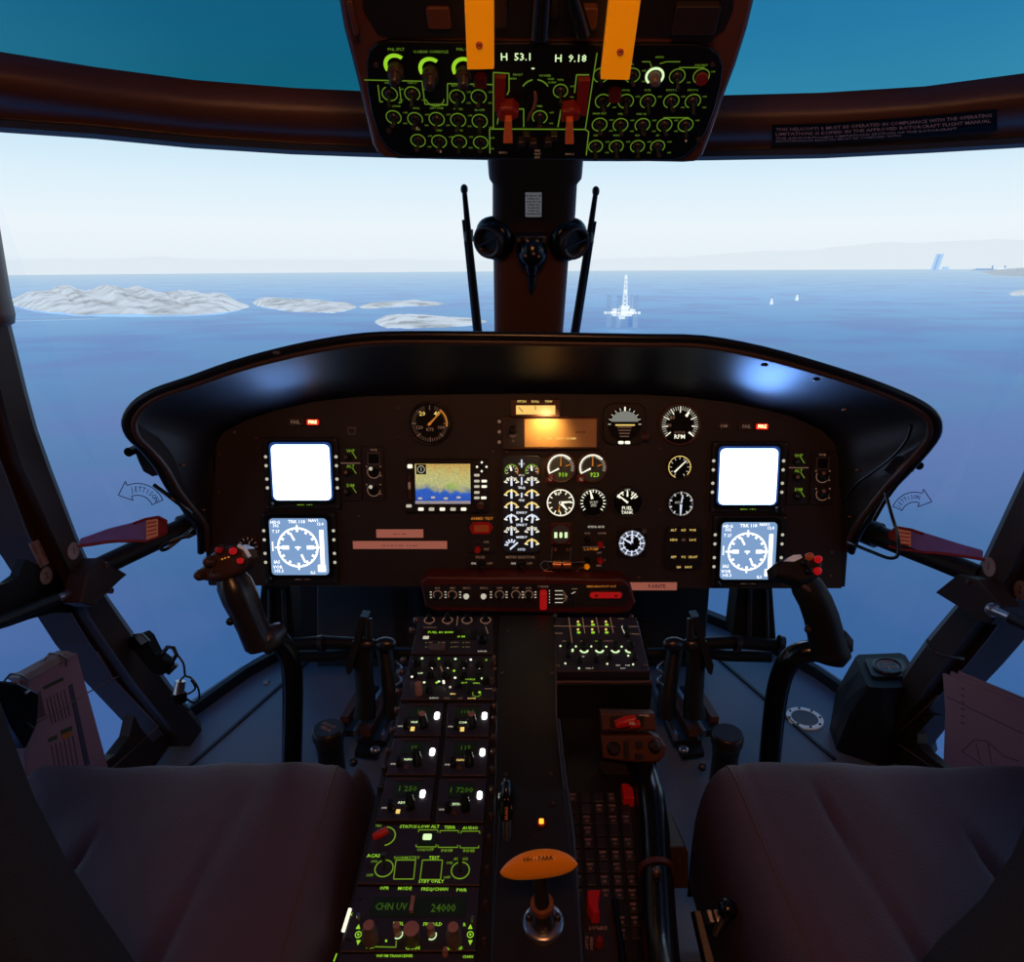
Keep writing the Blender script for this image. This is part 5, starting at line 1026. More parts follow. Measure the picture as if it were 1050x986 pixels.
# unit - ACAS / status
t = unit('status_panel', 'green lettered status panel with lit green square button and two square keys', ((385, 848), (497, 849), (492, 911), (367, 909)), 'control unit')
b = MB()
for s, x, y, z in (('STATUS', 419, 850.8, 5), ('LOW ALT', 440, 850.8, 5), ('TERR', 461.5, 851.6, 5), ('AUDIO', 482.5, 852.3, 5), ('ON/OFF', 436.5, 874.5, 4.8), ('INHIB', 458.5, 875.3, 4.8), ('INHIB', 481, 875.6, 4.8), ('ACAS', 383.5, 880.7, 5.4), ('ON', 384, 886.5, 4.2), ('OFF', 379.5, 900.8, 4.2), ('NORM/STBY', 417.5, 882.8, 4.8), ('TEST', 445.5, 882.8, 5), ('AUDIO', 473, 884, 4.8), ('ON', 461, 888, 4.2), ('OFF', 458.5, 903, 4.2), ('STBY ONLY', 442.5, 907, 5), ('TBS', 388.5, 850, 4)): qt(b, s, x, y, z, 'lit_lime' if z > 4.9 else 'lit_green')
for x0, x1, y in ((429.5, 449, 854), (451.5, 470.5, 854.8), (473, 492, 855.4)): qline(b, (x0, y), (x1, y), .8, 'lit_green'); qline(b, (x0, y), (x0, y+2.5), .8, 'lit_green'); qline(b, (x1, y), (x1, y+2.5), .8, 'lit_green')
for x0, x1, y in ((427, 447.5, 871.5), (449.5, 469.5, 872), (472, 491, 872.5)): qline(b, (x0, y), (x1, y), .8, 'lit_green'); qline(b, (x0, y), (x0, y-2.5), .8, 'lit_green'); qline(b, (x1, y), (x1, y-2.5), .8, 'lit_green')
for x, y, r_ in ((394.3, 893.5, 9.3), (472.3, 895.5, 9.3)): qring(b, x, y, r_-.7, r_+.4, 0, 360, 'lit_green')
qring(b, 395, 860.5, 10, 11.2, 0, 170, 'lit_green')
for (x0, y0, x1, y1) in ((406.5, 885, 426.5, 904.5), (433.5, 885, 454, 905)):
    for a, c in (((x0, y0), (x1, y0)), ((x1, y0), (x1-2, y1)), ((x1-2, y1), (x0-2.5, y1)), ((x0-2.5, y1), (x0, y0))): qline(b, a, c, .9, 'lit_green')
b.build('legend', t)
b = MB(); qrect(b, 430, 857, 447, 869.5, .006, .0075, 'lcd_dark', .001); qrect(b, 434, 859, 443, 865, .0075, .0082, 'lit_pale', .002); b.build('lit_button', t)
b = MB(); qrect(b, 407.5, 887, 424.5, 903, .006, .0075, 'module'); b.build('square_key', t)
b = MB(); qrect(b, 434.5, 887, 452, 903.5, .006, .0075, 'module'); b.build('square_key', t)
for x, y in ((394.3, 890), (472.3, 893)): 
    u, v = QF.uv(x, y+3); s_ = qs(x, y); b = MB(); b.tube([QF.T(u, v, .004), QF.T(u, v+1.5*s_, .014), QF.T(u, v+4*s_, .026)], [1.8*s_, 1.9*s_, 2.4*s_], 'metal_dark', 10); b.build('toggle_switch', t)
b = MB(); u, v = QF.uv(391, 863); s_ = qs(391, 863); A = QF.T(u-7*s_, v-2*s_, .012); B = QF.T(u+7*s_, v+4*s_, .016); b.tube([A, A.lerp(B, .5), B], [3.2*s_, 4.2*s_, 3.4*s_], 'red_plastic', 12); b.build('red_guard', t)
# radio with big display
t = unit('transceiver', 'wide green lettered transceiver showing a channel and 24000 with three big pinkish knobs', ((367, 912), (492, 912), (488, 978), (350, 979)), 'radio')
b = MB()
for s, x, y, z in (('OPR', 394.5, 914, 5), ('MODE', 415.5, 914.3, 5), ('FREQ/CHAN', 446, 915, 5), ('PWR', 473.5, 916, 5), ('DSBL', 409, 950.5, 5), ('FREQ/LD', 444, 951, 5), ('R', 476.5, 951.5, 5), ('CHAN', 423.5, 975.3, 5.2), ('VALUE', 466.5, 976.2, 5.4), ('SQL', 380, 974, 4.6), ('EX', 359.5, 941, 4.6)): qt(b, s, x, y, z, 'lit_lime')
qline(b, (385, 974), (406.5, 974.5), .9, 'lit_green'); qline(b, (406.5, 974.5), (406.8, 968), .9, 'lit_green'); b.disc(QF, *QF.uv(396.5, 968), .0012, .006, .007, 'lit_lime', 8)
for x in (368, 482.5):
    rb = MB(); qring(rb, x, 961.5, 2.6, 3.4, 0, 360, 'lit_lime'); rb.disc(QF, *QF.uv(x, 961.5), .0011, .006, .007, 'lit_lime', 8); rb.build('scroll_mark', t)
    for sg in (-1, 1): u, v = QF.uv(x, 961.5+sg*7.5); s_ = qs(x, 961); ab = MB(); ab.prism(QF, [(u-2.2*s_, v+sg*1.5*s_), (u+2.2*s_, v+sg*1.5*s_), (u, v-sg*3*s_)], .006, .0068, 'lit_lime'); ab.build('scroll_arrow', t)
b.build('legend', t)
b = MB(); qrect(b, 381, 923, 478, 943, .006, .0068, 'lcd_dark', .001); qt(b, 'CHN UV', 401.5, 933.5, 10.5, 'lcd_seg', .0072, .82); qt(b, '24000', 455, 935, 12, 'lcd_seg', .0072, .85); b.build('display', t)
b = MB(); qrect(b, 421.5, 924.5, 425, 940, .0068, .012, 'knob_pink', .0005); b.build('center_bar', t)
for x, y in ((381, 967), (466, 969)): qknob(t, x, y, 8.4, .026, 'knob_grey', 'stepped_knob', cap='knob_pink', top=.72)
qknob(t, 423.5, 967, 9.0, .020, 'knob_grey', 'channel_knob', cap='knob_pink', top=.98)
for x, y in ((408, 959.5), (442.5, 960.5)):
    qknob(t, x, y, 4.2, .014, 'knob_pink', 'push_button', top=.95); b = MB(); qring(b, x+.5, y+1.5, 4.2, 5.2, 60, 210, 'lit_pale', .0065); b.build('lit_edge', t)
for x, y in ((368.5, 944), (485, 947)): qknob(t, x, y, 2.6, .006, 'metal', 'mount_screw')
t = unit('transceiver', 'next transceiver strip at the very bottom edge of the left pedestal column', ((350, 980), (488, 980), (484, 1040), (338, 1040)), 'radio'); b = MB(); qt(b, 'VHF FM TRANSCEIVER', 405, 983.5, 3.8, 'lit_lime'); qt(b, 'CHAN', 480, 984.3, 3.8, 'lit_lime'); qline(b, (346, 981), (343, 989), 1.2, 'lit_lime'); b.build('legend', t); qknob(t, 457, 982, 3, .01, 'knob_pink', 'knob'); qknob(t, 415, 1005, 6, .02, 'knob_black', 'knob')
b = MB(); b.tube([QF.T(*QF.uv(x, y), .006) for x, y in ((359.5, 935), (352.5, 958))], .0022, 'lit_white', 8); solo(b, 'edge_light', 'short bright white strip glowing on the left edge of the pedestal', 'light')
# upper right audio panel
t = unit('lighting_control_unit', 'right column panel with a grid of lines and a row of glowing half-ring dials', ((569, 638), (652, 638), (666, 694), (571, 694)), 'control unit', h=.012)
b = MB(); H = .0127
qline(b, (567.5, 647.5), (630, 648), .7, 'lit_dim', H); qline(b, (645, 648), (653, 648), .7, 'lit_dim', H); qline(b, (568.5, 655), (577, 655), .7, 'lit_dim', H); qline(b, (647, 655.5), (655, 656), .7, 'lit_dim', H)
for x0, x1, y1 in ((583, 586.5, 665), (597, 599.5, 655), (611, 614, 654.5), (625.3, 628.5, 654.5)): qline(b, (x0, 638.7), (x1, y1), .8, 'lit_dim', H)
qline(b, (637, 648), (640, 655), .9, 'lit_soft', H); qline(b, (637, 648), (642, 645.5), .9, 'lit_soft', H); qt(b, 'CVFR', 636, 640, 2.8, 'lit_dim', H)
for x, s in ((580, 'INSTR'), (598, 'PILOT'), (612, 'MID'), (623, 'COPILOT'), (646, 'TEST')): qt(b, s, x, 663, 2.6, 'lit_dim' if s != 'MID' else 'lit_green', H)
for x, s in ((597, 'OFF'), (633.5, 'BRT'), (643, 'DIM'), (638.5, 'DAY'), (604, 'CALL T')): qt(b, s, x, 679 if s == 'OFF' else (688 if s in ('BRT', 'DIM') else 691), 2.6, 'lit_soft', H)
for x, y in ((574.5, 668), (590.3, 668.5), (606, 668.5), (621.3, 668.7), (637, 668.7), (579.5, 686), (593.5, 691), (612, 678), (643.7, 678), (622.3, 686.5), (648.7, 687)): b.disc(QF, *QF.uv(x, y), 1.0*qs(x, y), .012, .0135, 'lit_pale', 8)
for x in (592.5, 607, 621):
    for y in (644.5, 652.5): b.disc(QF, *QF.uv(x, y-1.4), 1.1*qs(x, y), .012, .014, 'lit_yellow', 8); b.rect(QF, *QF.uv(x+.8, y+1.6), 3.4*qs(x, y), 2.2*qs(x, y), .012, .0135, 'lit_lime', .001)
b.build('legend', t)
for x, a0, a1 in ((583.5, 60, 130), (598.7, 90, 270), (614.4, 90, 270), (630.5, 95, 270), (645, 170, 280)):
    b = MB(); qring(b, x, 672.5, 2.6, 4.6, a0, a1, 'lit_pale', .013); b.build('lit_half_ring', t)
for x in (583, 599, 615, 631, 646.5): qknob(t, x, 668.5, 3.4, .014, h0=.012)
for x, y in ((582, 678), (594, 684), (611, 683), (625, 679.5), (650, 681), (641, 650), (643, 657)): qknob(t, x, y, 3.2, .01, h0=.012)
for x, y in ((569, 637), (647, 637.5), (571.5, 689), (661, 688)): qknob(t, x, y, 2.2, .004, 'screw', 'mount_screw', h0=.012)
# body of right column: upper block, recess wall, lower breaker bay
t = thing('pedestal_side_bay', 'black lower bay on the right of the pedestal holding the breaker keys', 'pedestal')
b = MB(); b.prism(QF, qpoly((569, 636), (654, 636), (669, 701), (571, 701)), -.27, 0, 'black_paint', .002); b.build('upper_block', t)
b = MB(); qlip = [QF.T(*QF.uv(x, y), .002) for x, y in ((571, 700), (668, 700))]; b.tube(qlip, .003, 'module_edge', 6); b.build('block_lip', t)
BF = Frame(QF.T(0, 0, -.075), QF.U, QF.V); bsz = lambda x, y: BF.sc(x, y)
b = MB(); b.prism(BF, [BF.uv(*p) for p in ((566, 702), (668, 702), (690, 1050), (580, 1050))], -.19, 0, 'black_paint'); b.build('bay_floor', t)
t = thing('breaker_panel', 'steep panel of small black square breaker keys with faint lettering', 'breaker panel')
b = MB(); b.prism(BF, [BF.uv(*p) for p in ((578, 797), (655, 797), (672, 986), (590, 986))], 0, .004, 'panel_dark', .001); b.build('plate', t)
rows = [821, 832.5, 844, 855.5, 867.5, 880.5, 893, 906, 920, 934, 948, 961]
random.seed(3)
lett = ['GEN', 'BUS', 'LTS', 'ICS', 'PMP', 'NAV', 'HYD', 'BAT', 'FAN']
for ri, y in enumerate(rows):
    f = (y-797)/(986-797); x0 = 578+12*f+7; x1 = 655+17*f-4; nn_ = 6
    if y > 905: x0 += 0
    for c in range(nn_):
        x = x0+(x1-x0)*c/(nn_-1)
        if y > 922 and x < 636: continue
        if x > 650+8*f: continue
        s_ = bsz(x, y); u, v = BF.uv(x, y); b = MB(); b.rect(BF, u, v, 10.2*s_*.98, 9.6*s_*1.25, .004, .009, 'module_blue' if random.random() < .25 else 'module', .8*s_, .0008)
        if random.random() < .56:
            b.text(BF, random.choice(lett), u, v+2.6*s_, 3.4*s_, .0093, 'plate_ink'); b.text(BF, random.choice(('(5)', '(3)', '[2]')), u, v-2.0*s_, 3.2*s_, .0093, 'plate_ink')
        b.build('breaker_key', t)
b = MB(); s_ = bsz(643, 818); u, v = BF.uv(643, 821); b.prism(BF, [(u-5.5*s_, v-9*s_), (u+5.5*s_, v-9*s_), (u+5.5*s_, v+4*s_), (u+1*s_, v+9*s_), (u-5.5*s_, v+9*s_)], .004, .022, 'red_plastic', .002); b.build('red_guard', t)
t = thing('float_deploy_panel', 'small panel with red guarded switch lettered DEPLOY upside down, below breakers', 'control unit')
b = MB(); b.prism(BF, [BF.uv(*p) for p in ((592, 926), (630, 926), (637, 1045), (600, 1045), (594, 960))], .003, .013, 'module', .001); b.build('plate', t)
b = MB(); s_ = bsz(608, 940); u, v = BF.uv(608, 941); b.prism(BF, [(u-6*s_, v+12*s_), (u+8*s_, v+13*s_), (u+4*s_, v+2*s_), (u+5*s_, v-11*s_), (u-2*s_, v-12*s_), (u-6*s_, v-2*s_)], .013, .033, 'red_plastic', .002); b.build('red_switch', t)
b = MB(); b.text(BF, 'DEPLOY', *BF.uv(612.5, 958), 5.0*s_, .0135, 'plate_ink', 180); b.text(BF, 'FLOAT', *BF.uv(601, 973), 4*s_, .0135, 'plate_ink', -95); b.text(BF, 'READY', *BF.uv(606, 974), 4*s_, .0135, 'plate_ink', -95); b.build('lettering', t)
b = MB(); u, v = BF.uv(614, 974.5); b.lathe(BF, u, v, [(4.6*s_, .013), (4.4*s_, .022), (2.5*s_, .024)], 'red_dark', 16); b.build('push_button', t)
b = MB(); b.tube([BF.T(*BF.uv(x, y), .02) for x, y in ((629, 932), (633, 960), (637, 986), (640, 1020))], .004, 'black_gloss', 8); b.build('cable_guard', t)
# oval lever, warning light, T handle
t = thing('oval_lever', 'tall dark oval lever knob with orange mark, left of the red lit brake lamp', 'lever')
c_ = QF.T(*QF.uv(520, 846), .045); b = MB(); b.sphere(c_, .026, 'black_gloss', 24, (.42, .8, 1.25)); b.build('knob', t)
b = MB(); b.tube([QF.T(*QF.uv(520, 868), .012), c_], .006, 'metal_dark', 10); b.build('stem', t)
dcam = (CAM-c_).normalized(); Fo = Frame(c_+dcam*.0245, (1, 0, 0), dcam.cross(V((1, 0, 0)))); b = MB(); b.text(Fo, 'X', 0, .004, .009, 0, 'plate_ink'); b.text(Fo, 'PARK', .0, .018, .005, -.004, 'plate_ink', 90); b.text(Fo, 'BRAKE', .0, -.014, .005, -.004, 'orange_dull', 90); b.build('lettering', t)
t = thing('brake_lamp', 'tiny glowing red-orange lamp on the pedestal above the orange handle', 'indicator lamp'); u, v = QF.uv(555, 853.5); s_ = qs(555, 853); b = MB(); b.disc(QF, u, v, 4.6*s_, .0165, .020, 'red_dark', 14); b.build('socket', t); b = MB(); b.rect(QF, u, v, 4.6*s_, 4.4*s_, .020, .023, 'lit_amber', 1*s_); b.build('lens', t)
lamp_pos = QF.T(u, v, .035)
t = thing('rotor_brake_handle', 'orange T-shaped pull handle on a dark stem above a round steel base', 'handle')
u, v = QF.uv(557, 956); s_ = qs(557, 956); b = MB(); b.lathe(QF, u, v, [(21*s_, .016), (21*s_, .019), (19.5*s_, .0215), (9*s_, .022), (8.5*s_, .020)], 'metal', 36); b.build('base_plate', t)
for dx in (-14.5, 14.5): b = MB(); b.lathe(QF, u+dx*s_, v+2*s_, [(3.6*s_, .0215), (3.4*s_, .027), (1.6*s_, .028)], 'metal_dark', 12); b.build('base_bolt', t)
B0 = QF.T(u, v-1.5*s_, .0215); top = P(553, 888, (B0-CAM).dot(V((0, CP, -SP)))-.045)
b = MB(); b.tube([B0, B0.lerp(top, .25), B0.lerp(top, .3), B0.lerp(top, .34), B0.lerp(top, .6), top], [.0125, .0115, .0115, .0085, .0078, .0082], 'metal_dark', 16); b.build('stem', t)
b = MB(); b.tube([B0.lerp(top, .28), B0.lerp(top, .36)], .0128, 'copper', 16); b.build('collar', t)
b = MB(); secs = []; dF = (top-CAM).dot(V((0, CP, -SP))); mp = dF/FPX
for i in range(17):
    tt = -1+2*i/16; xx = 39.5*tt; rr_ = 14.5*max(.02, 1-abs(tt)**2.3)**.62; yc = 885.5+1.5*tt*tt*3-4.2*tt; C0 = P(552.5+xx, yc, dF); sec = []
    for j in range(16): a = 2*pi*j/16; sec.append(C0+V((0, CP, -SP))*(rr_*.62*mp*cos(a))+V((0, SP, CP))*(rr_*mp*sin(a)))
    secs.append(sec)
b.loft(secs, 'orange_handle'); b.build('grip', t)
Fg = Frame(P(552, 884, dF-.0132), (1, .0, .1), (0, SP, CP)); b = MB(); b.text(Fg, 'HH - PARK', 0, .004, .0065, 0, 'label_ink', 0, 1.0); b.build('lettering', t)
# ================================================================== collective lever right of the pedestal
t = thing('collective_lever', 'thick black collective tube with boxy brown control head, right of the pedestal', 'collective lever')
pts = [P(686, 1040, .70), P(678, 986, .78), P(675, 940, .84), P(673, 895, .90), P(671, 850, .96), P(667, 815, 1.01), P(661, 793, 1.05), P(652, 780, 1.09)]
b = MB(); b.tube(catmull(pts, 4), [.0215]*12+[.0205]*9+[.019]*8, 'black_gloss', 20); b.build('tube', t)
p = P(673, 895, .90); q = P(672, 890, .906); b = MB(); b.tube([p, q], .0235, 'bezel_warm', 20); b.build('clamp', t); b = MB(); b.sphere(P(673, 894, .873), .007, 'screw', 10); b.build('clamp_bolt', t)
HF = Frame(P(648, 768, 1.05), (1, 0, 0), V((0, .42, .9))); hs_ = HF.sc(648, 768)
b = MB(); o = [HF.uv(*p) for p in ((616, 754), (668, 753), (678, 757), (683, 765), (682, 775), (676, 782), (660, 783), (640, 781), (618, 778))]; b.prism(HF, o, -.03, .0, 'bezel_warm', .004); b.build('lower_head', t)
b = MB(); u, v = HF.uv(671, 764.5); b.lathe(HF, u, v, [(6.5*hs_, 0), (6.2*hs_, .008), (3*hs_, .010)], 'bezel', 18); b.build('thumb_wheel', t)
b = MB(); u, v = HF.uv(629, 767); b.lathe(HF, u, v, [(7*hs_, 0), (6.6*hs_, .004), (4*hs_, .009)], 'bezel', 18); b.build('hat_switch', t)
for x, y, w_, h_ in ((642, 768, 5, 17), (655, 763, 7, 6), (655, 775, 8, 5)): b = MB(); u, v = HF.uv(x, y); b.rect(HF, u, v, w_*hs_, h_*hs_, 0, .006, 'bezel', 1.5*hs_, .001); b.build('rocker_switch', t)
b = MB(); o = [HF.uv(*p) for p in ((616, 730), (671, 731), (673, 749), (617, 749))]; b.prism(HF, o, -.03, .004, 'bezel_warm', .003); b.build('upper_head', t)
b = MB(); b.rect(HF, *prect(HF, 625, 733, 660, 745), .004, .006, 'black_paint', 2*hs_); b.build('switch_well', t)
b = MB(); A = HF.T(*HF.uv(630, 741), .012); B = HF.T(*HF.uv(651, 734.5), .016); b.tube([A, A.lerp(B, .5), B], [.006, .008, .006], 'red_plastic', 12); A = HF.T(*HF.uv(645, 741.5), .010); B = HF.T(*HF.uv(655, 740.5), .010); b.tube([A, B], .0055, 'red_plastic', 10); b.build('red_release_guard', t)
b = MB(); b.text(HF, 'REL', *HF.uv(646, 738), 4*hs_, .0262, 'lit_dim'); b.text(HF, 'HOOK', *HF.uv(660, 733), 3.4*hs_, .0046, 'lit_dim'); b.build('lettering', t)
b = MB(); b.rect(HF, *prect(HF, 618, 777, 676, 800), -.05, -.03, 'black_paint', .01); b.build('neck', t)
t = thing('floor_bracket', 'flat brown square bracket plate behind the collective tube', 'bracket'); Fb = Frame(P(696, 890, .93), (1, 0, 0), (0, .3, .95)); b = MB(); b.prism(Fb, [Fb.uv(*p) for p in ((684, 868), (702, 868), (706, 874), (706, 911), (684, 911))], -.10, 0, 'post_brown', .002); b.build('plate', t)
b = MB(); b.disc(Fb, *Fb.uv(696, 880), .003, 0, .002, 'screw', 8); b.build('rivet', t)
# flap style floor lever with black ball
t = thing('seat_adjust_lever', 'grey metal slotted lever plate with black ball knob beside the right seat', 'lever')
Fs = Frame(P(728, 950, .86), (1, 0, 0), (0, .8, .6)); b = MB(); b.prism(Fs, [Fs.uv(*p) for p in ((711, 934), (718, 934), (736, 1000), (726, 1000))], -.02, .004, 'metal_dark', .001); b.build('side_plate', t)
for x in (726, 733): b = MB(); b.prism(Fs, [Fs.uv(*p) for p in ((x-2.6, 933), (x+2.2, 933), (x+6, 946), (x+1, 946))], -.02, .006, 'metal', .001); b.build('slot_tooth', t)
b = MB(); b.tube([P(733, 957, .87), P(739, 945, .86), P(745, 934, .85)], .004, 'metal', 8); b.build('rod', t); b = MB(); b.sphere(P(746, 932, .85), .0125, 'black_gloss', 18); b.build('ball_knob', t)
# ================================================================== OVERHEAD CONSOLE
OA = P(551, 165, .97); OB = P(560, 0, .775)
OF = Frame((0, OA.y, OA.z), (1, 0, 0), (0, OB.y-OA.y, OB.z-OA.z)); os_ = lambda x, y: OF.sc(x, y)
def O(x, y, h=0): return OF.uv(x, y, h)
t = thing('overhead_console', 'wide black overhead switch console hanging from the roof with green lit rings', 'overhead console')
ho = [(345, -45), (347, 0), (352, 30), (362, 68), (372, 108), (382, 150), (386, 158), (394, 163.5), (410, 165), (500, 166), (600, 166.5), (700, 168.5), (713, 167.5), (721, 161), (730, 138), (740, 108), (755, 68), (767, 30), (773, 5), (776, -45)]
b = MB(); b.prism(OF, [O(*p) for p in ho], -.07, 0, 'beam_brown', .006); b.build('housing', t)
# thicker forward part of the housing rising behind the yellow levers (recessed quadrant well)
b = MB(); b.prism(OF, [O(*p) for p in ((372, -45), (372, 8), (388, 34), (400, 37), (728, 37), (742, 30), (752, 8), (752, -45))], .0, .002, 'black_paint'); b.build('quadrant_well', t)
for q in ((438, 5, 462, 27), (360, -5, 366, 30), (545, -8, 572, 12), (596, 2, 612, 24), (505, -20, 520, 22), (690, 0, 735, 30)):
    b = MB(); b.rect(OF, *prect(OF, *q), .002, .012 if q[0] != 438 else .006, 'beam_brown' if q[0] in (438, 360, 596) else 'bezel', .003, .001); b.build('quadrant_block', t)
# centre levers in the well
b = MB(); A = OF.T(*O(556, -25), .03); Bq = OF.T(*O(553, 20), .03); b.tube([A, Bq], .011, 'black_gloss', 12); b.build('centre_lever', t); b = MB(); A = OF.T(*O(585, -25), .03); Bq = OF.T(*O(598, 22), .02); b.tube([A, Bq], .009, 'black_gloss', 12); b.build('centre_lever', t)
fo = [(376, 62), (379, 50), (387, 42), (400, 39.5), (470, 41), (550, 42), (650, 43), (712, 43), (727, 46), (737, 54), (741, 66), (739, 84), (733, 108), (724, 132), (712, 150), (700, 159), (690, 161.5), (600, 161), (500, 160), (430, 159.5), (412, 157.5), (398, 150), (388, 136), (381, 112), (377, 88)]
b = MB(); b.prism(OF, [O(*p) for p in fo], 0, .005, 'face_black', .0015); b.build('face_panel', t)
b = MB(); qa = [OF.T(*O(x, -45), h) for x, h in ((345, 0), (776, 0), (776, -.07), (345, -.07))]; b.loft([qa, [V((-.27, .70, 1.53)), V((.30, .70, 1.53)), V((.30, .80, 1.50)), V((-.27, .80, 1.50))], [V((-.27, .60, 1.60)), V((.30, .60, 1.60)), V((.30, .62, 1.56)), V((-.27, .62, 1.56))]], 'beam_brown', smooth=False); b.build('roof_mount', t)
H = .0056; G = 'lit_greenov'
def oring(b, x, y, r0, r1, a0, a1, m, h=H): s = os_(x, y); b.arc(OF, *O(x, y), r0*s, r1*s, a0, a1, h, m)
def oline(b, a, c, w_, m): b.stroke(OF, O(*a), O(*c), w_*os_(*a), H, m)
def otext(b, s, x, y, z, m=G): b.text(OF, s, *O(x, y), z*os_(x, y), H, m)
# large dimmer knobs with thick lime arcs
for x, y, s in ((406.5, 67, 'PNL SPLT'), (442, 70.5, 'O.HEAD CONSOLE'), (476, 70.5, 'PNL CSL')):
    b = MB(); oring(b, x, y-3, 8.8, 12.6, -118, 42, 'lit_arc'); otext(b, s, x, 47.5 if s[0] != 'O' else 50, 4.2); b.build('dimmer_arc', t)
    k = MB(); s_ = os_(x, y); u, v = O(x, y+1); k.lathe(OF, u, v, [(8.6*s_, .005), (8.4*s_, .016), (6*s_, .018), (5.8*s_, .030), (3*s_, .032)], 'bezel', 22); ko = k.build('dimmer_knob', t)
    k = MB(); k.arc(OF, u, v, 6.6*s_, 8.4*s_, -70, 80, .0185, 'module_edge'); k.build('knob_rim', ko)
SW = []
for (x, y, s, a0, a1, sc_) in ((400, 93, 'CAPT LT', 20, 340, 8), (423, 93, 'CAB LT', -160, 150, 8), (469, 96, 'SEAT BLT', -170, 150, 8), (491, 96, 'EMER LT', -170, 150, 8),
    (404, 117, 'AIR COND', -180, 160, 7.8), (426, 119, 'SMOLL', -150, 120, 7.8), (448, 119, 'LWT STRB', 0, 360, 8), (470, 120, 'WI CPL', -160, 160, 8), (492, 121, 'PIL HTR', -160, 160, 8),
    (429, 141, 'ICE', 0, 360, 7.6), (450.5, 142, 'STRP', -160, 160, 7.8), (471, 142, 'L  TN', -160, 160, 7.8), (493, 143, '', 0, 360, 7.6),
    (616, 74, '', -160, 160, 8), (648, 74, 'IN', -160, 160, 8), (694, 75, '', -160, 160, 8.2), (718.6, 75, 'SUB HEAT', 0, 360, 8.4),
    (618, 100.6, '', -160, 140, 8), (641.5, 100.6, 'COOL', -170, 140, 8), (664, 100.6, 'FCTL', -160, 140, 8), (688, 100.6, 'PITOT 2', -160, 160, 8), (710, 100.6, 'PITOT 3', -160, 130, 8),
    (614.6, 124.6, 'SAND FILT', -180, 160, 7.8), (636, 125, 'WIL', -150, 160, 7.8), (658.5, 125, 'RAD ALT', -140, 140, 7.8), (681, 125, '', -160, 160, 7.8), (702.6, 125, '', -180, 180, 7.8),
    (610.5, 147, 'ICE', -160, 160, 7.4), (631.7, 147, 'WIPL', -160, 140, 7.4), (653.4, 147, 'INV', -160, 150, 7.4), (674, 147, 'AP', -130, 130, 7.4), (574.6, 90, 'WIN', -170, 150, 7.6), (553.5, 117, 'PMR', -130, 150, 7.8)):
    s_ = os_(x, y); u, v = O(x, y); rg = MB(); rg.lathe(OF, u, v, [(sc_*.62*s_, .005), (sc_*.6*s_, .008), (sc_*.4*s_, .009)], 'bezel', 16); sw = rg.build('switch', t)
    b = MB(); oring(b, x, y, sc_-.75, sc_+.15, a0, a1, G)
    if s: otext(b, s, x, y-11.2, 3.0)
    random.seed(int(x*7)); 
    if random.random() < .8: otext(b, 'OFF', x+12, y-4.5, 2.6)
    if random.random() < .8: otext(b, 'ON', x+11.5, y+6.5, 2.6)
    b.build('lit_ring', sw)
    b = MB()
    if x == 718.6: b.disc(OF, u, v, 6.4*s_, .009, .013, 'red_dark', 16); b.build('red_button', sw)
    else: b.tube([OF.T(u, v, .008), OF.T(u, v-1.2*s_, .018), OF.T(u, v-2.6*s_*(1 if random.random() < .5 else -1), .026)], [1.6*s_, 1.5*s_, 2.3*s_], 'metal_dark', 8); b.build('toggle', sw)
# bright heating selector
x, y = 671, 75; s_ = os_(x, y); u, v = O(x, y); b = MB(); oring(b, x, y, 7.4, 9.8, -145, 140, 'lit_pale'); otext(b, 'ANTI-I', x+5, 55.5, 3); oline(b, (658, 60), (666, 60), .7, G); oline(b, (666, 60), (668, 66), .7, G); oline(b, (676, 62), (683, 60), .7, G); oline(b, (683, 60), (697, 60), .7, G); oline(b, (696, 66), (722, 66), .9, G); oline(b, (680, 117.5), (706, 117.5), .9, G); b.build('selector_ring', t)
b = MB(); b.lathe(OF, u, v, [(6*s_, .005), (5.6*s_, .018), (3*s_, .02)], 'knob_grey', 16); b.build('selector_knob', t)
# lower left big rotary next to second dimmer
b = MB(); oring(b, 446, 97, 9, 9.9, 100, 260, G); otext(b, 'ANTICOLL', 452, 104, 2.6)
for a, c in (((374, 78.7), (433, 80)), ((433, 80), (436, 103.5)), ((436, 103.5), (459, 104.5)), ((459, 104.5), (459, 82.5)), ((459, 82.5), (506, 83.5)), ((388, 84), (390, 101)), ((390, 101), (393, 101)), ((410, 86), (412, 102)), ((412, 102), (409, 102))): oline(b, a, c, 1.0, G)
for a, c in (((506, 71), (506, 129)), ((506, 71), (522, 72)), ((522, 72), (522, 90)), ((522, 90), (520, 94)), ((502, 129), (600, 129.5)), ((502, 129), (502.5, 154)), ((612, 51), (600, 129.5)), ((600, 129.5), (603.5, 132)), ((603.5, 132), (601, 156)), ((591, 73.5), (604, 73.5)), ((591, 73.5), (589, 92)), ((520, 108.5), (537, 108.5)), ((537, 108.5), (537, 127)), ((512, 111), (510, 124)), ((575, 109.5), (590, 109.5)), ((575, 109.5), (572, 127)), ((590, 109.5), (590, 113))): oline(b, a, c, 1.1, G)
b.build('panel_lines', t)
b = MB(); otext(b, 'H  53.1', 529.5, 55.5, 11, 'lit_pale'); otext(b, 'H  9.18', 585, 57, 11, 'lit_pale'); oline(b, (545, 67), (548, 67), 1.2, 'lit_pale'); b.build('hour_digits', t)
b = MB(); oring(b, 549, 92, 14, 15.2, -60, -12, G); oring(b, 549, 92, 14, 15.2, 8, 60, G); otext(b, 'FAULT', 531, 73.5, 3.4); otext(b, 'MAIN', 526, 77.5, 3); otext(b, 'POWER', 559, 74.5, 3.4); otext(b, 'FWD', 565, 78, 3); otext(b, 'CONV', 566, 81.5, 3); b.build('source_scale', t)
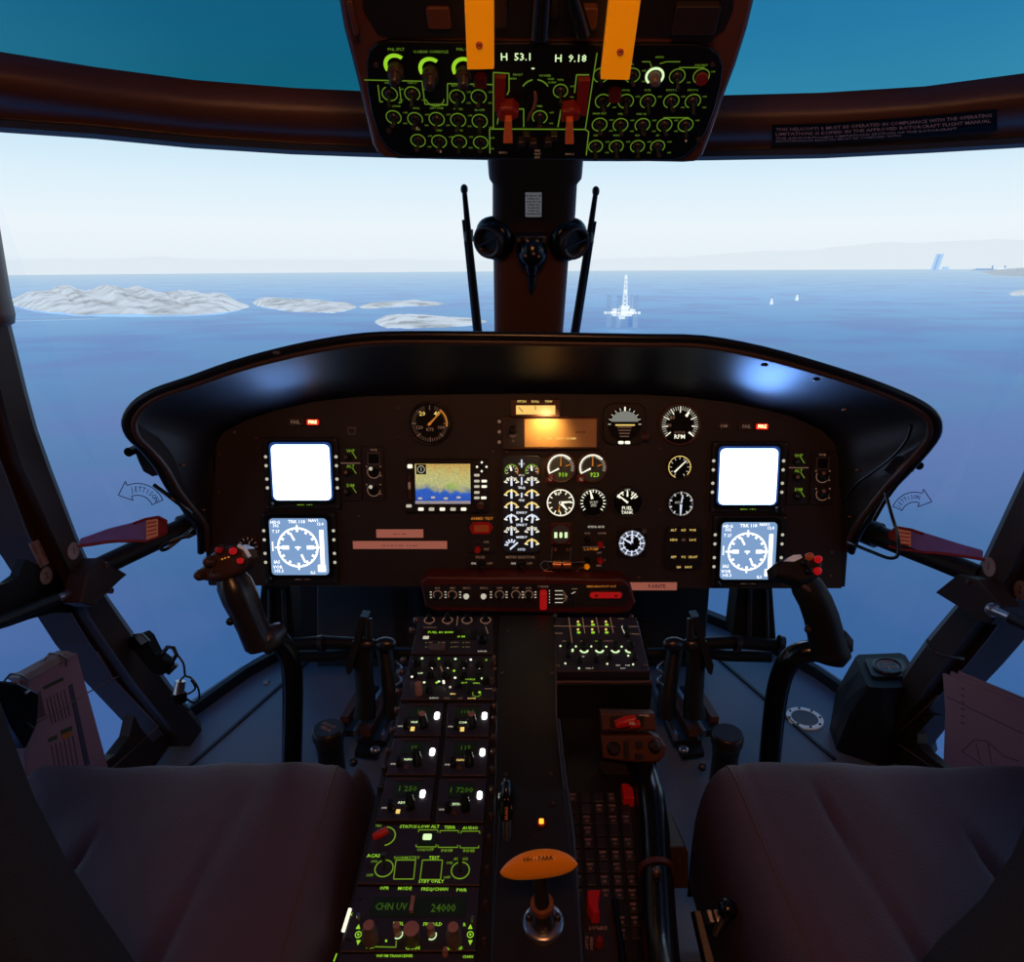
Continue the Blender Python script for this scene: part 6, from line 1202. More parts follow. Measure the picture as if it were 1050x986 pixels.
for q in (((507, 73), (519, 73), (518, 108), (507, 108)), ((592.5, 75.5), (605, 75.5), (601, 112), (590.5, 112))): b = MB(); b.prism(OF, [O(*p) for p in q], .005, .013, 'red_dark', .001); b.build('fire_guard', t)
b = MB(); b.prism(OF, [O(*p, .024) for p in ((513, 111), (526, 111), (532, 116), (531, 122), (524, 126), (513, 126), (509, 120))], .006, .024, 'red_dark', .003); b.build('red_gate', t)
b = MB(); b.prism(OF, [O(*p, .024) for p in ((576, 114), (588, 112), (596, 116), (594, 124), (586, 127), (575, 126))], .006, .024, 'red_dark', .003); b.build('red_gate', t)
b = MB(); b.prism(OF, [O(*p, .034) for p in ((518, 124), (524.5, 124), (525.5, 147), (516, 147))], .022, .034, 'orange_dull', .001); b.build('orange_lever', t)
b = MB(); b.prism(OF, [O(*p, .034) for p in ((581, 125), (587.5, 125), (588.5, 148), (579.5, 148))], .022, .034, 'orange_dull', .001); b.build('orange_lever', t)
b = MB(); otext(b, 'ENG 1', 516, 153.5, 3.2, 'lit_dim'); otext(b, 'ENG 2', 584, 155, 3.2, 'lit_dim'); otext(b, 'FIRE', 551, 151.5, 3.2, 'lit_dim'); otext(b, 'TEST', 551, 155, 3.2, 'lit_dim'); otext(b, 'EXT', 551, 158.5, 3.2, 'lit_dim'); b.build('test_legend', t)
b = MB(); b.tube([OF.T(*O(x, y), .02) for x, y in ((548.5, 83), (549.5, 90), (547.5, 99), (543, 107), (541, 113))], [.002, .0024, .0022, .0018, .001], 'copper', 8); b.build('pink_pointer', t)
b = MB(); b.tube([OF.T(*O(544, 100), .005), OF.T(*O(544, 100), .014)], .008, 'black_gloss', 14); b.build('pointer_hub', t)
for x, y in ((535, 140), (547, 141), (562, 140), (540, 134), (568, 134)): s_ = os_(x, y); b = MB(); b.rect(OF, *O(x, y), 7*s_, 7*s_, .005, .016, 'bezel', s_, .001); b.build('push_key', t)
for x, y in ((386, 63), (399, 131), (730, 63), (716, 140), (492, 65)): s_ = os_(x, y); b = MB(); b.disc(OF, *O(x, y), 2.6*s_, .005, .0068, 'screw', 10); b.build('panel_fastener', t)
for x, y in ((428, 128), (452, 152), (471, 153.5), (633, 158), (610, 158), (703, 141), (664, 111), (641, 113)): s_ = os_(x, y); b = MB(); b.disc(OF, *O(x, y), 1.0*s_, .005, .0072, 'lit_orange' if y < 120 else 'lit_dim', 8); b.build('pin_lamp', t)
# clear bulb guards under the yellow levers
for x, y, l in ((493, 77, 0), (630, 92, 1)):
    s_ = os_(x, y); b = MB(); b.rect(OF, *O(x, y), 13*s_, 13*s_, .005, .016, 'red_dark', 4*s_, .002); b.build('lever_lamp_guard', t)
# yellow levers
for label, poly, bolt in (('bright yellow flat fuel lever hanging over the overhead console, left of the pair', ((474.5, -40), (506.5, -40), (506.5, 71), (479, 71.5)), (491.5, 46)), ('bright yellow flat fuel lever hanging over the overhead console, right of the pair', ((629, -40), (663, -40), (645.5, 82), (616, 81.5)), (636, 53))):
    t2 = thing('yellow_lever', label, 'lever', 'yellow levers on the overhead console'); b = MB(); b.prism(OF, [OF.uv(x, y, .04) for x, y in poly], .028, .04, 'yellow_lever', .0015); b.build('blade', t2)
    u, v = OF.uv(*bolt, .04); s_ = os_(*bolt)*.95; b = MB(); b.lathe(OF, u, v, [(3.8*s_, .04), (3.4*s_, .0425), (1.8*s_, .0425), (1.2*s_, .0405)], 'orange_dull', 16); b.build('bolt', t2)
# ================================================================== pillar fixtures
PFm = Frame(pill(546, 208, .036), (1, 0, 0), (0, -.522, .853)); s_ = PFm.sc(546, 208)
t = thing('placard', 'small pale rectangular text placard in a dark frame on the centre pillar', 'placard'); q = prect(PFm, 537, 194, 557, 223); b = MB(); b.rect(PFm, *q, 0, .004, 'black_paint'); b.build('frame', t)
b = MB(); b.rect(PFm, q[0], q[1], q[2]*.84, q[3]*.86, .004, .005, 'placard_card'); b.build('card', t); b = MB()
for k in range(7): b.text(PFm, ('FROM 000 045', 'STEER 359', 'FOR 090 135', 'STEER 091', 'FROM 180', 'STEER 181', 'CALIBRATED')[k], q[0], q[1]+(3-k)*3.2*s_, 2.7*s_, .0053, 'label_ink')
b.build('lettering', t)
for label, x, y, sg in (('round black air nozzle on the left flank of the centre pillar', 506, 245, -1), ('round black air nozzle on the right flank of the centre pillar', 584, 246, 1)):
    t = thing('air_nozzle', label, 'air vent', 'air nozzles on the centre pillar'); c_ = pill(x, y, .03); dr = V((sg*.50, -.80, -.30)).normalized(); Fn = Frame(c_, dr.cross(V((0, 0, 1))).normalized()*-1, V((0, 0, 1))); 
    U1 = V((0, 0, 1)).cross(dr).normalized(); V1 = dr.cross(U1); Fn = Frame(c_, U1, V1); s2 = c_.y/FPX*1.02
    b = MB(); b.lathe(Fn, 0, 0, [(13*s2, -.03), (20*s2, -.012), (20.5*s2, 0), (18*s2, .008), (16*s2, .010)], 'black_gloss', 28); b.build('socket', t)
    b = MB(); b.lathe(Fn, 0, 0, [(15.5*s2, .006), (16*s2, .020), (14.5*s2, .026), (10.5*s2, .022), (9*s2, .012)], 'bezel', 28); b.build('ring', t)
    b = MB(); b.stroke(Fn, (-12*s2, -4*s2), (12*s2, 5*s2), 2*s2, .023, 'knob_black', .003); b.build('vane', t)
    b = MB(); b.disc(Fn, 0, 0, 9*s2, .010, .0125, 'black_paint', 20); b.build('flap', t)
t = thing('standby_compass', 'glossy dark bulbous magnetic compass mounted low on the centre pillar', 'compass'); c_ = pill(546, 257, .06)
b = MB(); b.sphere(c_, .024, 'black_gloss', 22, (1.15, 1, 1.25)); b.build('bowl', t)
b = MB(); b.rect(PFm, *PFm.uv(545, 241), 34*s_, 9*s_, 0, .02, 'metal_dark', 3*s_, .002); b.build('mount', t)
for dx in (-13, -5, 5, 13): b = MB(); b.disc(PFm, *PFm.uv(545+dx, 240), 2.1*s_, .02, .023, 'copper', 10); b.build('mount_screw', t)
b = MB(); q0 = pill(545, 266, .075); q1 = pill(545, 282, .06); b.tube([q0, q0.lerp(q1, .5), q1], [.013, .0125, .009], 'black_gloss', 14); b.build('neck', t)
b = MB(); q0 = pill(545, 281, .062); b.tube([q0, pill(545, 299, .05)], [.011, .005], 'black_paint', 12); b.build('tail', t)
for sg in (-1, 1): b = MB(); b.tube([pill(545+sg*14, 243, .05), pill(545+sg*15, 258, .05), pill(545+sg*9, 276, .05)], .0035, 'metal_dark', 8); b.build('stirrup', t)
for k, (x, y, zz) in enumerate(((539, 262, .088), (547, 260, .09), (552, 263, .088), (541, 247, .087), (551, 247, .087))): b = MB(); b.sphere(pill(x, y, zz-.004), .0034, 'copper', 10); b.build('compensator_screw', t)
t = thing('pillar_screw', 'single bright screw at the very bottom of the centre pillar above the hood', 'screw'); b = MB(); b.sphere(pill(541, 343, .04), .003, 'metal', 10); b.build('head', t)
# ================================================================== FOOTWELL
t = thing('footwell_wall', 'black equipment box under the panel behind the right pedals', 'equipment box'); F = Frame((0, 1.62, 0), (1, 0, 0), (0, 0, 1)); 
b = MB(); q = [F.uv(*p) for p in ((655, 600), (728, 600), (725, 640), (722, 690), (655, 690))]; b.prism(F, q, -.12, 0, 'wall_dark', .004); b.build('box', t); b = MB(); b.rect(F, *prect(F, 650, 636, 664, 696), 0, .01, 'bezel', .003); b.build('strip', t)
t = thing('footwell_wall', 'dark grey equipment box under the panel behind the left pedals', 'equipment box')
b = MB(); q = [F.uv(*p) for p in ((325, 600), (432, 600), (432, 690), (325, 690))]; b.prism(F, q, -.12, 0, 'wall_grey', .004); b.build('box', t); b = MB(); b.prism(F, [F.uv(*p) for p in ((298, 600), (324, 600), (324, 690), (300, 690))], -.14, -.03, 'black_paint'); b.build('side_box', t); b = MB(); b.rect(F, *prect(F, 404, 604, 416, 660), 0, .008, 'bezel', .003); b.build('strip', t)
t = thing('nose_box', 'black box filling the nose under the middle of the instrument panel', 'equipment box'); b = MB(); b.rect(F, *prect(F, 432, 600, 655, 700), -.2, -.0, 'panel_dark', .01); b.build('box', t)
for label, L in (('dark ribbed pedal support post hanging under the panel at right', ((757, 600), (792, 600), (796, 655), (788, 663), (756, 661), (751, 652))), ('dark ribbed pedal support post hanging under the panel at left', ((268, 598), (297, 598), (302, 652), (297, 662), (270, 660), (262, 650)))):
    Fp = Frame((0, 1.40, 0), (1, 0, 0), (0, 0, 1)); t = thing('pedal_support', label, 'support post'); b = MB(); b.prism(Fp, [Fp.uv(*p) for p in L], -.06, 0, 'post_dark', .003); b.build('post', t)
    for f in (.33, .8):
        a = V(Fp.T(*Fp.uv(L[0][0]+(L[1][0]-L[0][0])*f, 603), .004)); c_ = V(Fp.T(*Fp.uv(L[5][0]+4+(L[2][0]-L[5][0]-6)*f, 652), .004)); b = MB(); b.tube([a, c_], .005, 'wall_grey', 8); b.build('rib', t)
def seg(b, pts, r, m, n=10): b.tube([P(*p) for p in pts], r, m, n)
def pedals(label, mir):
    # coordinates surveyed for the right-hand pedal set; X mirrors across the centre line for the left
    fx = (lambda x: x) if not mir else (lambda x: 1086-x)
    t = thing('rudder_pedal_set', label, 'pedals')
    d0 = 1.62
    b = MB(); seg(b, [(fx(716), 660, 1.52), (fx(755), 658, 1.52), (fx(800), 662, 1.52)], .014, 'post_dark', 14); b.build('upper_cross_tube', t)
    b = MB(); seg(b, [(fx(664), 670, 1.60), (fx(715), 668, 1.60), (fx(745), 672, 1.60), (fx(790), 673, 1.60)], .013, 'post_dark', 14); b.build('lower_cross_tube', t)
    for x in (755, 799): b = MB(); seg(b, [(fx(x-1), 659, 1.515), (fx(x+4), 660, 1.515)], .018, 'metal_dark', 14); b.build('collar', t)
    b = MB(); seg(b, [(fx(714), 656, 1.50), (fx(713), 690, 1.50), (fx(711), 716, 1.50), (fx(712), 735, 1.50)], [.022, .020, .021, .024], 'post_dark', 12); b.build('pedal_arm', t)
    b = MB(); seg(b, [(fx(692), 664, 1.55), (fx(688), 690, 1.53), (fx(684), 715, 1.52), (fx(684), 735, 1.52)], [.018, .018, .020, .022], 'post_dark', 12); b.build('pedal_arm', t)
    for xa, xb in ((711, 716), (691, 695)): b = MB(); b.sphere(P(fx(xa), 660, 1.49), .019, 'metal_dark', 14, (1.3, .8, .8)); b.build('pivot', t)
    b = MB(); A = [P(fx(x), y, 1.47) for x, y in ((709, 633), (717, 632), (723, 655), (732, 682), (730, 692), (726, 690), (719, 664), (712, 640))]; n_ = len(A); off = V((0, .03, 0)); b.add(A+[p+off for p in A], [tuple(range(n_)), tuple(range(2*n_-1, n_-1, -1))]+[(i, n_+i, n_+(i+1) % n_, (i+1) % n_) for i in range(n_)], 'black_paint'); b.build('pedal_plate', t)
    b = MB(); seg(b, [(fx(708), 655, 1.48), (fx(709), 634, 1.48)], .010, 'black_paint', 10); b.build('pedal_stem', t)
    # adjustment rails running back along the floor
    def bar(pts, wd, m, nm, z=0):
        b = MB(); sec = []
        for x, y, zz in pts:
            c_ = onz(fx(x), y, zz); sec.append([c_+V((-wd, 0, -.008)), c_+V((wd, 0, -.008)), c_+V((wd, 0, .008)), c_+V((-wd, 0, .008))])
        b.loft(sec, m, smooth=False); b.build(nm, t)
    bar([(668, 700, .05), (693, 756, .05)], .004, 'metal', 'rail_edge'); bar([(693, 706, .06), (722, 752, .06)], .004, 'metal', 'rail_edge')
    bar([(689, 712, .045), (711, 752, .045)], .010, 'orange_dull2', 'slotted_strip'); bar([(717, 712, .045), (733, 738, .045)], .009, 'orange_dull2', 'slotted_strip')
    bar([(680, 704, .03), (705, 762, .03)], .030, 'black_paint', 'rail'); bar([(707, 706, .03), (729, 752, .03)], .024, 'black_paint', 'rail')
    b = MB(); o = [onz(fx(x), y, .02) for x, y in ((690, 760), (716, 758), (722, 776), (700, 779))]; b.add(o+[p+V((0, 0, .012)) for p in o], [(3, 2, 1, 0), (4, 5, 6, 7), (0, 1, 5, 4), (1, 2, 6, 5), (2, 3, 7, 6), (3, 0, 4, 7)], 'post_dark'); b.build('foot_plate', t)
    b = MB(); b.sphere(onz(fx(701), 768, .035), .011, 'metal', 12, (1, 1, .6)); b.build('foot_bolt', t)
    for x, y in ((677, 690), (696, 700)): b = MB(); b.tube([P(fx(x+3*cos(a*1.2)), y-12+a*2.4, 1.50+.012*sin(a*1.2)) for a in range(0, 11)], .0028, 'metal', 6); b.build('spring', t) if x == 677 else None
    return t
mat('orange_dull2', (88, 54, 36), .5)
pedals('right hand rudder pedal linkage with cross tubes and floor rails', False)
pedals('left hand rudder pedal linkage with cross tubes and floor rails', True)
for label, x, y, d_ in (('round-topped black canister beside the right pedal rails', 746, 752, 1.36), ('round-topped black canister with faint lettering beside the left pedal rails', 336.5, 747, 1.36)):
    t = thing('floor_canister', label, 'canister', 'canisters beside the pedal rails'); c_ = P(x, y, d_); Fc = Frame(c_, (1, 0, 0), (0, 1, 0)); s_ = d_/FPX
    b = MB(); b.lathe(Fc, 0, 0, [(13*s_, -c_.z+.0), (14*s_, -c_.z+.03), (13*s_, -.05), (14.5*s_, -.03)], 'black_paint', 24); b.build('body', t)
    b = MB(); b.lathe(Fc, 0, 0, [(16.2*s_, -.020), (16.6*s_, -.006), (16*s_, .0), (14.8*s_, .002)], 'bezel', 32); b.disc(Fc, 0, 0, 14.6*s_, .002, .0035, 'wall_grey', 28); b.build('lid', t)
    if x < 500: b = MB(); b.text(Fc, 'ADJUST', 0, .006, .010, .004, 'plate_ink', -30); b.text(Fc, 'PEDAL', -.002, -.006, .010, .004, 'plate_ink', -30); b.build('lettering', t)
    b = MB(); b.sphere(P(x+(-26 if x > 500 else 26), y+34, d_), .009, 'metal_dark', 10); b.build('side_bolt', t)
# ring shaped floor fitting at right
c_ = onz(825, 737, .0); Fc = Frame(c_, (1, 0, 0), (0, 1, 0)); t = thing('floor_port', 'pale round screwed floor port near the right equipment box', 'floor port'); b = MB(); b.arc(Fc, 0, 0, .030, .041, 0, 360, 0, 'white_ring', .004); b.build('flange', t)
b = MB(); b.disc(Fc, 0, 0, .030, 0, .003, 'knob_grey', 28); b.build('window', t)
for k in range(8): b = MB(); b.disc(Fc, .0355*cos(k*pi/4), .0355*sin(k*pi/4), .003, .004, .006, 'black_paint', 8); b.build('ring_screw', t)
# equipment box with dial, right
t = thing('equipment_box', 'black sloped box with a small round gauge on top by the right post', 'equipment box')
bot = [onz(x, y, 0) for x, y in ((851, 745), (862, 772), (905, 786), (960, 770), (955, 730))]; mid_ = [onz(x, y, .10) for x, y in ((858, 700), (872, 738), (906, 742), (966, 735), (955, 690))]; tp = [onz(x, y, .20) for x, y in ((876, 671), (890, 704), (905, 705), (948, 704), (927, 669))]
b = MB(); 
def dens(q):
    o = []
    for i in range(len(q)):
        a = q[i]; c2 = q[(i+1) % len(q)]; o += [a.lerp(c2, .08), a.lerp(c2, .5), a.lerp(c2, .92)]
    return o
bot2 = [onz(x, y, 0) for x, y in ((850, 745), (858, 770), (905, 786), (962, 772), (955, 730))]
mid_ = [onz(x, y, .11) for x, y in ((856, 706), (872, 736), (908, 742), (955, 738), (940, 695))]
b.loft([dens(bot2), dens(mid_), dens([p*1.0 for p in tp])], 'post_dark', smooth=False); b.build('body', t)
n3 = (tp[1]-tp[0]).cross(tp[3]-tp[1]); cc = (tp[0]+tp[1]+tp[3]+tp[4])/4; U2 = (tp[3]-tp[1]).normalized(); Fd = Frame(cc, U2, (tp[0]-tp[1])); 
if Fd.N.z < 0: Fd = Frame(cc, U2, (tp[1]-tp[0]))
b = MB(); b.rect(Fd, 0, 0, .080, .072, 0, .006, 'black_paint', .008, .001); b.build('dial_plate', t); b = MB(); b.lathe(Fd, 0, 0, [(.031, .006), (.031, .010), (.028, .011), (.027, .008)], 'bezel', 28); b.disc(Fd, 0, 0, .026, .006, .0085, 'face_black', 24); b.arc(Fd, 0, 0, .019, .021, -120, 120, .0087, 'plate_ink'); b.stroke(Fd, (-.014, -.002), (.014, -.004), .002, .0087, 'plate_ink'); b.stroke(Fd, (0, -.003), (0, -.016), .002, .0087, 'plate_ink'); b.text(Fd, 'NVG', 0, .009, .009, .0087, 'plate_ink'); b.build('dial', t)
b = MB(); b.tube([P(951, 656, 1.22), P(953, 664, 1.20), P(965, 672, 1.19), P(988, 675, 1.19)], .003, 'metal_dark', 8); solo(b, 'wire_clip', 'thin bent metal wire clip around the lower right post', 'clip')
# ================================================================== CYCLIC STICKS
t = thing('cyclic_stick', 'left cyclic stick with brown multi-button head and shiny dark grip', 'cyclic stick')
base = V((P(299, 790, 1.14).x, P(299, 790, 1.14).y, .0))
b = MB(); b.tube(catmull([base, P(299, 830, 1.14), P(299, 790, 1.13), P(300, 740, 1.11), P(300, 700, 1.08), P(297, 675, 1.06), P(288, 659, 1.04), P(276, 652, 1.02)], 5), .0155, 'black_gloss', 18); b.build('tube', t)
def grip(pts, nm, m, n=18):
    b = MB(); sec = []
    P_ = [P(x, y, d) for x, y, w_, d in pts]
    for i, (x, y, w_, d) in enumerate(pts):
        tg = (P_[min(i+1, len(P_)-1)]-P_[max(i-1, 0)]).normalized(); a = tg.cross(V((0, CP, -SP))).normalized(); c2 = tg.cross(a).normalized(); r = w_*d/FPX
        sec.append([P_[i]+a*(r*cos(2*pi*j/n))+c2*(r*1.15*sin(2*pi*j/n)) for j in range(n)])
    b.loft(sec, m); b.build(nm, t); return sec
grip([(236, 588, 13, .985), (240, 598, 17, .985), (246, 612, 17.5, .99), (252, 626, 16, .995), (258, 640, 15, 1.0), (264, 652, 16, 1.01), (267, 662, 15, 1.01), (268, 667, 11, 1.01)], 'grip', 'grip_gloss')
b = MB(); b.tube([P(268, 660, 1.012), P(279, 652, 1.015), P(288, 645, 1.03)], [.020, .019, .012], 'metal_dark', 18); b.build('joint', t)
for x, y, r_ in ((228, 604, 4), (231, 613, 3.5), (236, 637, 3.6)): b = MB(); b.sphere(P(x, y, .985), r_*.985/FPX*1.2, 'black_gloss', 12); b.build('trigger', t)
HFr = Frame(P(228, 578, .955), V((1, 0, 0)), V((0, .35, .94))); HFr = Frame(P(228, 578, .955), (cos(R(8)), 0, sin(R(8))), V((-sin(R(8))*.9, .3, .93))); hs2 = HFr.sc(228, 578)
b = MB(); o = [HFr.uv(*p) for p in ((203, 590), (202, 584), (207, 580), (211, 572), (218, 566), (228, 561), (240, 560), (250, 564), (254, 573), (251, 582), (243, 589), (230, 594), (217, 597), (208, 595))]; b.prism(HFr, o, -.035, 0, 'grip_brown', .005); hd = b.build('head', t)
b = MB(); b.tube([HFr.T(*HFr.uv(x, y), .0) for x, y in ((244, 559), (251, 563), (256, 571))], .0026, 'white_ring', 8); b.build('edge_strip', t)
for x, y, r_, m in ((240.5, 564.5, 4.4, 'lit_redsoft'), (248, 574.5, 3.8, 'lit_redsoft'), (226, 563.5, 4, 'red_plastic')): 
    u, v = HFr.uv(x, y); b = MB(); b.lathe(HFr, u, v, [(r_*hs2*1.25, -.001), (r_*hs2*1.2, .003), (r_*hs2, .003)], 'bezel', 16); b.build('button_collar', hd); b = MB(); b.lathe(HFr, u, v, [(r_*hs2*.85, .003), (r_*hs2*.8, .007), (r_*hs2*.4, .0085)], m, 16); b.build('red_button', hd)
for x, y, r_ in ((216, 575.5, 6.5), (222.5, 589, 5.8), (206.5, 589, 6)):
    u, v = HFr.uv(x, y); b = MB(); b.lathe(HFr, u, v, [(r_*hs2, -.004), (r_*hs2*.95, .006), (r_*hs2*.6, .010), (r_*hs2*.55, .013), (r_*hs2*.3, .014)], 'grip_brown', 18); b.build('trim_hat', hd)
for x, y in ((228, 573), (231, 572), (234.5, 571)): b = MB(); b.disc(HFr, *HFr.uv(x, y), .9*hs2, 0, .0012, 'lit_orange', 8); b.build('legend_dot', hd)
t = thing('cyclic_stick', 'right cyclic stick, dark curved grip seen from behind with red lit buttons', 'cyclic stick')
base = V((P(788, 790, 1.16).x, P(788, 790, 1.16).y, .0))
b = MB(); b.tube(catmull([base, P(787, 830, 1.16), P(789, 785, 1.14), P(793, 740, 1.12), P(797, 710, 1.10), P(804, 686, 1.08), P(815, 672, 1.06), P(832, 667, 1.05), P(842, 668, 1.05)], 5), .0168, 'black_gloss', 18); b.build('tube', t)
grip([(822, 592, 13, 1.0), (828, 602, 16, 1.0), (836, 616, 16.5, 1.005), (842, 632, 17, 1.01), (846, 648, 17.5, 1.02), (850, 662, 19, 1.03), (852, 672, 19, 1.03), (851, 680, 13, 1.03)], 'grip', 'post_dark')
b = MB(); b.tube([P(860, 655, 1.02), P(868, 661, 1.02), P(872, 668, 1.02)], [.016, .012, .004], 'post_dark', 12); b.build('hand_rest', t)
Hr = Frame(P(818, 582, .97), (1, 0, .0), (0, .6, .8)); h3 = Hr.sc(818, 582)
b = MB(); o = [Hr.uv(*p) for p in ((793, 580), (800, 574), (812, 569), (826, 568), (840, 570), (844, 577), (843, 589), (834, 594), (822, 598), (812, 594), (795, 591))]; b.prism(Hr, o, -.03, 0, 'post_dark', .005); hd = b.build('head', t)
b = MB(); o = [Hr.uv(*p) for p in ((803, 575.5), (812, 569.5), (820, 569), (822, 572), (814, 576)) ]; b.prism(Hr, o, .000, .004, 'white_ring', .0005); b.build('reflective_plate', hd)
for x, y in ((838.5, 573.5), (838, 585.5)): b = MB(); u, v = Hr.uv(x, y); b.lathe(Hr, u, v, [(4*h3, .0), (3.6*h3, .005), (2*h3, .007)], 'lit_redsoft', 14); b.build('red_button', hd)
for x, y, m in ((829, 571, 'orange_dull'), (824, 578, 'knob_black'), (828, 586, 'knob_black')): b = MB(); u, v = Hr.uv(x, y); b.lathe(Hr, u, v, [(4*h3, .0), (3.6*h3, .008), (2*h3, .010)], m, 14); b.build('switch', hd)
b = MB(); b.tube([P(822, 600, .98), P(832, 606, .98), P(834, 618, .985)], .004, 'leather_side', 8); b.build('guard_bow', t)
for x, y in ((829, 645), (831, 649)): b = MB(); b.sphere(P(x, y, 1.0), .006, 'bezel', 10); b.build('trigger', t) if x == 829 else None
# ================================================================== SEATS
def seat(label, sg):
    t = thing('pilot_seat', label, 'seat')
    s0 = .024 if sg > 0 else .022; X = [x+s0 for x in (.228, .222, .219, .221, .226, .232, .240, .247, .255)]+[.255+s0+(.447-s0)*i/44 for i in range(1, 45)]+[.712, .717, .720, .721, .722, .722]
    Z = [.06, .13, .19, .235, .265, .288, .304, .314, .320]+[None]*44+[.314, .304, .288, .25, .18, .06]
    sec = []
    def top(x, y):
        z = .324+.004*sin((x-.26)*14)
        fade = min(1, max(0, (.80-y)/.06))
        z -= .010*math.exp(-((x-(.392+.02*(.5-y)))/.0045)**2)*fade
        z -= .013*math.exp(-((x-(.545-.04*(.6-y)))/.005)**2)*min(1, max(0, (.72-y)/.04))
        z -= .004*math.exp(-((x-.30)/.004)**2)
        z += .003*sin(x*60+y*8)*min(1, max(0, (y-.6)/.1))*.5
        return z
    ys = [.18+.6*i/24 for i in range(25)]+[.80, .82, .835, .846, .854, .858, .860, .860]
    dr = [0]*25+[0, .001, .003, .007, .014, .026, .05, .26]
    for y, d in zip(ys, dr):
        row = []
        taper = (.008 if sg > 0 else -.030)*max(0, (.86-y)/.3)*.75
        for x, z in zip(X, Z):
            zz = top(x, y) if z is None else z
            zz = max(.06, zz-d) if d < .1 else .06
            xx = x+taper*max(0, min(1, (.48-x)/.2)); row.append(V((sg*xx, y, zz)))
        sec.append(row)
    b = MB(); b.loft(sec, 'leather', closed=False, caps=False); b.build('cushion', t)
    # seat pan and piping
    b = MB(); o = [(.27, .16), (.27, .84), (.71, .84), (.71, .16)]; F = Frame((0, 0, 0), (1, 0, 0), (0, 1, 0)); b.prism(F, [(sg*x, y) for x, y in o], .02, .07, 'post_dark'); b.build('seat_pan', t)
    b = MB(); b.tube([V((sg*(.258+s0+(.008 if sg > 0 else -.030)*.75*max(0, (.86-y)/.3)), y, .3215-dd)) for y, dd in zip(ys[:30], dr[:30])], .0016, 'leather_side', 6); b.build('piping', t)
    if sg < 0:
        b = MB(); sc_ = []
        for y, zt in ((.30, .30), (.5, .30), (.7, .295), (.84, .285), (.92, .262), (.955, .22), (.96, .16)):
            sc_.append([V((sg*x, y, z)) for x, z in ((.272, zt-.01), (.266, zt-.015), (.257, zt-.05), (.250, max(.08, zt-.12)), (.248, .06))])
        b.loft(sc_, 'leather_side', closed=False, caps=False); b.build('side_panel', t)
    # backrest just ahead of the viewer
    Fb = Frame((0, .40, 0), (1, 0, 0), (0, -.10, 1.0)) ; out = []
    prof = [(.275, .20), (.282, .40), (.286, .46), (.300, .505), (.316, .55), (.332, .60), (.343, .65), (.349, .71), (.352, .78), (.362, .86), (.385, .93), (.43, .98), (.50, 1.0), (.62, 1.0), (.70, .97), (.74, .90), (.755, .75), (.755, .20)] if sg < 0 else [(.262, .20), (.270, .40), (.280, .47), (.300, .515), (.325, .555), (.341, .60), (.350, .66), (.356, .72), (.360, .78), (.37, .86), (.392, .93), (.43, .98), (.50, 1.0), (.62, 1.0), (.70, .97), (.74, .90), (.755, .75), (.755, .20)]
    b = MB(); n_ = len(prof); cx_, cz_ = .52, .55; sec = []
    for ins, dy_ in ((.030, .012), (.010, .008), (0, .0), (.001, -.02), (.004, -.05), (.016, -.075), (.05, -.085)):
        sec.append([V((sg*(x+(cx_-x)/max(.01, hypot(cx_-x, cz_-z))*ins), .40+dy_, z+(cz_-z)/max(.01, hypot(cx_-x, cz_-z))*ins)) for x, z in prof])
    b.loft(sec, 'back_fabric'); b.build('backrest', t)
    return t
seat('left pilot seat with dark mauve leather cushion and grey backrest edge', -1)
seat('right pilot seat with dark mauve leather cushion and deep seam', 1)
# ================================================================== DOCUMENTS AND SMALL ITEMS
t = thing('ring_binder', 'ring bound pinkish checklist pages standing in the left door pocket', 'checklist'); F = Frame((-.735, 0, 0), (0, 1, 0), (0, 0, 1)); fu = lambda x, y: F.uv(x, y)
b = MB(); b.prism(F, [fu(*p) for p in ((20, 697), (79, 669), (111, 786), (100, 812), (30, 835))], -.012, 0, 'paper_pink', .001); b.build('pages', t)
b = MB(); b.prism(F, [fu(*p) for p in ((17, 695), (68, 667), (76, 671), (24, 700))], -.014, .003, 'sticker', .001); b.build('spine', t)
def pq(a, c, w_, m, h=.0006): b.prism(F, [fu(a[0]-w_/2, a[1]), fu(a[0]+w_/2, a[1]), fu(c[0]+w_/2, c[1]), fu(c[0]-w_/2, c[1])], 0, h, m)
b = MB(); b.prism(F, [fu(*p) for p in ((44, 704), (64, 694), (65.5, 697), (45, 707))], 0, .0006, 'paper_green'); b.prism(F, [fu(*p) for p in ((49, 757.5), (58, 753), (59, 757), (50, 761))], 0, .0006, 'paper_green'); b.prism(F, [fu(*p) for p in ((62, 749), (73, 744), (74, 748), (63, 753))], 0, .0006, 'paper_green'); b.prism(F, [fu(*p) for p in ((63, 753), (73, 749), (74, 754), (64, 758.5))], 0, .0006, 'paper_orange')
b.prism(F, [fu(*p) for p in ((70, 703), (74, 700.5), (92, 783), (87, 786))], 0, .0006, 'paper_ink'); b.prism(F, [fu(*p) for p in ((39, 711), (41, 708), (46.5, 733), (38, 737))], 0, .0006, 'leather_side')
for k in range(6):
    b.prism(F, [fu(*p) for p in ((47+k*3.6, 716-k*1.8), (47.8+k*3.6, 715.6-k*1.8), (54+k*3.6, 742-k*1.6), (53.2+k*3.6, 742.4-k*1.6))], 0, .0005, 'paper_ink' if k % 2 else 'leather_side')
    b.prism(F, [fu(*p) for p in ((52+k*4.4, 764-k*1.9), (52.8+k*4.4, 763.6-k*1.9), (58+k*4.4, 792-k*1.6), (57.2+k*4.4, 792.4-k*1.6))], 0, .0005, 'paper_ink' if k % 2 else 'leather_side')
b.build('printing', t)
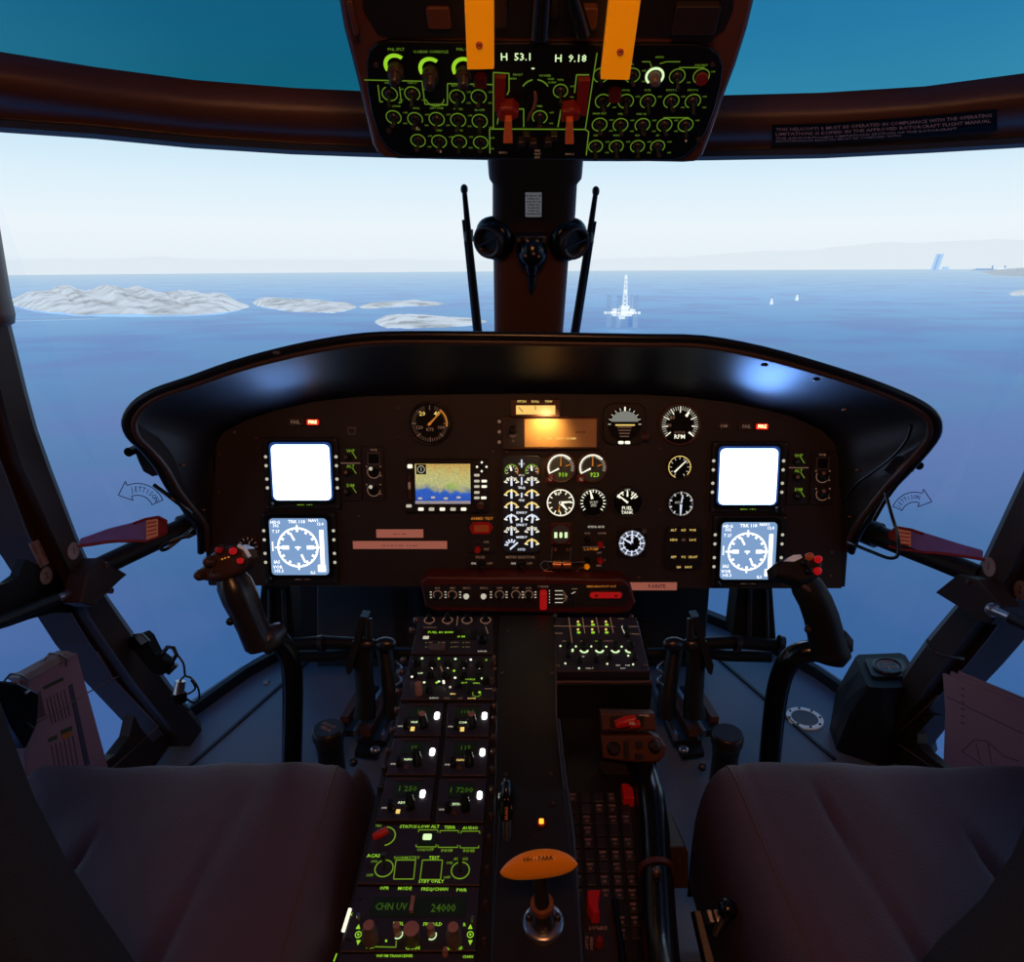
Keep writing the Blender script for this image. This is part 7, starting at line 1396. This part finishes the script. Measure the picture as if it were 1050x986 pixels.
for x, y in ((14, 695), (54, 674)): b = MB(); b.tube([F.T(*fu(x-4, y+3), -.008), F.T(*fu(x-2, y-4), -.002), F.T(*fu(x+3, y-4), .004), F.T(*fu(x+9, y+1), .007), F.T(*fu(x+11, y+8), .004)], .0018, 'metal', 8); b.build('binder_ring', t)
t = thing('black_clip', 'large black plastic clip folded over the left edge of the checklist', 'clip'); b = MB(); F2 = Frame((-.70, 0, 0), (0, 1, 0), (0, 0, 1)); b.prism(F2, [F2.uv(*p) for p in ((-20, 700), (0, 698), (16, 699.5), (37.5, 710), (36, 742), (24, 767), (10, 745), (-4, 712))], -.01, .004, 'black_gloss', .003); b.build('plate', t)
b = MB(); b.tube([F2.T(*F2.uv(22, 711), .005), F2.T(*F2.uv(26, 708), .005)], .002, 'metal', 8); b.build('glint_stud', t); b = MB(); b.tube([F2.T(*F2.uv(23, 741), .005), F2.T(*F2.uv(31, 747), .005)], .002, 'metal_dark', 8); b.build('hinge_pin', t)
b = MB(); b.tube([onx(25, 748, -.725), onx(60, 728, -.725), onx(90, 710, -.74), onx(122, 693, -.745)], .0012, 'leather_side', 6); solo(b, 'elastic_cord', 'thin brown elastic cord stretched across the checklist', 'cord')
t = thing('folded_chart', 'stack of pinkish folded chart sheets with faint drawing by the right door', 'chart'); F = Frame((.735, 0, 0), (0, -1, 0), (0, 0, 1))
for k, (dx, dy_, x0) in enumerate(((6, -1, -.012), (3, 0, -.006), (0, 2, 0))):
    b = MB(); b.prism(F, [F.uv(*p) for p in ((967+dx*1.6, 688+dy_), (972+dx, 690+dy_), (1060, 724+dy_), (1110, 745), (1110, 860), (1040, 830), (968, 781), (970, 730))], x0-.003, x0+.001, 'paper_pink'); b.build('sheet', t)
b = MB()
for pts in (((972, 714), (1000, 728), (1050, 752)), ((987, 770), (1000, 758), (1013, 760), (1030, 775), (1045, 780)), ((987, 770), (1010, 785), (1035, 790)), ((1002, 763), (1006, 780)), ((1014, 762), (1018, 784))):
    for a, c_ in zip(pts, pts[1:]): b.stroke(F, F.uv(*a), F.uv(*c_), .0012, .0012, 'paper_ink')
for k in range(6): b.stroke(F, F.uv(986, 705+k*7), F.uv(990, 707+k*7), .002, .0012, 'paper_ink')
b.build('drawing', t)
t = thing('handset', 'black handset with loop and clip hung on the lower left post', 'handset'); D0 = 1.30
Fh2 = Frame(P(155, 668, D0), (1, 0, 0), (0, .3, .95))
b = MB(); b.prism(Fh2, [Fh2.uv(*p) for p in ((134, 653), (147, 648), (152, 652), (160, 668), (172, 677), (175, 687), (168, 691), (158, 688), (146, 673), (135, 661))], -.02, .012, 'matt_black', .003); b.build('body', t)
b = MB(); b.prism(Fh2, [Fh2.uv(*p) for p in ((140, 648), (150, 647), (158, 655), (150, 660))], .012, .018, 'rim_rubber', .002); b.build('cap', t)
b = MB(); b.tube([Fh2.T(*Fh2.uv(x, y), .0) for x, y in ((165, 672), (172, 663), (178, 664), (181, 671), (174, 682), (168, 684))], .004, 'rim_rubber', 8); b.build('loop', t)
b = MB(); b.tube([Fh2.T(*Fh2.uv(x, y), .0) for x, y in ((172, 690), (181, 681))], .0045, 'rim_rubber', 8); b.build('clip', t)
cable('thin black coiled cord hanging from the handset to the floor', [P(x, y, D0+.03) for x, y in ((181, 670), (188, 680), (190, 692), (196, 695), (203, 705), (204, 716), (198, 720), (190, 716), (186, 722))]+[P(194, 728, D0+.06)], .002)
cable('thin black cord looping behind the silver plug', [P(x, y, D0+.03) for x, y in ((190, 692), (184, 700), (188, 712), (200, 706), (196, 697))], .002)
t = thing('plug_connector', 'small silver plug connector with black base below the handset', 'plug'); A = P(185, 698, D0+.03); B_ = P(183, 711, D0+.03); b = MB(); b.tube([A, B_], [.009, .010], 'metal', 14); b.build('metal_body', t); b = MB(); b.tube([B_, P(184, 720, D0+.03)], .014, 'matt_black', 12); b.build('base', t)
# ================================================================== LAMPS
def lamp(kind, name, loc, energy, col, size=.1, target=None, **k):
    l = bpy.data.lights.new(name, kind); l.energy = energy; l.color = col
    if kind == 'AREA': l.size = size
    elif kind in ('POINT', 'SPOT'): l.shadow_soft_size = size
    for a, v in k.items(): setattr(l, a, v)
    o = bpy.data.objects.new(name, l); C.objects.link(o); o.location = loc
    if target is not None: o.rotation_euler = (V(target)-V(loc)).to_track_quat('-Z', 'Y').to_euler()
    return o
WARM = (1.0, .42, .16)
lamp('AREA', 'cabin_dome_lamp', (0, -.15, 1.50), 6.5, (1.0, .40, .16), .35, (0, 1.1, .7))
lamp('SPOT', 'map_reading_lamp', (0, .1, 1.42), 3.0, (1.0, .42, .2), .05, (0, 1.15, 1.25), spot_size=R(75), spot_blend=1.0)
# integral panel lighting: small posts
u, v = PF.uv(560, 421); q = PF.T(u, v, .05)
lamp('SPOT', 'caution_unit_post_lamp', q, .6, (1.0, .70, .28), .01, PF.T(*PF.uv(558, 440), .01), spot_size=R(110), spot_blend=1.0)
# added blue spots imitate the displays' reflections on the hood lining
for nm, px in (('left_hood_fill_spot', 312), ('right_hood_fill_spot', 768)):
    q = PF.T(*PF.uv(px, 450), .05); lamp('SPOT', nm, q, 5.0 if px > 500 else 2.0, (.16, .38, 1.0), .05, PF.T(*PF.uv(px+(-36 if px < 500 else 24), 388), .11), spot_size=R(80), spot_blend=1.0)
